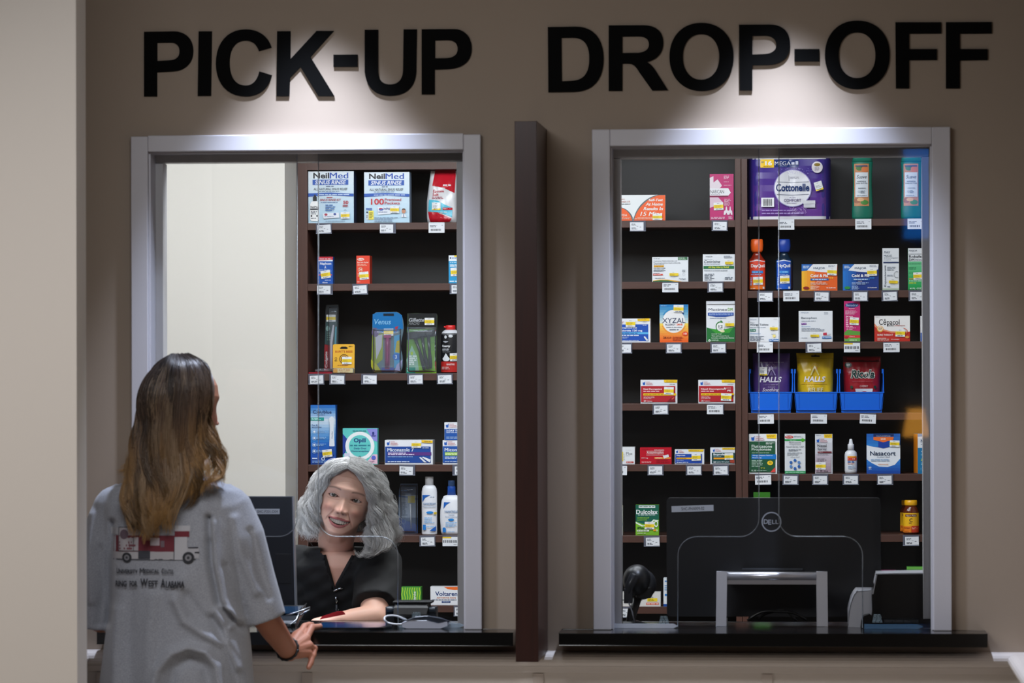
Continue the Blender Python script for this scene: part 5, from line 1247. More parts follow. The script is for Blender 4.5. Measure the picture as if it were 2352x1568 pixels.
def d(f):
    f.text('MAJOR', 686, 376, 772, 392, '#6a84a8', .004); f.lines(944, 374, 1020, 402, '#a0a8b4', 2); f.text('Banophen', 688, 428, 862, 456, '#4c5868', .004); f.lines(690, 468, 868, 480, '#8a94a4', 1); f.rect(688, 494, 746, 514, '#7c3c9c'); f.text('25 mg', 692, 498, 742, 510, '#ecdff0', .012); f.text('Antihistamine', 690, 528, 790, 540, '#6a9ccc', .002)
    f.lines(690, 550, 960, 590, '#8a94a4', 3, .4); f.lines(690, 656, 780, 666, '#a0a8b4', 1); f.poly([(934, 606), (974, 602), (976, 632), (934, 632)], '#c03048'); f.rect(976, 606, 1010, 630, '#dcdce4'); f.rect(922, 646, 1024, 670, '#2470b8'); f.text('24 Capsules', 926, 650, 1020, 666, '#e8eef4', .012)
carton(B2, (660, 362, 1040, 704), 'B', 2, .06, '#e4e7eb', 'white banophen capsules box with a purple dosage label', GB, d, (836, 636, 0), stk=dict(w=21, h=12, yellow_only=True), side='#c4c8ce')
def d(f):
    f.ell(1258, 298, 76, 26, '#1c3470'); f.text('Benadryl', 1194, 282, 1322, 318, '#a8bcd8', .006); f.text('ALLERGY', 1222, 328, 1292, 340, '#f0d8e4', .012); f.lines(1184, 354, 1334, 402, '#e8b0c8', 4, .5); f.text('24', 1188, 412, 1218, 432, '#f4e4ec', .03); f.lines(1224, 414, 1290, 428, '#f0c8d8', 1); f.lines(1190, 440, 1222, 540, '#f0c0d4', 5)
    f.lines(1196, 524, 1300, 590, '#f0a8c4', 4, .5); f.poly([(1172, 600), (1210, 570), (1350, 590), (1350, 632), (1172, 632)], '#5c9c3c'); f.rect(1172, 630, 1350, 658, '#d83038'); f.text('Cherry', 1230, 636, 1290, 652, '#f4dce0', .012); f.rect(1172, 658, 1350, 698, '#6caa4c'); f.lines(1230, 676, 1320, 690, '#dfeed8', 1); f.ell(1196, 656, 22, 14, '#b01c2c')
carton(B2, (1170, 252, 1350, 700), 'B', 2, .04, '#c0246c', 'tall pink allergy liquid box', GB, d, (1284, 474, -.06), stk=dict(w=21, h=17))
def d(f):
    f.rect(1512, 416, 1912, 600, '#eceae8'); f.poly([(1512, 510), (1570, 560), (1700, 596), (1850, 600), (1912, 590), (1912, 694), (1512, 694)], '#c43024'); f.poly([(1512, 500), (1560, 550), (1700, 586), (1880, 590), (1880, 602), (1700, 602), (1550, 566), (1512, 530)], '#e8906c')
    f.text('Cēpacol', 1562, 452, 1794, 534, '#2c2c30', .006); f.text('EXTRA', 1660, 518, 1732, 532, '#3c3c40', .02); f.text('STRENGTH', 1738, 518, 1856, 532, '#b04c40', .012); f.ell(1576, 560, 36, 36, '#e8a83c'); f.ell(1576, 556, 30, 28, '#f0dcc0'); f.lines(1556, 544, 1598, 570, '#9a6c3c', 3); f.text('SORE THROAT', 1544, 616, 1720, 636, '#f4e8e4', .012)
    f.lines(1544, 656, 1680, 690, '#f0c4b8', 3, .5); f.text('16 Lozenges', 1700, 668, 1790, 682, '#f4e0dc', .012); f.ell(1830, 590, 54, 40, '#d8603c', hole=.86, a0=-60, a1=80); f.ell(1880, 650, 24, 14, '#d88c3c'); f.lines(1522, 424, 1590, 432, '#a0a0a4', 1)
carton(B2, (1512, 416, 1912, 698), 'B', 2, .04, '#c43024', 'red and white sore throat lozenge box', GB, d, (1802, 604, -.03), stk=dict(w=22, h=17))
carton(B2, (2030, 418, 2130, 694), 'B', 2, .04, '#e6e8ea', 'white box with a blue foot at the right frame on the third shelf', GB, lambda f: f.rect(2030, 600, 2130, 694, '#2c5cb0'))
# fourth shelf: bins holding bags
blue_m = mat('#0a63d6', .32, name='bin_plastic')
zsh = zB[3]
def bin_(r, px0, px1, label):
    """stacking bin: low front lip, high back, sloping cut sides"""
    Yf = S + .02; Yb = S + .24
    a, b = PX(px0, Yf, 900), PX(px1, Yf, 900)
    t = .0028
    pxm = (px0 + px1) / 2
    zb = zsh + .0004; zl = W(pxm, 902, Yf).z; zu = W(pxm, 856, Yf + .05).z
    xa, xb = a + .007, b - .007     # narrower foot
    mb = MB()
    foot = zb + .008
    # front lip (leaning panel), bottom, sides, back
    mb.prism([[(a, zl), (b, zl), (xb - .002, foot), (xa + .002, foot)]], Yf, Yf + t, blue_m)
    mb.prism([[(a - .001, zl), (b + .001, zl), (b + .001, zl + .003), (a - .001, zl + .003)]], Yf - .002, Yf + .004, blue_m)
    mb.box(xa, xb, Yf + t, Yb, zb, foot + .002, blue_m)
    for s, q, q2 in ((1, a, xa), (-1, b, xb)):
        vs = [(q2, Yf, foot), (q, Yf, zl), (q - .0 * s, Yf + .05, zu), (q, Yb, zu + .01), (q2, Yb, foot)]
        vi = [(x + s * t, y, z) for x, y, z in vs]
        n = 5
        mb.add(vs + vi, [(0, 1, 2, 3, 4), (9, 8, 7, 6, 5)] + [(i, (i + 1) % n, (i + 1) % n + n, i + n) for i in range(n)], blue_m)
        mb.box(min(q, q + s * .006), max(q, q + s * .006), Yf + .05, Yb, zu - .002, zu + .012, blue_m)
        # rib on the front
        mb.box(q2 + s * .008, q2 + s * .0095, Yf - .0015, Yf, foot + .004, zl - .001, mat('#0a58c4', .32))
    mb.box(a + .001, b - .001, Yb - t, Yb, foot, zu + .01, blue_m)
    mb.box(xa + .004, xb - .004, Yf - .003, Yf, foot, foot + .004, blue_m)
    tag(mb.build('storage_bin', None, ((a + b) / 2, S + .12, zb), bevel=.0006, bseg=1), label, 'storage bin', 'blue bins of throat drops')
    return foot + .0022
fb = bin_(None, 1720, 1821, 'blue plastic bin holding purple throat drops'); bin_(None, 1823.5, 1925, 'blue plastic bin holding yellow throat drops'); bin_(None, 1927.5, 2030.5, 'blue plastic bin holding red cherry drops')
def halls(f, x0, y0, c1, w3, top):
    f.rect(x0, y0 + 55, x0 + 420, y0 + 59, top)
    for k in range(9):
        w = math.radians(30 + 15 * k); cx, cy = x0 + 208, y0 + 160; f.poly([(cx + 34 * math.cos(w), cy - 34 * math.sin(w)), (cx + 70 * math.cos(w + .02), cy - 60 * math.sin(w + .02)), (cx + 70 * math.cos(w - .02), cy - 60 * math.sin(w - .02))], '#d8c8b0', False)
    f.k += 1
    f.text('H', x0 + 186, y0 + 140, x0 + 232, y0 + 180, c1, .03)
    f.text('HALLS', x0 + 76, y0 + 236, x0 + 330, y0 + 292, '#ece8f0', .03, .2)
def d(f):
    halls(f, 140, 838, '#e0d8e8', 0, '#5c4874'); f.lines(215, 922, 495, 936, '#8c7ca0', 1, .5, False); f.text('FOR THE', 262, 1148, 340, 1162, '#8c7ca0', .004); f.lines(345, 1148, 435, 1162, '#8c7ca0', 1); f.text('THROAT', 310, 1172, 396, 1184, '#a89cb8', .004); f.text('Soothing', 246, 1186, 440, 1232, '#e4dfea', .008, .3)
    f.lines(220, 1252, 470, 1264, '#9c90b0', 1, .5, False); f.poly([(300, 1060), (330, 1000), (352, 960), (372, 1000), (404, 1060), (390, 1060), (352, 985), (314, 1060)], '#a89cc8'); f.poly([(330, 1062), (352, 1010), (376, 1062)], '#6c5c8c')
pillow(B2, (142, 838, 562, 1400), 'B', 3, '#553a7c', 'purple pouch of soothing throat drops standing in its bin', d, .045, lambda v: (4 * math.sin(v * 3) + 12 * v * v, -6 * v - 8 * v * v), 'throat_drop_bag', 'bag', GB, .085, fb, (260, 1018, -.03), stk=dict(w=18, h=17, flip=True))
def d(f):
    halls(f, 632, 834, '#e0822c', 0, '#c8a820'); f.lines(680, 1136, 975, 1150, '#e0b03c', 1, .5, False); f.text('HONEY', 745, 1160, 830, 1176, '#e8d070', .004); f.text('RELIEF', 762, 1184, 936, 1226, '#f0ecc0', .02); f.poly([(800, 858), (830, 858), (846, 850), (864, 858), (896, 860), (896, 874), (800, 874)], '#1c1810')
    f.poly([(780, 1060), (810, 1000), (836, 960), (860, 1000), (890, 1060), (876, 1060), (836, 985), (796, 1060)], '#e4d890'); f.rect(880, 1262, 964, 1290, '#e6e4dc')
pillow(B2, (632, 834, 1052, 1400), 'B', 3, '#e2bc1c', 'bright yellow pouch of throat drops standing in its bin', d, .05, lambda v: (14 * math.sin(min(v * 2, 1) * 1.57), -10 * v - 8 * v * v), 'throat_drop_bag', 'bag', GB, .085, fb)
def d(f):
    f.rect(1158, 872, 1586, 930, '#5c0f18'); f.ell(1214, 960, 40, 26, '#173c34'); f.text('NEW', 1192, 950, 1238, 968, '#c8d4cc', .012); f.text('Ricola', 1238, 1002, 1524, 1094, '#ddd6cc', .075, .2); f.text('Ricola', 1246, 1010, 1516, 1088, '#143c38', .03, .2); f.text('CHERRY', 1346, 1160, 1444, 1180, '#d8b8b4', .012)
    f.poly([(1292, 1196), (1500, 1196), (1490, 1290), (1310, 1290)], '#d8dce4'); f.ell(1402, 1258, 46, 38, '#a81824'); f.ell(1400, 1262, 34, 28, '#c83038'); f.ell(1240, 1280, 60, 26, '#2c5048'); f.ell(1250, 1180, 16, 16, '#143c2c'); f.ell(1526, 1180, 16, 16, '#143c2c'); f.lines(1260, 1118, 1500, 1126, '#a05058', 1)
pillow(B2, (1158, 872, 1586, 1400), 'B', 3, '#9c1824', 'dark red cherry drops pouch standing in its bin', d, .045, lambda v: (14 * v, -22 * v), 'throat_drop_bag', 'bag', GB, .085, fb)
# fifth shelf
def d(f):
    f.rect(100, 376, 416, 452, '#e4e7eb'); gnp(f, 124, 400, 1.15); f.poly([(294, 378), (410, 376), (408, 424), (300, 420)], '#f6cc1c'); f.lines(305, 386, 400, 412, '#b08c1c', 3); f.rect(104, 456, 396, 796, '#1c5434'); f.text('Fluticasone', 130, 494, 360, 526, '#dfe8e2', .012); f.text('Propionate', 130, 530, 350, 566, '#dfe8e2', .012); f.lines(132, 578, 382, 588, '#9cc0a8', 1)
    f.rect(128, 600, 404, 652, '#1474c4'); f.text('Allergy Symptom Reliever', 138, 604, 368, 622, '#e4eef6', .012); f.text('Nasal Spray', 138, 630, 242, 646, '#e4eef6', .012); f.lines(130, 660, 270, 740, '#a8c8b4', 5, .5); f.text('72', 230, 745, 280, 760, '#c8c83c', .0); f.ell(338, 694, 33, 25, '#f0c828'); f.text('72', 324, 682, 352, 704, '#5c4c10', .02); f.poly([(340, 796), (396, 740), (396, 796)], '#d8443c'); f.text('0.38', 128, 770, 182, 788, '#c8dccc', .01); f.lines(190, 774, 300, 786, '#a8c8b4', 1); f.lines(290, 466, 390, 490, '#dfe8e2', 2)
carton(B3, (103, 374, 416, 814), 'B', 4, .04, '#e4e7eb', 'dark green and white fluticasone spray box beside the upright', GB, d)
def d(f):
    f.ell(552, 408, 48, 17, '#c83c34'); f.text('Rugby', 518, 398, 588, 418, '#f0dcd8', .02, .2); f.lines(604, 394, 720, 414, '#98a0a8', 2); f.rect(502, 432, 732, 454, '#2c9c4c'); f.lines(560, 438, 660, 448, '#c8e8d0', 1); f.ell(704, 442, 20, 20, '#4cac2c'); f.text('Fluticasone', 548, 460, 684, 478, '#3c444e', .0, .15); f.text('Propionate', 554, 484, 682, 502, '#3c444e', .0, .15); f.text('Nasal Spray, USP', 516, 510, 718, 530, '#3c444e', .0, .15)
    f.lines(545, 542, 700, 568, '#8a929c', 2); f.lines(530, 580, 712, 616, '#8a929c', 3, .45); f.text('Allergy Relief', 564, 626, 672, 640, '#5c646e', .0, .15)
    for k in range(6): w = math.radians(90 + 60 * k); f.ell(617 + 52 * math.cos(w), 716 - 46 * math.sin(w), 16, 17, '#2c64b0' if k not in (2, 5) else '#5c8cc8')
    f.rect(502, 790, 736, 818, '#2c9c5c'); f.lines(512, 798, 724, 810, '#b8e0c4', 1, .6, False)
carton(B3, (502, 374, 734, 820), 'B', 4, .05, '#dfe3e6', 'white fluticasone spray box with a green stripe and blue dots', GB, d)
def d(f):
    f.rect(846, 376, 1038, 472, '#dcdfe6'); f.poly([(944, 378), (1036, 376), (1034, 420), (948, 418)], '#f6cc1c'); f.lines(956, 386, 1026, 410, '#b08c1c', 3); f.lines(856, 386, 926, 396, '#98a0ac', 1); gnp(f, 860, 428, .95); f.lines(856, 466, 1024, 472, '#8a90a0', 1); f.text('Nasal', 870, 490, 972, 520, '#30343e', .01); f.text('Spray', 870, 528, 974, 562, '#30343e', .01)
    f.rect(872, 570, 1030, 588, '#6c1c28'); f.text('Original', 876, 572, 930, 584, '#e0c8cc', .01); f.grad(846, 600, 1020, 806, '#c4bcc8', '#a08894', 6); f.lines(870, 600, 1000, 620, '#8a8894', 2); f.lines(868, 648, 980, 688, '#5c5860', 3, .45); f.text('1 fl oz', 870, 782, 990, 802, '#4c444c', .01)
carton(B3, (844, 376, 1040, 822), 'B', 4, .04, '#cfd0d8', 'grey and white nasal spray box with a maroon bar', GB, d, (906, 734, 0), stk=dict(w=23, h=17))
def d(f):
    f.rect(1204, 624, 1308, 640, '#f0a01c'); f.rect(1204, 640, 1308, 672, '#dc4830'); f.lines(1210, 646, 1290, 664, '#f4d8d0', 1, .8); f.lines(1206, 678, 1306, 698, '#5070b0', 1, .8); f.lines(1206, 704, 1306, 716, '#d8806c', 1); f.lines(1208, 730, 1300, 770, '#a0b8d4', 3)
bottle(B3, (1172, 428, 1314, 820), 'B', 4, [(30, 556), (44, 562), (64, 580), (71, 610), (71, 790), (66, 820)], 'small white nasal spray bottle with a pointed nozzle', d, 'spray_bottle', group=GB, ry=.8,
       cap=[([(10, 430), (16, 436), (24, 484), (34, 488), (37, 500), (37, 552)], '#e6e8ec', 'nozzle')], lab=(1196, 615, 1312, 780), body='#e4e6ea')
def d(f):
    f.grad(1424, 372, 1802, 520, '#1c5cb4', '#2c84d4', 4); f.grad(1424, 660, 1802, 820, '#2c84d8', '#1444a0', 5); f.poly([(1424, 500), (1500, 520), (1600, 530), (1720, 520), (1802, 500), (1802, 650), (1740, 720), (1660, 745), (1560, 740), (1480, 700), (1424, 660)], '#e4e9f0'); f.poly([(1500, 374), (1728, 374), (1728, 400), (1500, 404)], '#142c60'); f.text('MULTI-SYMPTOM', 1534, 392, 1690, 404, '#b8c8e0', .004)
    f.poly([(1500, 408), (1728, 408), (1724, 438), (1612, 470), (1500, 438)], '#e8702c'); f.text('24HR', 1582, 420, 1640, 440, '#f4e8e0', .02); f.poly([(1555, 452), (1612, 468), (1670, 452), (1672, 520), (1610, 536), (1555, 520)], '#1440a0'); f.text('Nasacort', 1462, 566, 1750, 616, '#1c3454', .012); f.text('ALLERGY 24HR', 1538, 626, 1684, 640, '#5c6c84', .004, .2)
    f.lines(1470, 652, 1750, 684, '#a0bcdc', 2); f.lines(1550, 710, 1670, 720, '#e09c74', 1); f.text('60', 1446, 740, 1476, 760, '#e4ecf4', .02); f.lines(1446, 766, 1496, 776, '#a8c8ec', 1)
carton(B3, (1424, 372, 1802, 820), 'B', 4, .05, '#1c54ac', 'blue and white allergy spray box with an orange shield', GB, d, (1739, 482, -.04), stk=dict(w=22, h=15))
def d(f):
    f.rect(1978, 404, 2120, 532, '#e2e8ee'); f.rect(1978, 372, 2120, 404, '#3c94cc'); f.text('NA', 2012, 434, 2076, 472, '#14406c', .03); f.lines(2012, 486, 2056, 498, '#5c7c98', 1); f.text('ALLERGY', 2012, 566, 2100, 582, '#dcecf2', .02, .2); f.lines(2012, 600, 2080, 620, '#8cc8dc', 2); f.text('24HR', 2010, 656, 2076, 682, '#c8d83c', .02, .2); f.lines(2012, 700, 2080, 730, '#8cc8dc', 2); f.text('120', 2010, 760, 2060, 790, '#8cc8dc', .004)
carton(B3, (1978, 372, 2140, 828), 'B', 4, .07, '#1478ac', 'teal allergy box with an orange side, cut off by the right frame', GB, d, side='#f08c1c', yaw_=.16)
# sixth shelf
carton(B3, (150, 1030, 338, 1500), 'B', 5, .05, '#2f6f14', 'bright green box top showing above the monitor', GB, lambda f: f.rect(150, 1090, 338, 1120, '#e0ecd0'))
def vit(r, x, label, yo, nm, full=True):
    hw = (r[2] - r[0]) / 2; cx = (r[0] + r[2]) / 2
    def d(f):
        f.rect(x, 1262, x + 176, 1482, '#f0b81c'); f.rect(x + 24, 1278, x + 150, 1304, '#6c1c14'); f.text('Nature Made', x + 34, 1282, x + 142, 1300, '#e8dcc8', .012); f.text('C', x + 68, 1322, x + 104, 1362, '#3c3020', .006); f.lines(x + 62, 1368, x + 112, 1380, '#7c5c20', 1)
        f.rect(x, 1412, x + 90, 1482, '#e8801c'); f.rect(x + 92, 1408, x + 176, 1482, '#cc3c1c'); f.lines(x + 102, 1420, x + 168, 1446, '#f0c8b0', 2); f.lines(x + 10, 1424, x + 80, 1440, '#a83c14', 2); f.lines(x + 10, 1466, x + 70, 1476, '#a83c14', 1)
    bottle(B3, r, 'B', 5, [(58, 1176), (70, 1200), (88, 1240), (90, 1260), (90, 1484), (84, 1504)], label, d, nm, group=GB, ry=1.0, body='#5c2410', rough=.12, cap=[([(66, 1118), (71, 1122), (71, 1172), (66, 1178)], '#f0b010', 'cap')], lab=(x, 1262, x + 176, 1482), yoff=yo)
vit((1824, 1116, 2008, 1504), 1828, 'yellow-capped vitamin C bottle, the front one of two', .02, 'vitamin_bottle')
vit((1792, 1116, 1972, 1504), 1794, 'yellow-capped vitamin bottle half hidden behind the front one', .11, 'vitamin_bottle')
carton(C2, (1000, 782, 1146, 1100), 'B', 6, .04, '#8c2460', 'dark pink box top above the printer', GB, lambda f: f.text('Your System', 1006, 797, 1122, 810, '#d8b8cc', .01))
carton(C2, (1250, 748, 1440, 1100), 'B', 6, .04, '#4c9c3c', 'green box top above the printer at the right', GB, lambda f: (f.rect(1250, 748, 1440, 770, '#6cb44c'), f.text('GREAT TASTING', 1274, 778, 1396, 792, '#cfe8c4', .004)))
# ================================================================== people
def vcol_mat(name, rough=.5, sss=0.0, bump=None, spec=.4, sheen=0.0):
    m = bpy.data.materials.new(name); m.use_nodes = True
    nt = m.node_tree; b = nt.nodes['Principled BSDF']
    a = nt.nodes.new('ShaderNodeVertexColor'); a.layer_name = 'Col'
    nt.links.new(a.outputs['Color'], b.inputs['Base Color'])
    b.inputs['Roughness'].default_value = rough; b.inputs['Specular IOR Level'].default_value = spec
    if sss:
        b.inputs['Subsurface Weight'].default_value = sss; b.inputs['Subsurface Radius'].default_value = (1, .35, .2)
        b.inputs['Subsurface Scale'].default_value = .006
    if sheen: b.inputs['Sheen Weight'].default_value = sheen
    if bump:
        n = nt.nodes.new('ShaderNodeTexNoise'); n.inputs['Scale'].default_value = bump[0]; n.inputs['Detail'].default_value = 4
        t = nt.nodes.new('ShaderNodeTexCoord'); bp = nt.nodes.new('ShaderNodeBump')
        bp.inputs['Strength'].default_value = bump[1]; bp.inputs['Distance'].default_value = bump[2]
        nt.links.new(t.outputs['Object'], n.inputs['Vector']); nt.links.new(n.outputs['Fac'], bp.inputs['Height']); nt.links.new(bp.outputs['Normal'], b.inputs['Normal'])
    return m

def raw_mesh(name, V, Fq, m, C=None, parent=None, origin=(0, 0, 0), smooth=True):
    me = bpy.data.meshes.new(name)
    V = np.asarray(V, dtype=np.float64) - np.array(origin)
    me.from_pydata(V.tolist(), [], Fq if isinstance(Fq, list) else Fq.tolist())
    me.materials.append(m)
    me.polygons.foreach_set('use_smooth', [smooth] * len(me.polygons))
    if C is not None:
        ca = me.color_attributes.new('Col', 'FLOAT_COLOR', 'POINT')
        c4 = np.ones((len(V), 4), dtype=np.float32); c4[:, :3] = C
        ca.data.foreach_set('color', c4.ravel())
    me.update()
    o = bpy.data.objects.new(name, me); col.objects.link(o)
    o.location = origin
    if parent is not None:
        o.parent = parent; o.location = Vector(origin) - parent_world(parent)
    return o

def solid(mb, voxel, smooth=6, fac=.5):
    """union of closed shapes as one skin"""
    ob = mb.build('tmp')
    r = ob.modifiers.new('r', 'REMESH'); r.mode = 'VOXEL'; r.voxel_size = voxel
    s = ob.modifiers.new('s', 'SMOOTH'); s.iterations = smooth; s.factor = fac
    dg = bpy.context.evaluated_depsgraph_get()
    me = bpy.data.meshes.new_from_object(ob.evaluated_get(dg))
    V = np.empty(len(me.vertices) * 3); me.vertices.foreach_get('co', V); V = V.reshape(-1, 3)
    Fq = [list(p.vertices) for p in me.polygons]
    bpy.data.objects.remove(ob); bpy.data.meshes.remove(me)
    return V, Fq

def limb(mb, pts, radii, m, seg=14):
    mb.tube(pts, list(radii), m, seg)
    for p, r in zip(pts, radii): mb.ball(p, r, m, 14, 8)

def loft(mb, rings, m, seg=36, e=2.4):
    """rings of (centre, half width, half depth)"""
    vs = []; fs = []
    for c, rx, ry in rings:
        for k in range(seg):
            w = 2 * math.pi * k / seg; a, b = math.cos(w), math.sin(w)
            vs.append((c[0] + rx * math.copysign(abs(a) ** (2 / e), a), c[1] + ry * math.copysign(abs(b) ** (2 / e), b), c[2]))
    n = len(rings)
    for i in range(n - 1):
        for k in range(seg):
            k2 = (k + 1) % seg; fs.append((i * seg + k, i * seg + k2, (i + 1) * seg + k2, (i + 1) * seg + k))
    fs.append(tuple(range(seg))); fs.append(tuple((n - 1) * seg + k for k in range(seg)))
    mb.add(vs, fs, m, True)

def sm(x, a, b):
    t = np.clip((x - a) / (b - a), 0, 1); return t * t * (3 - 2 * t)
def ga(x, z, cx, cz, sx, sz): return np.exp(-((x - cx) / sx) ** 2 - ((z - cz) / sz) ** 2)
zT = np.array([.112, .110, .106, .098, .085, .06, .03, 0, -.02, -.04, -.06, -.08, -.095, -.105, -.112, -.3])
wT = np.array([.002, .016, .032, .047, .060, .071, .0745, .0735, .071, .0665, .061, .0535, .045, .037, .030, .03])
fT = np.array([.002, .018, .036, .054, .071, .086, .0915, .0885, .0885, .0895, .0905, .0885, .0895, .087, .080, .08])
bT = np.array([.002, .02, .042, .061, .078, .094, .101, .101, .097, .088, .076, .064, .058, .055, .055, .055])
def itp(z, T): return np.interp(z, zT[::-1], T[::-1])
def hexl(h): return np.array(rgb(h)[:3])

def head_grid(smile, skin, lipc, nr=270, nc=210, wide=1.0):
    """skin points in head space (x to the picture's right, face towards -y, z up, origin between the eyes)"""
    t = np.linspace(0, 1, nr)
    z = np.where(t < .12, .112 - .022 * (1 - np.sqrt(np.clip(1 - (t / .12) ** 2, 0, 1))) , 0)
    k = t >= .12
    z[k] = np.linspace(.090, -.175, k.sum())
    z = np.sort(z)[::-1]
    s = np.linspace(-1, 1, nc, endpoint=False)
    a = np.pi * np.sign(s) * np.abs(s) ** 1.45
    A, Z = np.meshgrid(a, z)
    sa, ca = np.sin(A), np.cos(A)
    e = 2 / 2.15
    X = itp(Z, wT) * wide * np.sign(sa) * np.abs(sa) ** e
    Yh = np.where(ca > 0, -itp(Z, fT), itp(Z, bT)) * np.abs(ca) ** e
    # jaw line then neck
    aa = np.abs(A)
    zj = np.where(aa < 1.75, -.109 + .058 * sm(aa, .25, 1.5), -.051 - .03 * sm(aa, 1.75, 2.6))
    w = sm(Z, zj - .016, zj + .014)
    Xn = .050 * sa + 0 * Z; Yn = .030 - .052 * ca
    
    front = sm(ca, .05, .5)
    D = np.zeros_like(X)
    x = X
    C = np.ones(X.shape + (3,)) * hexl(skin)
    def tint(mask, h, f=1.0):
        nonlocal C
        m = np.clip(mask * f, 0, 1)[..., None]; C = C * (1 - m) + hexl(h) * m
    # brow, sockets, cheeks
    D += .004 * ga(x, Z, 0, .024, .05, .010) - .0075 * (ga(x, Z, -.031, .003, .016, .013) + ga(x, Z, .031, .003, .016, .013)) - .004 * ga(x, Z, 0, .003, .012, .010) * .4
    for q in (-1, 1):
        D += .0055 * ga(x, Z, q * .041, -.032, .016, .013) * (1 + .6 * smile)
        D -= .004 * ga(x, Z, q * .062, -.055, .018, .03)
        tint(ga(x, Z, q * .041, -.034, .017, .014), '#c27a6c', .55)
    # nose
    tn = np.clip(-Z / .034, 0, 1.15)
    ridge = (.002 + .016 * tn ** 1.25) * np.exp(-(x / (.0058 + .0035 * tn)) ** 2) * sm(Z, -.0465, -.040) * sm(-Z, -.012, .004)
    D += ridge + .0075 * ga(x, Z, 0, -.0345, .0085, .0075)
    for q in (-1, 1):
        D += .008 * ga(x, Z, q * .0122, -.0375, .0052, .0062) - .002 * ga(x, Z, q * .019, -.036, .003, .008)
        tint(ga(x, Z, q * .0068, -.0432, .0038, .0022), '#4a2420', 1.0); D -= .003 * ga(x, Z, q * .0068, -.0435, .0034, .002)
    tint(ga(x, Z, 0, -.034, .012, .008), '#c88478', .35)
    D -= .0016 * ga(x, Z, 0, -.050, .003, .005)
    # eyes: lids follow the ball, the opening sinks
    ex, er = .031, .0122
    eye_y = []
    for q in (-1, 1):
        cx = q * ex; u = (x - cx) / .0162
        up = .0066 * (1 - np.abs(u) ** 2.2) + .0008 * q * u - .001 * smile; lo = -.0056 * (1 - np.abs(u) ** 2.0) + .0014 * smile
        inside = (np.abs(u) < 1) & (Z < up) & (Z > lo)
        base = np.interp(0.0, [0, 1], [0, 1])
        d0 = .0885 * np.sqrt(1 - (ex / .0735) ** 2) ** .9 - .0068           # face depth under the socket
        ball = d0 - er + np.sqrt(np.clip((er + .0011) ** 2 - (x - cx) ** 2 - Z ** 2, 0, None))
        curY = -(Yh) + D
        near = ((x - cx) ** 2 + (Z) ** 2) < (er + .0011) ** 2
        D = np.where(near & (ca > 0), np.maximum(curY, ball) - (-Yh), D)
        D = np.where(inside & (ca > 0), D - .0075, D)
        eye_y.append(d0 - er)
        rim = np.exp(-((Z - up) / .0010) ** 2) * (np.abs(u) < 1.05)
        tint(rim, '#3a2824', .85); tint(np.exp(-((Z - lo) / .0008) ** 2) * (np.abs(u) < 1), '#8a5a50', .6)
        tint(inside * 1.0, '#5a302c', 1.0)
        crease = np.exp(-((Z - up - .0042) / .0009) ** 2) * (np.abs(u) < 1); D -= .0010 * crease; tint(crease, '#9a6658', .4)
        bag = np.exp(-((Z + .0095 - .002 * u * u) / .0012) ** 2) * (np.abs(u) < 1.1); D -= .0007 * bag; tint(bag, '#b07c70', .4)
        tint(ga(x, Z, cx, .001, .019, .012), '#bb8474', .25)
        # brow hair
        bz = .0205 + .004 * (1 - ((x - q * .033) / .02) ** 2) ; bw = sm(np.abs(x), .012, .018) * sm(-np.abs(x), -.054, -.046)
        tint(np.exp(-((Z - bz) / .0026) ** 2) * bw * (x * q > 0), '#7c6256', .8)
        for j in range(3):    # creases at the outer corner
            zz = (.004 - .005 * j) + (np.abs(x) - .048) * (.25 - .35 * j)
            cr = np.exp(-((Z - zz) / .0007) ** 2) * sm(np.abs(x), .046, .049) * sm(-np.abs(x), -.060, -.056) * (x * q > 0)
            D -= .0008 * cr * smile
    # forehead lines
    for zz, wd in ((.046, .03), (.054, .034), (.062, .026)):
        cr = np.exp(-((Z - zz - .004 * np.cos(x * 90)) / .0008) ** 2) * np.exp(-(x / wd) ** 4); D -= .0006 * cr * smile
    # mouth
    if smile:
        hw = .0295; u = x / hw
        zu = -.0610 + .0018 * u * u + .0006 * np.cos(u * 6) ; zl = -.0735 + .0128 * np.abs(u) ** 2.0
        inside = (np.abs(u) < .98) & (Z < zu) & (Z > zl)
        upl = (np.abs(u) < 1.04) & (Z >= zu) & (Z < zu + .0070 * np.sqrt(np.clip(1.08 - u * u, 0, 1)) - .0014 * np.exp(-(x / .003) ** 2))
        lol = (np.abs(u) < 1.0) & (Z <= zl) & (Z > zl - .0088 * np.sqrt(np.clip(1 - u * u, 0, 1)))
        D += .0030 * np.exp(-((Z - zu - .003) / .0035) ** 2) * sm(-np.abs(u), -1, -.4) + .0042 * np.exp(-((Z - zl + .0042) / .0045) ** 2) * sm(-np.abs(u), -1, -.3)
        D -= .003 * ga(x, Z, 0, -.0875, .02, .004)
        tint(upl * 1.0, lipc, .9); tint(lol * 1.0, lipc, .9)
        D = np.where(inside & (ca > 0), D - .0120, D); tint(inside * 1.0, '#3a1416', 1.0)
        for q in (-1, 1):    # folds from the nose to the corners of the mouth
            tt = np.clip((-Z - .036) / .032, 0, 1.1); fx = q * (.0175 + .0185 * tt ** .85)
            cr = np.exp(-((x - fx) / .0022) ** 2) * sm(-Z, .034, .040) * sm(Z, -.074, -.064)
            D -= .0026 * cr; tint(cr, '#b0766a', .45)
            D += .0022 * ga(x, Z, q * .040, -.058, .007, .012)
            D -= .002 * ga(x, Z, q * .0315, -.0605, .003, .004)
    else:
        u = x / .025; zm = -.064
        lip = np.exp(-((Z - zm) / .006) ** 4) * (np.abs(u) < 1); D += .003 * lip; tint(lip, lipc, .7)
    D += .003 * ga(x, Z, 0, -.098, .016, .010)
    rows = np.arange(X.shape[0])
    Yf = Yh - D * front
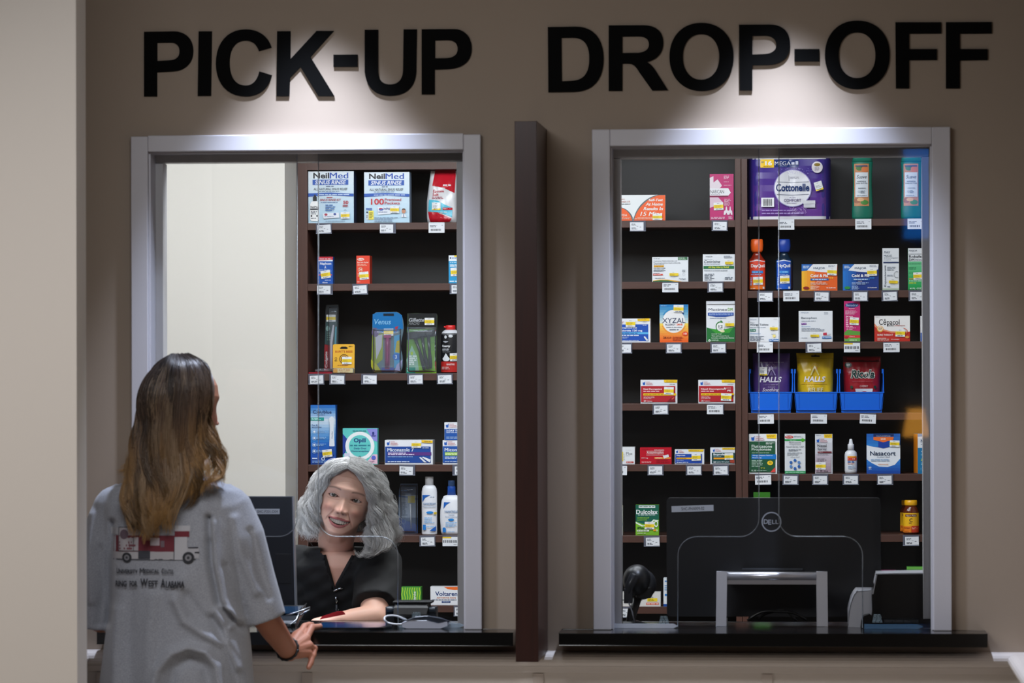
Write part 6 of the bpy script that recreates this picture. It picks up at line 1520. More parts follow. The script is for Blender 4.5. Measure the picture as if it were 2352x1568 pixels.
    Xo = X * w + Xn * (1 - w); Yo = Yf * w + Yn * (1 - w)
    # under the chin
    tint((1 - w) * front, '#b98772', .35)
    Zo = np.where(Z > 0, Z * .90, Z)
    P = np.stack([Xo, Yo, Zo + 0 * X], -1)
    n, m = X.shape
    idx = np.arange(n * m).reshape(n, m)
    q = np.stack([idx[:-1], np.roll(idx, -1, 1)[:-1], np.roll(idx, -1, 1)[1:], idx[1:]], -1).reshape(-1, 4)
    return P.reshape(-1, 3), q, C.reshape(-1, 3), eye_y, A.ravel()

def ear_points():
    mb = MB(); m = mat('#c08c78')
    V = []; Q = []; o = 0
    for q in (-1, 1):
        mb.ball((q * .078, .008, -.012), (.006, .016, .029), m, 14, 10, Matrix.Rotation(.25 * -1, 3, 'X'))
        mb.ball((q * .0745, -.003, -.038), (.006, .008, .009), m, 10, 8)
    return np.array(mb.v), [list(f) for f in mb.f]

def place(P, M): return (np.c_[P, np.ones(len(P))] @ np.array(M).T)[:, :3]

def hair_strands(guides, n, rad, seed, wave, freq, clumps, spread, colf, K=26, wavegrow=.7, flyaway=.04, tipthin=.35, skull=None, clmin=.86, conv=.62):
    """strands between neighbouring guide curves (3-D), gathered in clumps that wave together"""
    rg = np.random.RandomState(seed)
    G = []
    for g in guides:
        g = np.array([tuple(p) for p in g]); d = np.r_[0, np.cumsum(np.linalg.norm(np.diff(g, axis=0), axis=1))]; d /= d[-1]
        u = np.linspace(0, 1, K)
        lin_ = np.stack([np.interp(u, d, g[:, k]) for k in range(3)], -1)
        for _ in range(3): lin_[1:-1] = (lin_[:-2] + 2 * lin_[1:-1] + lin_[2:]) / 4
        G.append(lin_)
    G = np.array(G); ng = len(G)
    t = np.linspace(0, 1, K)
    cs = rg.rand(clumps) * (ng - 1); cph = rg.rand(clumps) * 6.28; camp = .6 + .8 * rg.rand(clumps); coff = rg.normal(0, 1, (clumps, 3)) * spread * .8; cfr = freq * (.8 + .4 * rg.rand(clumps)); ccol = rg.rand(clumps); clen = clmin + (1 - clmin) * rg.rand(clumps)
    allV = []; allC = []
    def at_s(s):
        i = min(int(s), ng - 2); f = s - i; return G[i] * (1 - f) + G[i + 1] * f
    for k in range(n):
        c = rg.randint(clumps)
        s0 = np.clip(cs[c] + rg.normal(0, .16), 0, ng - 1.001)
        fly = rg.rand() < flyaway
        P = at_s(s0); Pc = at_s(min(cs[c], ng - 1.001))
        g = (t ** 1.1)[:, None]
        mixf = (0.15 if fly else conv) * g
        P = P * (1 - mixf) + Pc * mixf
        P = P + coff[c] * (.3 + .7 * g) + rg.normal(0, 1, 3) * spread * (.35 + (.9 if fly else .18) * g)
        T_ = np.gradient(P, axis=0); T_ /= np.linalg.norm(T_, axis=1)[:, None] + 1e-9
        n1 = np.cross(T_, [0, -1, 0]); n1 /= np.linalg.norm(n1, axis=1)[:, None] + 1e-9
        n2 = np.cross(T_, n1)
        ph = cph[c] + rg.normal(0, .25 + (.8 if fly else 0)); A_ = wave * camp[c] * (1 + rg.normal(0, .15)) * (t ** wavegrow)
        P = P + n1 * (A_ * np.sin(6.283 * cfr[c] * t + ph))[:, None] + n2 * (A_ * .7 * np.cos(6.283 * cfr[c] * t + ph))[:, None]
        if skull is not None:
            Mi, rr, cc_ = skull
            Q_ = (np.c_[P, np.ones(K)] @ Mi.T)[:, :3] - cc_
            e_ = np.sqrt(((Q_ / rr) ** 2).sum(1)); kk = np.where(Q_[:, 2] > -.06, np.maximum(1, (1 + .05 * rg.rand()) / np.maximum(e_, .3)), 1)
            Q_ = Q_ * kk[:, None] + cc_
            P = (np.c_[Q_, np.ones(K)] @ np.linalg.inv(Mi).T)[:, :3]
        L = clen[c] * (1 - .12 * rg.rand())
        u = t * L
        P = np.stack([np.interp(u, t, P[:, j]) for j in range(3)], -1)
        r = rad * (.7 + .6 * rg.rand()) * (1 - (1 - tipthin) * t ** 3) * (.6 if fly else 1)
        T_ = np.gradient(P, axis=0); T_ /= np.linalg.norm(T_, axis=1)[:, None] + 1e-9
        n1 = np.cross(T_, [.2, -1, .1]); n1 /= np.linalg.norm(n1, axis=1)[:, None] + 1e-9; n2 = np.cross(T_, n1)
        ring = [P + (n1 * math.cos(w) + n2 * math.sin(w)) * r[:, None] for w in (0, 2.094, 4.189)]
        allV.append(np.stack(ring, 1).reshape(-1, 3))
        cc = colf(t, rg.rand(), ccol[c]); allC.append(np.repeat(cc, 3, axis=0))
    V = np.concatenate(allV); C = np.concatenate(allC)
    base = np.arange(K * 3).reshape(K, 3)
    q1 = np.stack([base[:-1], np.roll(base, -1, 1)[:-1], np.roll(base, -1, 1)[1:], base[1:]], -1).reshape(-1, 4)
    Q = (q1[None] + (np.arange(n) * K * 3)[:, None, None]).reshape(-1, 4)
    return V, Q, C

def hair_cap(P, Q, A, nr, nc, M, test, off=.007):
    """close-lying under layer of hair over the scalp"""
    Pm = P.reshape(nr, nc, 3)
    c = np.array([0, .005, -.01])
    d = Pm - c; d /= np.linalg.norm(d, axis=2)[:, :, None]
    V = (Pm + d * off).reshape(-1, 3)
    keep = test(P[:, 0], P[:, 1], P[:, 2], A)
    Q2 = Q[keep[Q].all(axis=1)]
    used = np.unique(Q2); mp = -np.ones(len(V), int); mp[used] = np.arange(len(used))
    return place(V[used], M), mp[Q2]

def eyeballs(M, eye_y, gaze, parent, iris, origin):
    for q, ey in zip((-1, 1), eye_y):
        mb = MB()
        g = Vector(gaze).normalized()
        R_ = g.to_track_quat('Z', 'Y').to_matrix()
        r = .0122
        ms = [mat('#0a0808', .08), mat(iris, .12), mat('#26221e', .15), mat('#cfc4c0', .15)]
        edges = [0, .16, .40, .46, math.pi]; rings = []
        for (a0, a1), n, m in zip(zip(edges, edges[1:]), (2, 3, 1, 12), ms):
            vs = []; fs = []; sg = 24
            for i in range(n + 1):
                th = a0 + (a1 - a0) * i / n
                for k in range(sg):
                    w = 2 * math.pi * k / sg
                    p = R_ @ Vector((r * math.sin(th) * math.cos(w), r * math.sin(th) * math.sin(w), r * math.cos(th) + (.0004 if th < .46 else 0)))
                    vs.append(Vector(M) @ Vector((0, 0, 0)) if False else M @ (p + Vector((q * .031, -ey, 0.0006))))
            for i in range(n):
                for k in range(sg):
                    k2 = (k + 1) % sg; fs.append((i * sg + k, (i + 1) * sg + k, (i + 1) * sg + k2, i * sg + k2))
            mb.add(vs, fs, m, True)
        mb.build('eye', parent, M @ Vector((q * .031, -ey, 0)))

def join_parts(parts):
    """[(V, F, C)] -> one mesh"""
    V = []; Fq = []; C = []; o = 0
    for v, f, c in parts:
        V.append(np.asarray(v)); C.append(np.ones((len(v), 3)) * c if np.ndim(c) == 1 else c)
        Fq += (np.asarray(f) + o).tolist() if isinstance(f, np.ndarray) else [[i + o for i in q] for q in f]
        o += len(v)
    return np.concatenate(V), Fq, np.concatenate(C)

skin_mat = vcol_mat('skin', .48, .12, (260, .25, .0006))
dk = mat('#101114', .75)
tmp_m = mat('#808080')

# ------------------------------------------------------------------ the seated woman behind the counter
HY = 0.53
ctr = W(786.5, 1146, HY - .08)
HP = Matrix.Translation((ctr.x, HY, ctr.z)) @ Matrix.Rotation(math.radians(15.0), 4, 'Y') @ Matrix.Rotation(math.radians(4), 4, 'Z') @ Matrix.Rotation(math.radians(-3), 4, 'X')
NR, NC = 270, 210
P, Q, C, ey, AA = head_grid(1.0, '#e6b9a5', '#ac5a5e', NR, NC)
Pw = place(P, HP)
# the lower neck eases from the tilted head to the upright body
zz = P[:, 2]; k = sm(-zz, .085, .165)[:, None]
nb = W(772, 1285, .60)
P0 = P.copy(); 
upright = np.c_[nb.x + P0[:, 0] * .95, .588 + P0[:, 1] * 1.0, nb.z + (zz + .165) * 1.0]
Pw = Pw * (1 - k) + upright * k
EV, EF = ear_points()
mb = MB()
Yt = .66
def pt(px, py, Y): return W(px, py, Y)
shL, shR = pt(688, 1300, .63), pt(874, 1296, .61)
elR = pt(858, 1400, .43); elR.z = DESK + .046
wrR = pt(728, 1420, .37); wrR.z = DESK + .031
torso = [(pt(776, 1264, .60), .046, .046), (pt(778, 1276, .61), .080, .062), (pt(781, 1298, .625), .126, .083), (pt(782, 1340, .66), .135, .092), (pt(783, 1400, .70), .132, .10), (pt(784, 1480, .745), .13, .10)]
def low(p, y, z): return Vector((p.x, y, z))
torso += [(low(torso[-1][0], .80, .70), .125, .095), (low(torso[-1][0], .84, .58), .15, .11), (low(torso[-1][0], .86, .50), .165, .12)]
loft(mb, torso, tmp_m)
limb(mb, [shR, shR.lerp(elR, .5), elR], [.047, .043, .039], tmp_m)
limb(mb, [elR, elR.lerp(wrR, .35), elR.lerp(wrR, .8), wrR], [.040, .036, .026, .023], tmp_m)
# her hand lies flat on the counter
hx = Vector((-1, -.12, 0)).normalized()
mb.ball(wrR + hx * .045 + Vector((0, 0, -.010)), (.045, .036, .015), tmp_m, 16, 10)
for j in range(4):
    b0 = wrR + hx * .078 + Vector((0, -.027 + .018 * j, -.011)); L_ = (.055, .064, .066, .058)[j]
    limb(mb, [b0, b0 + hx * L_ * .5 + Vector((0, 0, .004)), b0 + hx * L_ + Vector((0, 0, -.004))], [.0085, .0078, .0068], tmp_m, 10)
b0 = wrR + hx * .03 + Vector((0, .034, -.010)); limb(mb, [b0, b0 + Vector((-.03, .022, 0)), b0 + Vector((-.055, .028, -.002))], [.011, .0095, .008], tmp_m, 10)
elL = pt(676, 1480, .66); elL.z = .76
wrL = Vector((elL.x + .07, .70, .64))
limb(mb, [shL, shL.lerp(elL, .5), elL], [.047, .043, .038], tmp_m); limb(mb, [elL, wrL], [.038, .026], tmp_m)
mb.ball(wrL + Vector((.03, .03, -.01)), (.045, .035, .018), tmp_m)
cxp = torso[-1][0].x
for q in (-1, 1):
    hip, kn, an = Vector((cxp + q * .09, .86, .53)), Vector((cxp + q * .11, .47, .54)), Vector((cxp + q * .11, .50, .13))
    limb(mb, [hip, kn], [.085, .06], tmp_m); limb(mb, [kn, an], [.058, .038], tmp_m); limb(mb, [an + Vector((0, 0, -.06)), an + Vector((0, -.12, -.075))], [.045, .036], tmp_m)
BV, BF = solid(mb, .0050, 5)
bc = np.ones((len(BV), 3)) * hexl('#e0b09a')
V, Fq, Cc = join_parts([(Pw, Q, C), (place(EV, HP), EF, hexl('#c48a76')), (BV, BF, bc)])
ph = raw_mesh('person', V, Fq, skin_mat, Cc, None, (cxp, .86, 0))
tag(ph, 'seated smiling woman with curly silver hair and a black V-neck top, leaning on the counter', 'person')
eyeballs(HP, ey, (-.10, -1, .10), ph, '#5a5a52', (0, 0, 0))
# teeth
mb = MB(); tm = mat('#e2d8c8', .25)
for j in range(-4, 5):
    if j == -5: continue
    x = j * .0058; y = -(.0905 * math.sqrt(max(.2, 1 - (x / .062) ** 2)) - .0035) + .0
    zt_, zb_ = -.0600, -.0712 + .0072 * (x / .027) ** 2
    vs = []
    for yy in (y, y + .004):
        for a, b in ((-.0027, zt_), (.0027, zt_), (.0027, zb_ + .001), (.0018, zb_), (-.0018, zb_), (-.0027, zb_ + .001)): vs.append(HP @ Vector((x + a, yy + abs(x + a) * .12, b)))
    mb.add(vs, [(0, 1, 2, 3, 4, 5), (11, 10, 9, 8, 7, 6)] + [(i, (i + 1) % 6, (i + 1) % 6 + 6, i + 6) for i in range(6)], tm)
mb.build('teeth', ph, HP @ Vector((0, -.087, -.066)))
mb = MB(); mb.ball(HP @ Vector((-.0755, -.012, -.048)), .0028, mat('#d8d8dc', .1, 1.0)); mb.build('earring', ph, HP @ Vector((-.0755, -.012, -.048)))

# scrub top
mb = MB()
grow = [(pt(772, 1256, .60), .078, .066), (pt(775, 1264, .605), .092, .074)] + [(c, rx + .012, ry + .012) for c, rx, ry in torso[1:-1]]
loft(mb, grow, tmp_m)
se = shR.lerp(elR, .80)
mb.tube([shR + Vector((-.03, 0, .005)), shR, shR.lerp(elR, .4), se], [.055, .062, .065, .064], tmp_m, 18)
sl = shL.lerp(elL, .62)
mb.tube([shL + Vector((.03, 0, .005)), shL, shL.lerp(elL, .4), sl], [.055, .062, .063, .064], tmp_m, 18)
for s_ in (shR, shL): mb.ball(s_, .060, tmp_m)
SV, SF = solid(mb, .0048, 6)
pix = lambda p: None
def to_px(V):
    R3 = np.array(ROT.transposed()); d = (V - np.array(CAM)) @ R3.T
    return CX + F * d[:, 0] / -d[:, 2], CY - F * d[:, 1] / -d[:, 2]
px_, py_ = to_px(SV)
tv = np.clip((py_ - 1251) / 102.0, 0, 1)
vl, vr = 737.5 + 29 * tv, np.where(py_ < 1278, 812, 812 - 44 * np.clip((py_ - 1278) / 75, 0, 1))
gone = (px_ > vl) & (px_ < vr) & (py_ < 1354) & (SV[:, 1] < .66)
gone |= (py_ < 1268) & (px_ > 738) & (px_ < 812)
wr_ = .0022 * np.sin(SV[:, 0] * 60 + SV[:, 2] * 95) + .0016 * np.sin(SV[:, 2] * 150 - SV[:, 0] * 80)
SV[:, 1] -= wr_
SF = [f for f in SF if not gone[f].any()]
sc_m = mat('#0d0e10', .8, bump=(900, .3), name='scrub_cloth')
scr = raw_mesh('scrub_top', SV, SF, sc_m, None, ph, (cxp, .7, .6))
bv = BVHTree.FromPolygons([tuple(v) for v in SV], SF)
bb_ = BVHTree.FromPolygons([tuple(v) for v in BV], BF)
def onto(tree, px, py, Y, lift):
    p = W(px, py, Y); d = (p - CAM).normalized()
    h = tree.ray_cast(CAM, d)
    return (h[0] - d * lift) if h[0] is not None else None
def strip(tree, pts, Y, r, m, name, lift=.002):
    q = [onto(tree, a, b, Y, lift) for a, b in pts]; q = [x for x in q if x is not None]
    if len(q) < 2: return None
    mb = MB(); mb.tube(q, r, m, 8); return mb.build(name, ph, q[0])
vline = [(737, 1250), (744, 1275), (752, 1303), (760, 1332), (767, 1354), (775, 1344), (787, 1322), (800, 1298), (812, 1277)]
strip(bb_, vline, .58, .0062, sc_m, 'neckline', .004)
strip(bb_, [(769, 1352), (777, 1338), (788, 1318), (797, 1303)], .58, .0035, mat('#b01c2c', .7), 'undershirt', .002)
# badge reel and lanyard card
cm = mat('#c8ccd2', .15, 1.0)
def onp(px, py, l): 
    q = onto(bv, px, py, .58, l); return q if q is not None else W(px, py, .56)
rt = onp(777, 1353, .006)
bd = empty('badge', rt, 'silver clip and red card of a badge hanging from the seated woman\'s neckline', 'badge')
mb = MB()
for (a, b), (c, d_) in (((766, 1357), (778, 1352)), ((776, 1352), (787, 1350))): mb.tube([onp(a, b, .006), onp(c, d_, .006)], .0028, cm, 8)
mb.build('clip', bd, rt)
mb = MB(); mb.tube([onp(771, 1370, .005), onp(773, 1378, .006), onp(772, 1390, .006)], [.002, .003, .0018], cm, 8)
mb.ball(onp(774, 1399, .008), (.0052, .003, .0052), cm); mb.build('reel', bd, rt)
mb = MB(); a, b = onp(773, 1388, .005), onp(775, 1412, .006); mb.tube([a, b], .0035, mat('#3a3c42', .4)); mb.build('strap', bd, a)
mb = MB(); z0 = W(760, 1426, .335).z
a, b = PX(732, .335), PX(792, .335)
mb.prism([[(a, z0 + .004), (b, z0 + .018), (b - .006, z0 + .026), (b - .022, z0 + .026), (a + .008, z0 + .013)]], .335, .339, mat('#c4202c', .5)); mb.build('card', bd, (a, .335, z0))

# silver hair
def G3(pts, Y0): return [W(a, b, Y0 + c) for a, b, c in pts]
Y0 = HY
GL = [
 [(796, 1073, -.083), (775, 1078, -.088), (757, 1096, -.080), (745, 1122, -.066), (735, 1150, -.055), (729, 1180, -.055), (729, 1208, -.06), (733, 1235, -.065)],
 [(797, 1066, -.075), (770, 1068, -.075), (748, 1088, -.064), (736, 1118, -.050), (724, 1150, -.045), (715, 1182, -.05), (713, 1215, -.06), (720, 1246, -.065)],
 [(798, 1058, -.05), (762, 1062, -.05), (735, 1090, -.038), (719, 1128, -.03), (704, 1168, -.03), (696, 1205, -.035), (703, 1244, -.045)],
 [(800, 1054, -.0), (765, 1058, 0), (733, 1088, .015), (712, 1130, .02), (698, 1175, .02), (691, 1212, .01), (700, 1244, 0)],
 [(802, 1054, .03), (772, 1064, .07), (745, 1100, .09), (728, 1150, .09), (718, 1200, .07), (714, 1245, .05)],
 [(806, 1056, .03), (800, 1075, .095), (795, 1130, .105), (785, 1200, .095), (780, 1250, .075)],
]
GR = [
 [(806, 1056, .03), (812, 1075, .095), (822, 1130, .105), (835, 1200, .095), (838, 1262, .075)],
 [(808, 1054, .03), (845, 1068, .06), (872, 1105, .08), (888, 1160, .08), (893, 1215, .06), (880, 1262, .04)],
 [(808, 1053, -.0), (848, 1064, 0), (878, 1096, .01), (895, 1142, .02), (905, 1188, .02), (915, 1228, .0), (903, 1258, -.01)],
 [(807, 1056, -.03), (842, 1066, -.03), (871, 1096, -.015), (888, 1140, -.01), (899, 1185, -.015), (906, 1225, -.02), (890, 1268, -.03)],
 [(805, 1062, -.06), (835, 1074, -.06), (862, 1102, -.045), (877, 1142, -.035), (887, 1182, -.035), (889, 1220, -.04), (876, 1262, -.045)],
 [(803, 1068, -.078), (826, 1080, -.078), (850, 1108, -.064), (862, 1146, -.05), (868, 1185, -.05), (862, 1220, -.055), (850, 1255, -.06)],
 [(801, 1073, -.084), (820, 1084, -.088), (840, 1110, -.078), (851, 1146, -.064), (856, 1182, -.058), (846, 1212, -.06), (842, 1245, -.065), (858, 1275, -.065)],
]
silver = [hexl(h) for h in ('#ececea', '#c8c6c2', '#ffffff', '#9c968e')]
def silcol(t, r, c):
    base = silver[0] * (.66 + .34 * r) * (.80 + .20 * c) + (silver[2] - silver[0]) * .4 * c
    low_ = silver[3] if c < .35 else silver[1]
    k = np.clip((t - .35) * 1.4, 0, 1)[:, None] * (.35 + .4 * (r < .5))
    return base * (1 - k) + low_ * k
SK1 = (np.array(HP.inverted()), np.array([.0795, .105, .104]), np.array([0, .005, -.002]))
hair_m = vcol_mat('silver_hair', .42, 0, None, .45)
parts = []
for gs, n, sd in ((GL, 2300, 3), (GR, 2700, 5)):
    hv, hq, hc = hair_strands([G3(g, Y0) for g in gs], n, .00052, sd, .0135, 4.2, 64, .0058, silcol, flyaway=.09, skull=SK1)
    parts.append((hv, hq, hc))
# looser curls at the ends on the right
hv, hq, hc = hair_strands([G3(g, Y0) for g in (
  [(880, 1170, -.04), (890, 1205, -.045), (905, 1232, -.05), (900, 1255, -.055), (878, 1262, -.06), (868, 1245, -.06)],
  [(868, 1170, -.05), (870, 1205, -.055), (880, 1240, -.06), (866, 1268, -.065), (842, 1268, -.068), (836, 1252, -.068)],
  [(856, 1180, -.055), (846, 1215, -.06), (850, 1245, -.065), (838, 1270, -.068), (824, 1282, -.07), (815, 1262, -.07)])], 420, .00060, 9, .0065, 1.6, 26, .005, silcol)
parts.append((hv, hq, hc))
def keepf(x, y, z, a):
    aa = np.abs(a)
    return ((aa > 1.75) & (z > -.08)) | ((aa > 1.15) & (z > .03)) | ((z > .076))
cv, cq = hair_cap(P, Q, AA, NR, NC, HP, keepf, .003)
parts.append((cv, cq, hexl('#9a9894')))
V, Fq, Cc = join_parts(parts)
raw_mesh('hair', V, Fq, hair_m, Cc, ph, tuple(ctr))

# stool under her
st = empty('stool', (cxp, .87, 0), 'round black swivel stool under the seated woman', 'stool')
mb = MB(); mb.lathe([(.17, .36), (.185, .375), (.185, .40), (.16, .412)], (cxp, .87, 0), mat('#1c1d20', .6)); mb.build('seat', st, (cxp, .87, .38))
mb = MB(); mb.tube([(cxp, .87, .05), (cxp, .87, .365)], .022, mat('#8a8c90', .3, 1.0)); mb.build('pole', st, (cxp, .87, .05))
mb = MB(); mb.lathe([(.22, .0), (.22, .012), (.05, .04), (.03, .055)], (cxp, .87, 0), mat('#2a2b2e', .4)); mb.build('base', st, (cxp, .87, 0))

# ------------------------------------------------------------------ the customer, seen from behind
BY = -.42
c2 = W(420, 930, BY)
HC = Matrix.Translation((c2.x, BY, c2.z)) @ Matrix.Rotation(math.radians(180 - 43), 4, 'Z') @ Matrix.Rotation(math.radians(5), 4, 'X')
P2, Q2, C2_, ey2, AA2 = head_grid(0.0, '#b07a60', '#96504c', 200, 150)
Pw2 = place(P2, HC)
zz = P2[:, 2]; k = sm(-zz, .10, .17)[:, None]
nb2 = W(393, 1082, BY)
up2 = np.c_[nb2.x + P2[:, 0] * -1.05, BY - P2[:, 1] * 1.0, nb2.z + (zz + .165)]
Pw2 = Pw2 * (1 - k) + up2 * k
q = lambda px, py, Y=BY: W(px, py, Y)
mb = MB()
T2 = [(q(393, 1088), .045, .042), (q(392, 1104), .085, .055), (q(390, 1125), .140, .070), (q(390, 1160), .150, .085), (q(395, 1250), .145, .095), (q(402, 1350), .130, .095), (q(405, 1450), .140, .10), (q(405, 1540), .160, .11), (q(405, 1640), .165, .115)]
loft(mb, T2, tmp_m)
sR, sL = q(528, 1158), q(262, 1158)
eR = q(606, 1414, -.395); wR = q(664, 1496, -.235)
limb(mb, [sR, sR.lerp(eR, .5), eR], [.040, .037, .033], tmp_m)
limb(mb, [eR, eR.lerp(wR, .35), eR.lerp(wR, .8), wR], [.0335, .033, .0275, .0255], tmp_m)
eL = q(232, 1420, -.38); wL = q(360, 1440, -.25); wL.z = ZCT + .03
limb(mb, [sL, sL.lerp(eL, .5), eL], [.040, .039, .036], tmp_m); limb(mb, [eL, wL], [.036, .024], tmp_m)
mb.ball(wL + Vector((.045, .015, -.008)), (.045, .035, .016), tmp_m)
cx2 = T2[-1][0].x
for s_ in (-1, 1):
    hp, kn, an = Vector((cx2 + s_ * .085, BY, .76)), Vector((cx2 + s_ * .09, BY + .02, .44)), Vector((cx2 + s_ * .09, BY - .01, .09))
    limb(mb, [hp, hp.lerp(kn, .5), kn], [.09, .078, .058], tmp_m); limb(mb, [kn, kn.lerp(an, .35), an], [.056, .055, .037], tmp_m)
    limb(mb, [an + Vector((0, -.02, -.045)), an + Vector((0, .14, -.055))], [.042, .033], tmp_m)
V3, F3 = solid(mb, .0055, 5)
# right hand: index and middle fingers reach to the pad, the others curl under
mb = MB()
hm = tmp_m
wr = wR
limb(mb, [wR.lerp(eR, .25), wR], [.0262, .0250], hm, 16)
kI, kM, kR_, kP = q(688, 1457, -.172), q(702, 1467, -.176), q(709, 1482, -.182), q(707, 1498, -.190)
for kk, r in ((kI, .0145), (kM, .0148), (kR_, .0140), (kP, .0130)): limb(mb, [wR.lerp(kk, .10), wR.lerp(kk, .6), kk], [.0200, .0165, r * .92], hm, 12)
tipI = q(717, 1434, -.060); tipI.z = ZCT + .0135
tipM = q(735, 1441, -.092); tipM.z = ZCT + .0125
eI = kI.lerp(tipI, .40); eI.z = ZCT + .0148; eM = kM.lerp(tipM, .42); eM.z = ZCT + .0130
limb(mb, [kI, eI, kI.lerp(tipI, .78) + Vector((0, 0, .006)), tipI], [.0100, .0090, .0082, .0070], hm, 12)
limb(mb, [kM, eM, kM.lerp(tipM, .78) + Vector((0, 0, .005)), tipM], [.0104, .0094, .0084, .0072], hm, 12)
limb(mb, [kR_, q(722, 1489, -.168), q(720, 1503, -.178), q(711, 1506, -.190)], [.0100, .0096, .0086, .0074], hm, 12)
limb(mb, [kP, q(717, 1507, -.186), q(714, 1522, -.196), q(709, 1532, -.203)], [.0092, .0086, .0078, .0066], hm, 12)
limb(mb, [wR.lerp(kI, .35) + Vector((-.012, .01, -.004)), q(680, 1457, -.165), q(690, 1449, -.150)], [.0130, .0105, .0085], hm, 12)
V4, F4 = solid(mb, .0017, 4)
arm_c = hexl('#a2664a')
c3 = np.ones((len(V3), 3)) * arm_c
hand_c = hexl('#bd8068')
pxa, _ = to_px(V4); kk_ = np.clip((pxa - 655) / 40, 0, 1)[:, None]
c4 = arm_c * (1 - kk_) + hand_c * kk_
pxb, pyb = to_px(V3); kk_ = np.clip((pxb - 640) / 40, 0, 1)[:, None]; c3 = arm_c * (1 - kk_) + hand_c * kk_
V, Fq, Cc = join_parts([(Pw2, Q2, C2_), (place(EV, HC), EF, hexl('#b07a60')), (V3, F3, c3), (V4, F4, c4)])
cu = raw_mesh('person', V, Fq, skin_mat, Cc, None, (cx2, BY, 0))
tag(cu, 'standing customer seen from behind, long wavy brown hair and grey T-shirt, touching the signature pad', 'person')
# nails
mb = MB()
for tp, dr in ((tipI, tipI - kI), (tipM, tipM - kM)):
    d_ = dr.normalized(); mb.ball(tp + d_ * .003 + Vector((0, 0, .0052)), (.0036, .0036, .0014), mat('#d8a898', .2), 10, 6)
mb.build('fingernails', cu, tipM)
# bracelet
mb = MB()
bc_ = wR.lerp(eR, .07); ax = (wR - eR).normalized(); a1 = ax.cross(Vector((0, 0, 1))).normalized(); a2 = ax.cross(a1)
pts = [bc_ + (a1 * math.cos(w) + a2 * math.sin(w)) * (.0285 + .0006 * math.sin(14 * w)) + ax * .004 * math.sin(w) for w in [2 * math.pi * i / 40 for i in range(41)]]
mb.tube(pts, [.0030 + .0006 * math.sin(i * 2.2) for i in range(41)], mat('#121214', .5), 8)
mb.build('bracelet', cu, bc_)
# trousers and shoes
mb = MB()
loft(mb, [(Vector((cx2, BY, .92)), .150, .112), (Vector((cx2, BY, .84)), .168, .122), (Vector((cx2, BY, .76)), .178, .126)], tmp_m)
for s_ in (-1, 1):
    hp, kn, an = Vector((cx2 + s_ * .085, BY, .78)), Vector((cx2 + s_ * .09, BY + .02, .44)), Vector((cx2 + s_ * .09, BY - .01, .10))
    mb.tube([hp, hp.lerp(kn, .5), kn, an], [.1, .09, .072, .058], tmp_m, 18)
V5, F5 = solid(mb, .008, 4)
raw_mesh('trousers', V5, F5, mat('#23283a', .85, bump=(600, .3)), None, cu, (cx2, BY, .8))
for s_ in (-1, 1):
    mb = MB(); a = Vector((cx2 + s_ * .09, BY - .03, .047)); limb(mb, [a, a + Vector((0, .09, 0)), a + Vector((0, .17, -.008))], [.047, .047, .038], tmp_m)
    V6, F6 = solid(mb, .006, 4); V6[:, 2] = np.maximum(V6[:, 2], .002)
    raw_mesh('shoe', V6, F6, mat('#d8d6d0', .5), None, cu, tuple(a))

# T-shirt
mb = MB()
def ring(py, xl, xr, ry, dy=0.0): 
    a, b = q(xl, py), q(xr, py); return (Vector(((a.x + b.x) / 2, BY + dy, a.z)), (b.x - a.x) / 2, ry)
loft(mb, [ring(1080, 352, 432, .052), ring(1092, 318, 470, .062), ring(1106, 284, 508, .074), ring(1125, 250, 545, .090), ring(1160, 238, 560, .106), ring(1210, 240, 558, .118), ring(1300, 248, 556, .128),
          ring(1380, 252, 562, .135), ring(1440, 248, 570, .14), ring(1500, 240, 576, .147), ring(1568, 231, 581, .152), ring(1640, 228, 584, .156), ring(1700, 232, 582, .156)], tmp_m, 48, 2.5)
mb.tube([q(500, 1134), q(527, 1164), q(549, 1230, -.415), q(574, 1325, -.40), q(609, 1424, -.39)], [.040, .055, .063, .062, .054], tmp_m, 24)
mb.tube([q(292, 1136), q(264, 1164), q(236, 1250, -.415), q(226, 1350, -.405), q(220, 1436, -.39)], [.040, .053, .062, .062, .056], tmp_m, 24)
for s_ in (q(527, 1164), q(264, 1164)): mb.ball(s_, .052, tmp_m)
V7, F7 = solid(mb, .0045, 7)
px7, py7 = to_px(V7)
back = sm(-(V7[:, 1] - BY), -.02, .04)
def fold(pts, amp, wid, fade=30):
    d = np.full(len(V7), 1e9)
    for (x0, y0), (x1, y1) in zip(pts, pts[1:]):
        L2 = (x1 - x0) ** 2 + (y1 - y0) ** 2
        tt = np.clip(((px7 - x0) * (x1 - x0) + (py7 - y0) * (y1 - y0)) / L2, 0, 1)
        d = np.minimum(d, np.hypot(px7 - x0 - tt * (x1 - x0), py7 - y0 - tt * (y1 - y0)))
    V7[:, 1] -= 1.45 * amp * np.exp(-(d / wid) ** 2) * back
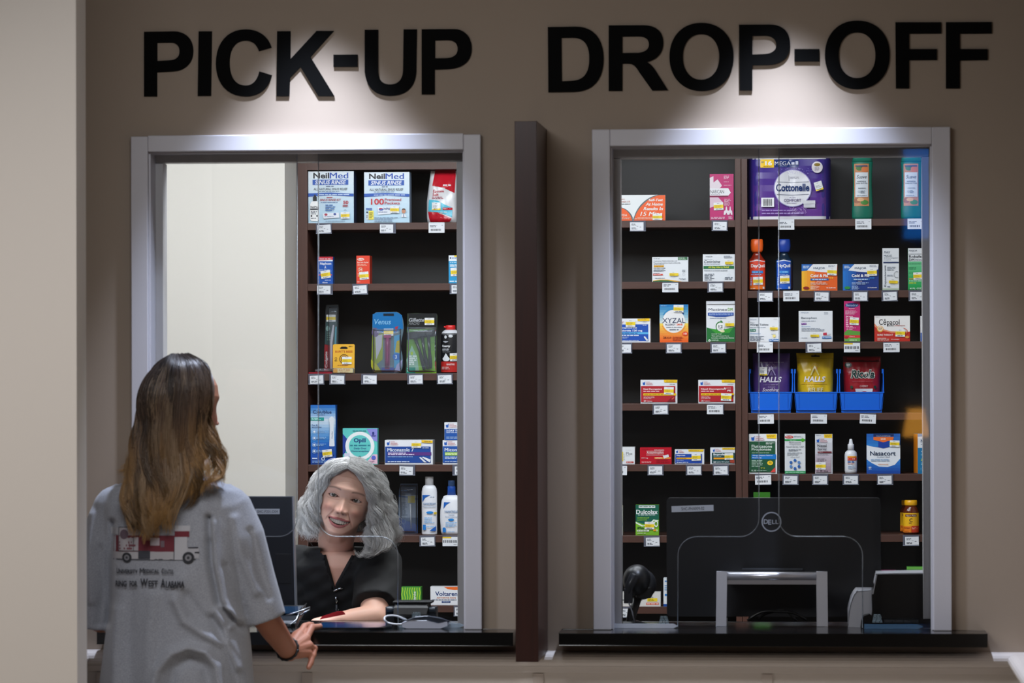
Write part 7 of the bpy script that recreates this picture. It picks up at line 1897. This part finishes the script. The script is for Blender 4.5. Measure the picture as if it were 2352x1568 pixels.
for f_ in (
  ([(352, 1585), (362, 1540), (395, 1500), (435, 1486), (475, 1497), (500, 1530), (508, 1585)], .013, 11), ([(385, 1585), (400, 1535), (435, 1512), (468, 1530), (480, 1585)], -.009, 14),
  ([(405, 1380), (425, 1425), (470, 1455), (520, 1480), (548, 1530)], .011, 12), ([(430, 1370), (460, 1415), (510, 1445)], -.007, 14),
  ([(352, 1370), (342, 1450), (340, 1585)], .007, 16), ([(300, 1360), (296, 1460), (300, 1585)], -.006, 16), ([(268, 1400), (262, 1500), (262, 1585)], .008, 12),
  ([(478, 1190), (482, 1290), (500, 1385), (540, 1430), (578, 1452)], -.017, 8), ([(492, 1200), (498, 1290), (516, 1378), (556, 1420)], .008, 9),
  ([(256, 1200), (250, 1290), (252, 1380), (248, 1430)], -.016, 8), ([(540, 1190), (556, 1280), (590, 1360)], .008, 10), ([(518, 1300), (545, 1350), (560, 1410)], -.007, 9), ([(575, 1220), (592, 1300), (618, 1370)], -.006, 9),
  ([(508, 1392), (536, 1402), (548, 1424), (532, 1440)], .009, 6), ([(500, 1400), (520, 1450), (560, 1510), (572, 1585)], .008, 9), ([(486, 1420), (520, 1490), (545, 1585)], -.007, 9),
  ([(460, 1140), (474, 1180), (478, 1230)], .006, 12), ([(300, 1130), (286, 1190), (282, 1260)], .005, 14), ([(420, 1330), (400, 1360)], .004, 20),
  ([(210, 1180), (204, 1280), (210, 1380)], .007, 10), ([(228, 1260), (236, 1350), (226, 1430)], -.006, 9)):
    fold(*f_)
V7[:, 1] -= back * (.0016 * np.sin(px7 * .05 + 1.2 * np.sin(py7 * .018)) + .0012 * np.sin(py7 * .041 + px7 * .023))
tee_m = vcol_mat('heather_cotton', .9, 0, (1400, .5, .0008), .15, .3)
nt_ = tee_m.node_tree; b_ = nt_.nodes['Principled BSDF']
n_ = nt_.nodes.new('ShaderNodeTexNoise'); n_.inputs['Scale'].default_value = 420; n_.inputs['Detail'].default_value = 2
r_ = nt_.nodes.new('ShaderNodeMix'); r_.data_type = 'RGBA'; r_.inputs['A'].default_value = rgb('#6c6f78'); r_.inputs['B'].default_value = rgb('#b4b7c0')
tc_ = nt_.nodes.new('ShaderNodeTexCoord'); nt_.links.new(tc_.outputs['Object'], n_.inputs['Vector']); nt_.links.new(n_.outputs['Fac'], r_.inputs['Factor']); nt_.links.new(r_.outputs['Result'], b_.inputs['Base Color'])
tee = raw_mesh('t_shirt', V7, F7, tee_m, None, cu, (cx2, BY, 1.0))
tb = BVHTree.FromPolygons([tuple(v) for v in V7], F7)
mb = MB()
Z6 = (160, 1150, 3.7517)
def SP(u, v, l):
    px, py = Z6[0] + (u * 1000) / Z6[2], Z6[1] + (v * 1000) / Z6[2]
    p = W(px, py, BY - .13); h = tb.ray_cast(Vector((p.x, -1.2, p.z)), Vector((0, 1, 0)))
    y = h[0].y if h[0] is not None else BY - .13
    return Vector((p.x, y - .0007 - l * .7, p.z))
f = Face(mb, (0, 0, 1000, 1000), SP, True, .85); 
f.poly([(345, 440), (352, 395), (400, 292), (900, 292), (1035, 262), (1022, 312), (892, 318), (892, 440)], '#6c2430') if False else None
for a, b, c_, d_, h in ((346, 300, 900, 440, '#682632'), (310, 235, 400, 292, '#a8a8ac'), (404, 226, 585, 430, '#a29ca0'), (900, 215, 1030, 262, '#b0b0b6'), (900, 262, 1024, 312, '#6c2430'), (346, 440, 585, 500, '#a8a6aa'), (585, 430, 690, 495, '#3a3c44'), (690, 438, 892, 508, '#a8a6aa'),
                        (895, 312, 1006, 508, '#b0b0b6'), (1006, 402, 1106, 496, '#a8a8ae'), (918, 328, 1000, 385, '#50545c'), (940, 334, 962, 382, '#b0b0b6'), (895, 452, 1000, 476, '#3c3e46'), (345, 500, 1080, 512, '#4a4c54')):
    f.rect(a, b, c_, d_, h, False); 
f.k += 1
for y in (226, 430): f.rect(404, y, 585, y + 6, '#2a2c34', False)
for x in (404, 540, 895): f.rect(x, 226 if x < 800 else 312, x + 5, 432 if x < 800 else 508, '#2a2c34', False)
f.k += 1
f.ell(458, 290, 38, 42, '#5a4a54'); f.lines(414, 345, 575, 425, '#70404a', 3, .6); f.rect(1016, 400, 1100, 410, '#2c2e36', False); f.rect(1072, 440, 1110, 452, '#2c2e36', False); f.rect(780, 345, 812, 400, '#6a5a62', False); f.rect(690, 320, 770, 385, '#a49aa0', False)
for x, r in ((483, 44), (1020, 50)): f.ell(x, 490, r, r, '#26282e'); f.ell(x, 490, r * .55, r * .55, '#7c7c82'); f.ell(x, 490, r * .25, r * .25, '#34363c')
f.text('U', 385, 583, 408, 630, '#24262e', .03); f.text('NIVERSITY', 412, 592, 585, 628, '#24262e', .03); f.text('M', 602, 579, 640, 626, '#24262e', .03); f.text('EDICAL', 644, 588, 775, 624, '#24262e', .03); f.text('C', 792, 581, 816, 626, '#24262e', .03); f.text('ENTER', 820, 592, 898, 628, '#24262e', .012)
f.text('RING', 376, 690, 484, 742, '#24262e', .035); f.text('FOR', 512, 690, 584, 740, '#24262e', .035); f.text('W', 610, 668, 676, 736, '#24262e', .035); f.text('EST', 682, 684, 764, 738, '#24262e', .035); f.text('A', 788, 668, 830, 742, '#24262e', .035); f.text('LABAMA', 836, 688, 995, 746, '#24262e', .035)
mb.build('shirt_print', tee, SP(.6, .5, 0))

# long wavy hair, dark at the roots and lighter at the ends
H0 = BY
def B(*pts): return [W(a, b, H0 + c) for a, b, c in pts]
GC = [
 B((440, 822, .03), (478, 838, .035), (484, 864, .01), (474, 895, -.02), (470, 930, -.035), (476, 965, -.04), (496, 1003, -.04), (508, 1035, -.03), (518, 1070, -.06), (527, 1095, -.09)),
 B((436, 818, .0), (472, 832, -.01), (478, 862, -.03), (470, 900, -.045), (466, 945, -.05), (484, 985, -.03), (490, 1025, -.06), (500, 1060, -.085), (478, 1092, -.11), (458, 1140, -.125)),
 B((430, 816, -.03), (462, 830, -.05), (480, 862, -.06), (480, 910, -.07), (470, 960, -.075), (462, 1005, -.08), (470, 1045, -.09), (482, 1078, -.11), (510, 1092, -.115)),
 B((420, 815, -.04), (445, 832, -.075), (455, 870, -.095), (452, 930, -.1), (440, 985, -.1), (432, 1030, -.105), (438, 1080, -.12), (425, 1130, -.13), (400, 1180, -.14), (385, 1225, -.145)),
 B((410, 815, -.04), (418, 835, -.085), (422, 880, -.105), (418, 940, -.11), (408, 1000, -.112), (400, 1060, -.12), (400, 1110, -.13), (385, 1160, -.14), (355, 1200, -.145), (340, 1245, -.145)),
 B((400, 815, -.04), (392, 836, -.08), (385, 885, -.1), (380, 945, -.108), (370, 1010, -.112), (362, 1070, -.12), (372, 1125, -.135), (352, 1175, -.14), (345, 1215, -.145), (350, 1250, -.145)),
 B((396, 816, -.03), (368, 838, -.06), (350, 888, -.08), (342, 945, -.09), (334, 1005, -.1), (328, 1065, -.11), (322, 1120, -.125), (312, 1170, -.135), (318, 1215, -.14), (322, 1245, -.14)),
 B((394, 817, -.01), (355, 838, -.02), (333, 888, -.03), (322, 945, -.045), (312, 1000, -.06), (308, 1055, -.085), (300, 1105, -.11), (284, 1150, -.125), (292, 1190, -.13), (302, 1225, -.13)),
 B((396, 818, .03), (356, 838, .03), (332, 885, .02), (316, 940, .005), (306, 995, -.015), (306, 1040, -.04), (298, 1065, -.07), (284, 1080, -.09), (270, 1084, -.095)),
]
root_c, mid_c, tip_c, hi_c = hexl('#30262200'[:7]), hexl('#665040'), hexl('#a07a4a'), hexl('#9c8468')
def browncol(t, r, c):
    k1 = np.clip((t - .12) / .42, 0, 1)[:, None]; k2 = np.clip((t - .45) / .5, 0, 1)[:, None]
    cc = root_c * (1 - k1) + mid_c * k1; cc = cc * (1 - k2) + tip_c * k2
    cc = cc * (.6 + .7 * r)
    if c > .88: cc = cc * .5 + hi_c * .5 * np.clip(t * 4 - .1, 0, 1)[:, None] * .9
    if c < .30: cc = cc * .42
    return cc
browncol_low = lambda t, r, c: browncol(.5 + .5 * t, r, max(c, .32))
bh_m = vcol_mat('brown_hair', .38, 0, None, .5)
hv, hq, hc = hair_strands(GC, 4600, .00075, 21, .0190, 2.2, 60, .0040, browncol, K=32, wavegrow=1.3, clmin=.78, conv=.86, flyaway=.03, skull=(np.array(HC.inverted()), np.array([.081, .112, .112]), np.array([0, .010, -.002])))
def keepc(x, y, z, a):
    aa = np.abs(a); return ((aa > 1.5) & (z > -.09)) | ((aa > 1.25) & (z > .02)) | (z > .085)
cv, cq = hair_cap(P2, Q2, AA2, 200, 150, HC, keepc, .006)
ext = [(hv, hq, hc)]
for gg, nn, sd in (([B((330, 985, -.04), (312, 1030, -.055), (298, 1062, -.075), (284, 1078, -.09), (266, 1083, -.098)), B((336, 990, -.06), (320, 1040, -.07), (306, 1072, -.09), (292, 1090, -.10), (278, 1098, -.104))], 130, 31),
                   ([B((480, 990, -.04), (492, 1030, -.06), (508, 1062, -.085), (524, 1090, -.10), (530, 1096, -.105)), B((478, 1000, -.06), (490, 1045, -.08), (505, 1075, -.10), (514, 1094, -.11), (488, 1102, -.12), (464, 1112, -.125), (457, 1132, -.128), (466, 1158, -.128))], 190, 33),
                   ([B((415, 1040, -.12), (424, 1100, -.135), (404, 1150, -.145), (372, 1190, -.15), (352, 1228, -.152), (344, 1258, -.15)), B((350, 1060, -.12), (336, 1120, -.135), (345, 1170, -.147), (325, 1210, -.15), (318, 1248, -.15))], 300, 35),
                   ([B((440, 1040, -.11), (446, 1090, -.13), (430, 1140, -.14), (408, 1180, -.148), (398, 1215, -.15), (405, 1238, -.15)), B((310, 1060, -.09), (290, 1110, -.115), (282, 1150, -.13), (296, 1185, -.135), (305, 1215, -.14))], 240, 37)):
    ext.append(hair_strands(gg, nn, .0007, sd, .006, 1.4, 8, .0030, browncol_low, K=26, wavegrow=.6, clmin=.85, conv=.8))
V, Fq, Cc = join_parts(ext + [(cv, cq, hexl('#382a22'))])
raw_mesh('hair', V, Fq, bh_m, Cc, cu, tuple(c2))
# ================================================================== things on the counters
blk, blk2, slv = mat('#121418', .35), mat('#1b1e24', .45), mat('#b8bac4', .28, .6)
def wz(py, Y, px=1176): return W(px, py, Y).z
def tagpaper(mb, text, x0, y0, x1, y1, Y, rot=0.0, tx=None):
    a, b = W(x0, y0, Y), W(x1, y1, Y)
    c, s = math.cos(rot), math.sin(rot); cx, cz = (a.x + b.x) / 2, (a.z + b.z) / 2; w, h = b.x - a.x, a.z - b.z
    def SS(u, v, l):
        p, q_ = (u - .5) * w, (.5 - v) * h; return Vector((cx + p * c - q_ * s, Y - l, cz + p * s + q_ * c))
    f = Face(mb, (0, 0, 100, 100), SS); f.rect(0, 0, 100, 100, '#b9bdc4')
    tx = tx or (8, 92); f.text(text, tx[0], 26, tx[1], 76, '#2c3038', .0)

# monitor on the drop-off counter, its back to the hall
MY = .245
a, b = PX(1530, MY), PX(2022, MY); zt, zb = wz(1143, MY, 1776), wz(1416, MY, 1776)
mx = (a + b) / 2
mon = empty('monitor', (mx, MY + .03, ZCT), 'large black computer monitor seen from behind on the drop-off counter, with a round silver emblem', 'monitor')
mb = MB()
r_ = .012
def rrect(x0, x1, z0, z1, r, n=5):
    out = []
    for cx, cz, a0 in ((x1 - r, z1 - r, 0), (x0 + r, z1 - r, 90), (x0 + r, z0 + r, 180), (x1 - r, z0 + r, 270)):
        for i in range(n + 1): w = math.radians(a0 + 90 * i / n); out.append((cx + r * math.cos(w), cz + r * math.sin(w)))
    return out
mb.prism([rrect(a, b, zb, zt, .010)], MY, MY + .022, mat('#14161a', .42, name='monitor_shell'))
mb.prism([rrect(a + .004, b - .004, zb + .004, zt - .004, .008)], MY + .022, MY + .034, blk)
mb.build('housing', mon, (mx, MY, zb), bevel=.003)
mb = MB(); mb.box(a + .012, b - .012, MY + .0345, MY + .0352, zb + .02, zt - .012, mat('#9db4d8', .1, emit=1.2)); mb.build('display', mon, (mx, MY + .035, zb))
mb = MB()
f = Face(mb, (0, 0, 100, 100), lambda u, v, l: W(1749 + 46 * u, 1175 + 46 * v, MY - .0006 - l))
f.ell(50, 50, 50, 50, '#8e929a', 40, hole=.87)
f.text('D', 11, 37, 33, 61, '#8e929a', .03); f.text('E', 33, 39, 49, 64, '#8e929a', .03, .0); f.text('L', 53, 40, 67, 61, '#8e929a', .03); f.text('L', 70, 40, 85, 61, '#8e929a', .03)
mb.build('emblem', mon, (mx, MY, zt - .05))
mb = MB(); tagpaper(mb, 'SHC-PHARM-02', 1542.5, 1160.5, 1639, 1174.5, MY - .0008, .03, (23, 78)); mb.build('label', mon, W(1590, 1167, MY))
# silver cradle stand
SY = .125
la, lb, lc, ld = PX(1645, SY), PX(1668, SY), PX(1874, SY), PX(1898, SY)
z1, z2 = wz(1313, SY, 1776), wz(1341, SY, 1776)
for (x0, x1, dx) in ((la, lb, -.0025), (lc, ld, .001)):
    mb = MB(); mb.prism([[(x0, z1), (x1, z1), (x1 + dx, ZCT + .0012), (x0 + dx, ZCT + .0012)]], SY, SY + .016, mat('#c3c6d0', .35))
    mb.prism([[(SY + .016, ZCT + .0012), (SY + .15, ZCT + .0012), (SY + .15, ZCT + .012), (SY + .016, ZCT + .02)]], min(x0, x1) + .002, max(x0, x1) - .002, mat('#c3c6d0', .35), axis='x')
    mb.build('stand_leg', mon, (x0, SY, ZCT), bevel=.0015)
mb = MB(); zc = (z1 + z2) / 2
mb.tube([(lb + .0003, SY + .010, zc + .004), (lc - .0003, SY + .010, zc + .004)], .0115, slv, 20); mb.box(lb, lc, SY + .004, MY - .001, z2 - .001, zc - .002, slv)
mb.build('stand_bar', mon, (mx, SY, zc))
mb = MB(); mb.box(PX(1703, .18), PX(1842, .18), .18, MY - .0005, z1, wz(1308, .16, 1776), blk2); mb.build('mount_plate', mon, (mx, .18, z1))
for i, (p0, p1, c_) in enumerate(((1715, 1850, 0), (1740, 1828, .012))):
    mb = MB(); pts = []
    for k in range(14):
        t = k / 13; pts.append(Vector((PX(p0 + (p1 - p0) * t, .17), .165 + c_, ZCT + .012 + .028 * math.sin(math.pi * t) + .004 * math.sin(9 * t + i))))
    mb.tube(pts, .0032, mat('#0b0c0e', .3), 8); tag(mb.build('cable', None, pts[0]), ('outer', 'inner')[i] + ' black cable lying under the silver stand of the drop-off monitor', 'cable')

# barcode scanner in its stand at the left of the drop-off counter
gy = .16
gun = empty('barcode_scanner', W(1462, 1430, gy), 'black handheld barcode scanner propped on a stand at the left end of the drop-off counter', 'scanner')
gun.location.z = ZCT
mb = MB()
hc = W(1463, 1332, gy)
mb.ball(hc, (.037, .050, .041), blk, 24, 16); mb.ball(hc + Vector((.012, .02, -.012)), (.038, .045, .040), blk2, 20, 12)
mb.box(hc.x - .002, hc.x + .038, gy - .02, gy + .05, wz(1372, gy), wz(1345, gy), blk)
mb.build('head', gun, hc, bevel=.004)
mb = MB(); p0, p1, p2 = W(1458, 1322, gy - .05), W(1446, 1345, gy - .062), W(1442, 1362, gy - .06)
mb.tube([p0, p1, p2], [.014, .012, .011], mat('#1e2126', .3), 16); mb.box(p2.x - .010, p2.x + .012, gy - .07, gy - .035, wz(1384, gy - .05), wz(1350, gy - .05), blk2); mb.build('handle', gun, p2, bevel=.002)
mb = MB(); q0, q1 = W(1464, 1372, gy + .01), W(1452, 1415, gy + .01)
mb.tube([q0, q1, (q1.x, q1.y, ZCT + .006)], [.012, .010, .010], blk, 12); mb.lathe([(.040, .0004), (.040, .004), (.014, .012)], (q1.x, q1.y, ZCT), blk2, 28); mb.build('stand', gun, (q1.x, q1.y, ZCT))
mb = MB(); pts = [W(1443, 1364, gy - .066), W(1445, 1385, gy - .068), W(1452, 1405, gy - .062), W(1459, 1424, gy - .055)]
pts[-1].z = ZCT + .004
mb.tube(pts, [.0035, .0022, .0018, .0018], mat('#9a9da4', .35), 8)
co = []
for k in range(150):
    t = k / 149; w = t * 2 * math.pi * 13; c = W(1449 - 4 * t, 1396 + 30 * t, gy - .03); co.append(c + Vector((.007 * math.cos(w), .007 * math.sin(w), 0)))
    co[-1].z = max(co[-1].z, ZCT + .003)
mb.tube(co, .0013, mat('#16181c', .3), 5); mb.build('cord', gun, pts[0])

# label printer at the right of the drop-off counter
py0 = .107
pr = empty('printer', (PX(2030, py0), py0 + .08, ZCT), 'white and black label printer at the right end of the drop-off counter', 'printer')
wm_ = mat('#b9bcc6', .35)
P_ = lambda px, py: (W(px, py, py0).x, max(W(px, py, py0).z, ZCT + .0012))
mb = MB(); mb.prism([svg('M1951,1432 L1950,1405 C1952,1390 1958,1366 1968,1358 L2003,1358 L2003,1432 Z', n=5) and [P_(*p) for p in svg('M1951,1440 L1950,1405 C1952,1390 1958,1366 1968,1358 L2004,1358 L2004,1440 Z', n=5)]], py0 + .012, py0 + .13, wm_); mb.build('side_cover', pr, (PX(1951, py0), py0, ZCT), bevel=.003)
mb = MB(); mb.prism([[P_(*p) for p in ((2003, 1402), (2002, 1366), (2013, 1319), (2138, 1317), (2138, 1440), (2000, 1440))]], py0, py0 + .135, mat('#0d0f12', .3)); mb.build('body', pr, (PX(2060, py0), py0, ZCT), bevel=.002)
mb = MB(); mb.prism([[P_(*p) for p in ((2003, 1364), (2013, 1316.5), (2138, 1314.5), (2138, 1317), (2015, 1319.2), (2006, 1364))]], py0 - .001, py0 + .135, mat('#c8cbd4', .3)); mb.build('lid_rim', pr, (PX(2060, py0), py0, ZCT + .1))
mb = MB(); mb.prism([[P_(*p) for p in ((1978, 1440), (1978, 1422), (1984, 1412), (1996, 1410), (2012, 1420), (2138, 1420), (2138, 1440))]], py0 - .035, py0 - .001, mat('#0b0c0f', .25))
f = Face(mb, (0, 0, 100, 20), lambda u, v, l: W(2030 + 80 * u, 1422.5 + 7 * v, py0 - .0355 - l)); f.rect(0, 0, 100, 20, '#3c4248'); f.lines(3, 2, 96, 18, '#6a7076', 2)
mb.build('base', pr, (PX(2000, py0), py0, ZCT), bevel=.002)

# monitor at the pick-up counter, half hidden by the customer
LY = .24
a, b = PX(330, LY), PX(671, LY); zt, zb = wz(1140, LY, 640), wz(1392, LY, 640)
mo2 = empty('monitor', ((a + b) / 2, LY, ZCT), 'dark monitor seen from behind at the pick-up counter, beside the customer\'s shoulder', 'monitor')
mb = MB(); b2 = PX(677, LY)
mb.prism([[(a, zt), (b, zt), (b2, zb), (a, zb)]], LY, LY + .03, mat('#1a1d23', .35)); mb.box(PX(632, LY), PX(667, LY), LY - .0012, LY, wz(1340, LY), wz(1272, LY), mat('#16181d', .4))
mb.build('housing', mo2, ((a + b) / 2, LY, zb), bevel=.003)
mb = MB(); mb.prism([[(b - .0016, zt), (b + .0012, zt), (b2 + .0012, zb), (b2 - .0016, zb)]], LY - .0008, LY + .031, mat('#7c8088', .25)); mb.box(a, b, LY - .0008, LY + .0, zt - .0015, zt + .0006, mat('#6a6e76', .25)); mb.build('edge_trim', mo2, (b, LY, zb))
mb = MB(); tagpaper(mb, 'SHC-P201-D04', 586.5, 1168, 642.5, 1180.5, LY - .0012, 0.0); mb.build('label', mo2, W(615, 1174, LY))
mb = MB(); mb.box((a + b) / 2 - .03, (a + b) / 2 + .03, LY + .005, LY + .025, ZCT + .012, zb + .02, blk); mb.box((a + b) / 2 - .11, (a + b) / 2 + .11, LY - .06, LY + .055, ZCT + .0012, ZCT + .012, blk); mb.build('stand', mo2, ((a + b) / 2, LY, ZCT), bevel=.002)

# payment terminal
ty = .05
tm_ = empty('payment_terminal', W(680, 1440, ty), 'black payment terminal with silver edges beside the customer\'s forearm', 'payment terminal'); tm_.location.z = ZCT
T_ = lambda px, py, Y: Vector((W(px, py, Y).x, Y, max(W(px, py, Y).z, ZCT + .0012)))
def sheet(mb, quad, th, m):
    n = (quad[1] - quad[0]).cross(quad[3] - quad[0]).normalized() * th
    vs = list(quad) + [p + n for p in quad]
    mb.add(vs, [(0, 1, 2, 3), (7, 6, 5, 4)] + [(i, (i + 1) % 4, (i + 1) % 4 + 4, i + 4) for i in range(4)], m)
mb = MB(); sheet(mb, [T_(590, 1432, ty), T_(678, 1432, ty), T_(702, 1390, ty + .12), T_(600, 1390, ty + .12)], -.012, mat('#23272d', .25))
sheet(mb, [T_(600, 1436, ty), T_(676, 1436, ty), T_(680, 1426, ty + .01), T_(600, 1426, ty + .01)], -.01, blk); mb.build('body', tm_, T_(640, 1432, ty), bevel=.0015)
mb = MB(); mb.tube([T_(640, 1433, ty - .004), T_(668, 1433, ty - .004), T_(680, 1424, ty), T_(686, 1408, ty + .04), T_(704, 1386, ty + .11)], .0022, mat('#a8acb4', .2, 1.0), 8)
mb.tube([T_(656, 1413, ty + .01), T_(684, 1405, ty + .03), T_(712, 1394, ty + .06), T_(711, 1400, ty + .05), T_(690, 1412, ty + .02)], .0022, mat('#8c9098', .2, 1.0), 8); mb.build('edge_trim', tm_, T_(680, 1424, ty))
mb = MB(); sheet(mb, [T_(640, 1408, ty + .055), T_(683, 1408, ty + .055), T_(694, 1392, ty + .108), T_(640, 1392, ty + .108)], -.001, mat('#0f2a44', .1)); mb.build('display', tm_, T_(670, 1400, ty + .06))
mb = MB(); mb.box(W(615, 1430, ty).x, W(670, 1430, ty).x, ty + .02, ty + .13, ZCT + .0012, ZCT + .010, blk2); mb.build('foot', tm_, (W(640, 1430, ty).x, ty + .05, ZCT))

# signature pad under the fingers
x0, x1 = PX(700, -.0), PX(893, .0)
pad = empty('signature_pad', ((x0 + x1) / 2, .05, ZCT), 'flat dark signature pad with a bluish screen on the pick-up counter', 'signature pad')
mb = MB(); zp = ZCT + .0010
mb.prism([[(x0, -.058), (x1 - .045, -.058), (x1 - .012, -.035), (x1 + .004, .02), (x1 - .012, .17), (x0 + .02, .17)]], zp, zp + .005, mat('#15181e', .25), axis='z'); mb.build('body', pad, ((x0 + x1) / 2, .05, ZCT), bevel=.0015)
mb = MB(); mb.prism([[(x0 + .012, -.045), (x1 - .05, -.045), (x1 - .022, -.028), (x1 - .012, .02), (x1 - .024, .155), (x0 + .03, .155)]], zp + .0052, zp + .0056, mat('#0d3a66', .12), axis='z'); mb.build('display', pad, ((x0 + x1) / 2, .05, ZCT + .006))

# check reader: dark block with round ends
cy_ = .16
ck = empty('check_reader', (PX(944, cy_), cy_, ZCT), 'dark document reader with round ends behind the right pick-up screen', 'card reader')
bm2 = mat('#06080b', .5)
mb = MB(); A_, B_ = PX(907, cy_), PX(981, cy_)
pf = [(cy_ - .01, ZCT + .0012), (cy_ - .022, wz(1412, cy_)), (cy_ - .016, wz(1395, cy_)), (cy_ - .004, wz(1386, cy_)), (cy_ + .05, wz(1386, cy_)), (cy_ + .05, ZCT + .0012)]
mb.prism([pf], A_, B_, bm2, axis='x'); f = Face(mb, (0, 0, 20, 20), lambda u, v, l: W(944 + 16 * u, 1408 + 12 * v, cy_ - .026 - l)); f.lines(2, 0, 18, 20, '#6c7a84', 4); mb.build('body', ck, ((A_ + B_) / 2, cy_, ZCT), bevel=.003)
mb = MB(); mb.box(PX(901, cy_), PX(991, cy_), cy_ - .008, cy_ + .055, wz(1386, cy_) + .0003, wz(1380.5, cy_), blk); mb.build('lid', ck, (A_, cy_, ZCT + .06), bevel=.002)
for x0_, x1_ in ((884, 906.5), (981.5, 1001)):
    mb = MB(); zc_ = (wz(1393, cy_) + ZCT + .0012) / 2; mb.box(PX(x0_, cy_), PX(x1_, cy_), cy_, cy_ + .045, ZCT + .0012, wz(1394, cy_), mat('#14181e', .35)); mb.tube([(PX(x0_ + 2, cy_), cy_ - .002, wz(1400, cy_)), (PX(x1_ - 2, cy_), cy_ - .002, wz(1400, cy_))], .008, mat('#303a46', .3), 14); mb.build('side_module', ck, (PX(x0_, cy_), cy_, ZCT), bevel=.002)

# handheld device lying on the counter, with its white cable
hy = .025
hd = empty('handheld_scanner', (PX(975, hy), hy, ZCT), 'grey and charcoal handheld scanner lying on the pick-up counter', 'scanner')
def Hh(px, py): 
    p = W(px, py, hy - .02); return (p.x, max(p.z, ZCT + .0014))
mb = MB(); lo_ = [Hh(*p) for p in ((925, 1440), (923, 1430), (940, 1425), (980, 1425), (1006, 1431), (1027, 1427), (1028, 1436), (1012, 1444), (935, 1444))]
mb.prism([lo_], hy - .022, hy + .022, mat('#b4b8c4', .4)); mb.build('lower_shell', hd, (PX(975, hy), hy, ZCT), bevel=.004, bseg=3)
mb = MB(); up_ = [Hh(*p) for p in ((935, 1425.5), (950, 1419), (980, 1417), (1010, 1420), (1028, 1427), (1007, 1431), (980, 1425.2))]
mb.prism([up_], hy - .019, hy + .019, mat('#2c323c', .3)); mb.build('upper_shell', hd, (PX(980, hy), hy, ZCT + .02), bevel=.003, bseg=3)
mb = MB(); C_ = lambda px, py, Y: Vector((W(px, py, Y).x, Y, max(W(px, py, Y).z, ZCT + .0025)))
cp = [C_(924, 1433, hy - .02), C_(908, 1433, hy - .02), C_(892, 1430, hy - .01), C_(884, 1424, .01), C_(884, 1417, .02), C_(893, 1413.5, .03), C_(910, 1414, .04), C_(926, 1420, .05), C_(936, 1426, .07), C_(930, 1440, .06)]
sm_p = []
for i in range(len(cp) - 1):
    for k in range(5):
        t = k / 5; p_1, p0_, p1_, p2_ = cp[max(i - 1, 0)], cp[i], cp[i + 1], cp[min(i + 2, len(cp) - 1)]
        sm_p.append(.5 * ((2 * p0_) + (p1_ - p_1) * t + (2 * p_1 - 5 * p0_ + 4 * p1_ - p2_) * t * t + (3 * p0_ - p_1 - 3 * p1_ + p2_) * t ** 3))
for p_ in sm_p: p_.z = max(p_.z, ZCT + .0025)
mb.tube(sm_p, .0024, mat('#d4d6da', .4), 8); mb.build('cable', hd, cp[0])

mb = MB(); mb.box(a + .012, b - .012, LY + .0315, LY + .0322, zb + .02, zt - .012, mat('#c8d4e8', .1, emit=2.5)); mb.build('display', mo2, ((a + b) / 2, LY + .031, zb))

# ------------------------------------------------------------------ things down the hall behind the viewer, mirrored in the right screen
HYB = -12.0
def mir(px, py, Y=None): 
    p = W(px, py, 2 * GY - (HYB if Y is None else Y)); return p.x, p.z
lx, lz0 = mir(2104, 1002); _, lz1 = mir(2104, 938)
tl = empty('table_lamp', (lx, HYB, lz0 - .20), 'table lamp with a glowing amber shade down the hall, mirrored in the right screen', 'lamp')
mb = MB(); mb.lathe([(.075, lz0), (.045, lz1)], (lx, HYB, 0), mat('#f0a23c', .6, emit=9.0), 28); mb.build('lamp_shade', tl, (lx, HYB, lz0))
mb = MB(); mb.lathe([(.06, lz0 - .20), (.06, lz0 - .185), (.015, lz0 - .17), (.012, lz0 - .001)], (lx, HYB, 0), mat('#5a4632', .4)); mb.build('lamp_base', tl, (lx, HYB, lz0 - .2))
tb_ = empty('side_table', (lx, HYB, 0), 'small wooden side table under the table lamp down the hall', 'table')
mb = MB(); zt2 = lz0 - .2005; mb.box(lx - .25, lx + .25, HYB - .2, HYB + .2, zt2 - .03, zt2, fin_m); mb.build('tabletop', tb_, (lx, HYB, zt2))
for sx in (-1, 1):
    for sy in (-1, 1): mb = MB(); mb.box(lx + sx * .22 - .02, lx + sx * .22 + .02, HYB + sy * .17 - .02, HYB + sy * .17 + .02, 0, zt2 - .0302, fin_m); mb.build('leg', tb_, (lx + sx * .22, HYB + sy * .17, 0))
HYC = -12.8
sx0, sz0 = mir(2076, 548, HYC); sx1, sz1 = mir(2140, 340, HYC)
st_ = empty('lit_sign', ((sx0 + sx1) / 2, HYC, 0), 'tall blue lit sign panel standing far down the hall, seen only as a reflection', 'sign')
mb = MB(); mb.box(sx0, sx1, HYC, HYC + .03, sz0, sz1, mat('#1c7ce0', .5, emit=5.0)); mb.build('lit_panel', st_, (sx0, HYC, sz0))
mb = MB(); mb.tube([((sx0 + sx1) / 2, HYC - .02, .02), ((sx0 + sx1) / 2, HYC - .02, sz1)], .015, blk, 10); mb.lathe([(.2, .0), (.2, .015), (.03, .03)], ((sx0 + sx1) / 2, HYC - .02, 0), blk); mb.build('pole', st_, ((sx0 + sx1) / 2, HYC, 0))
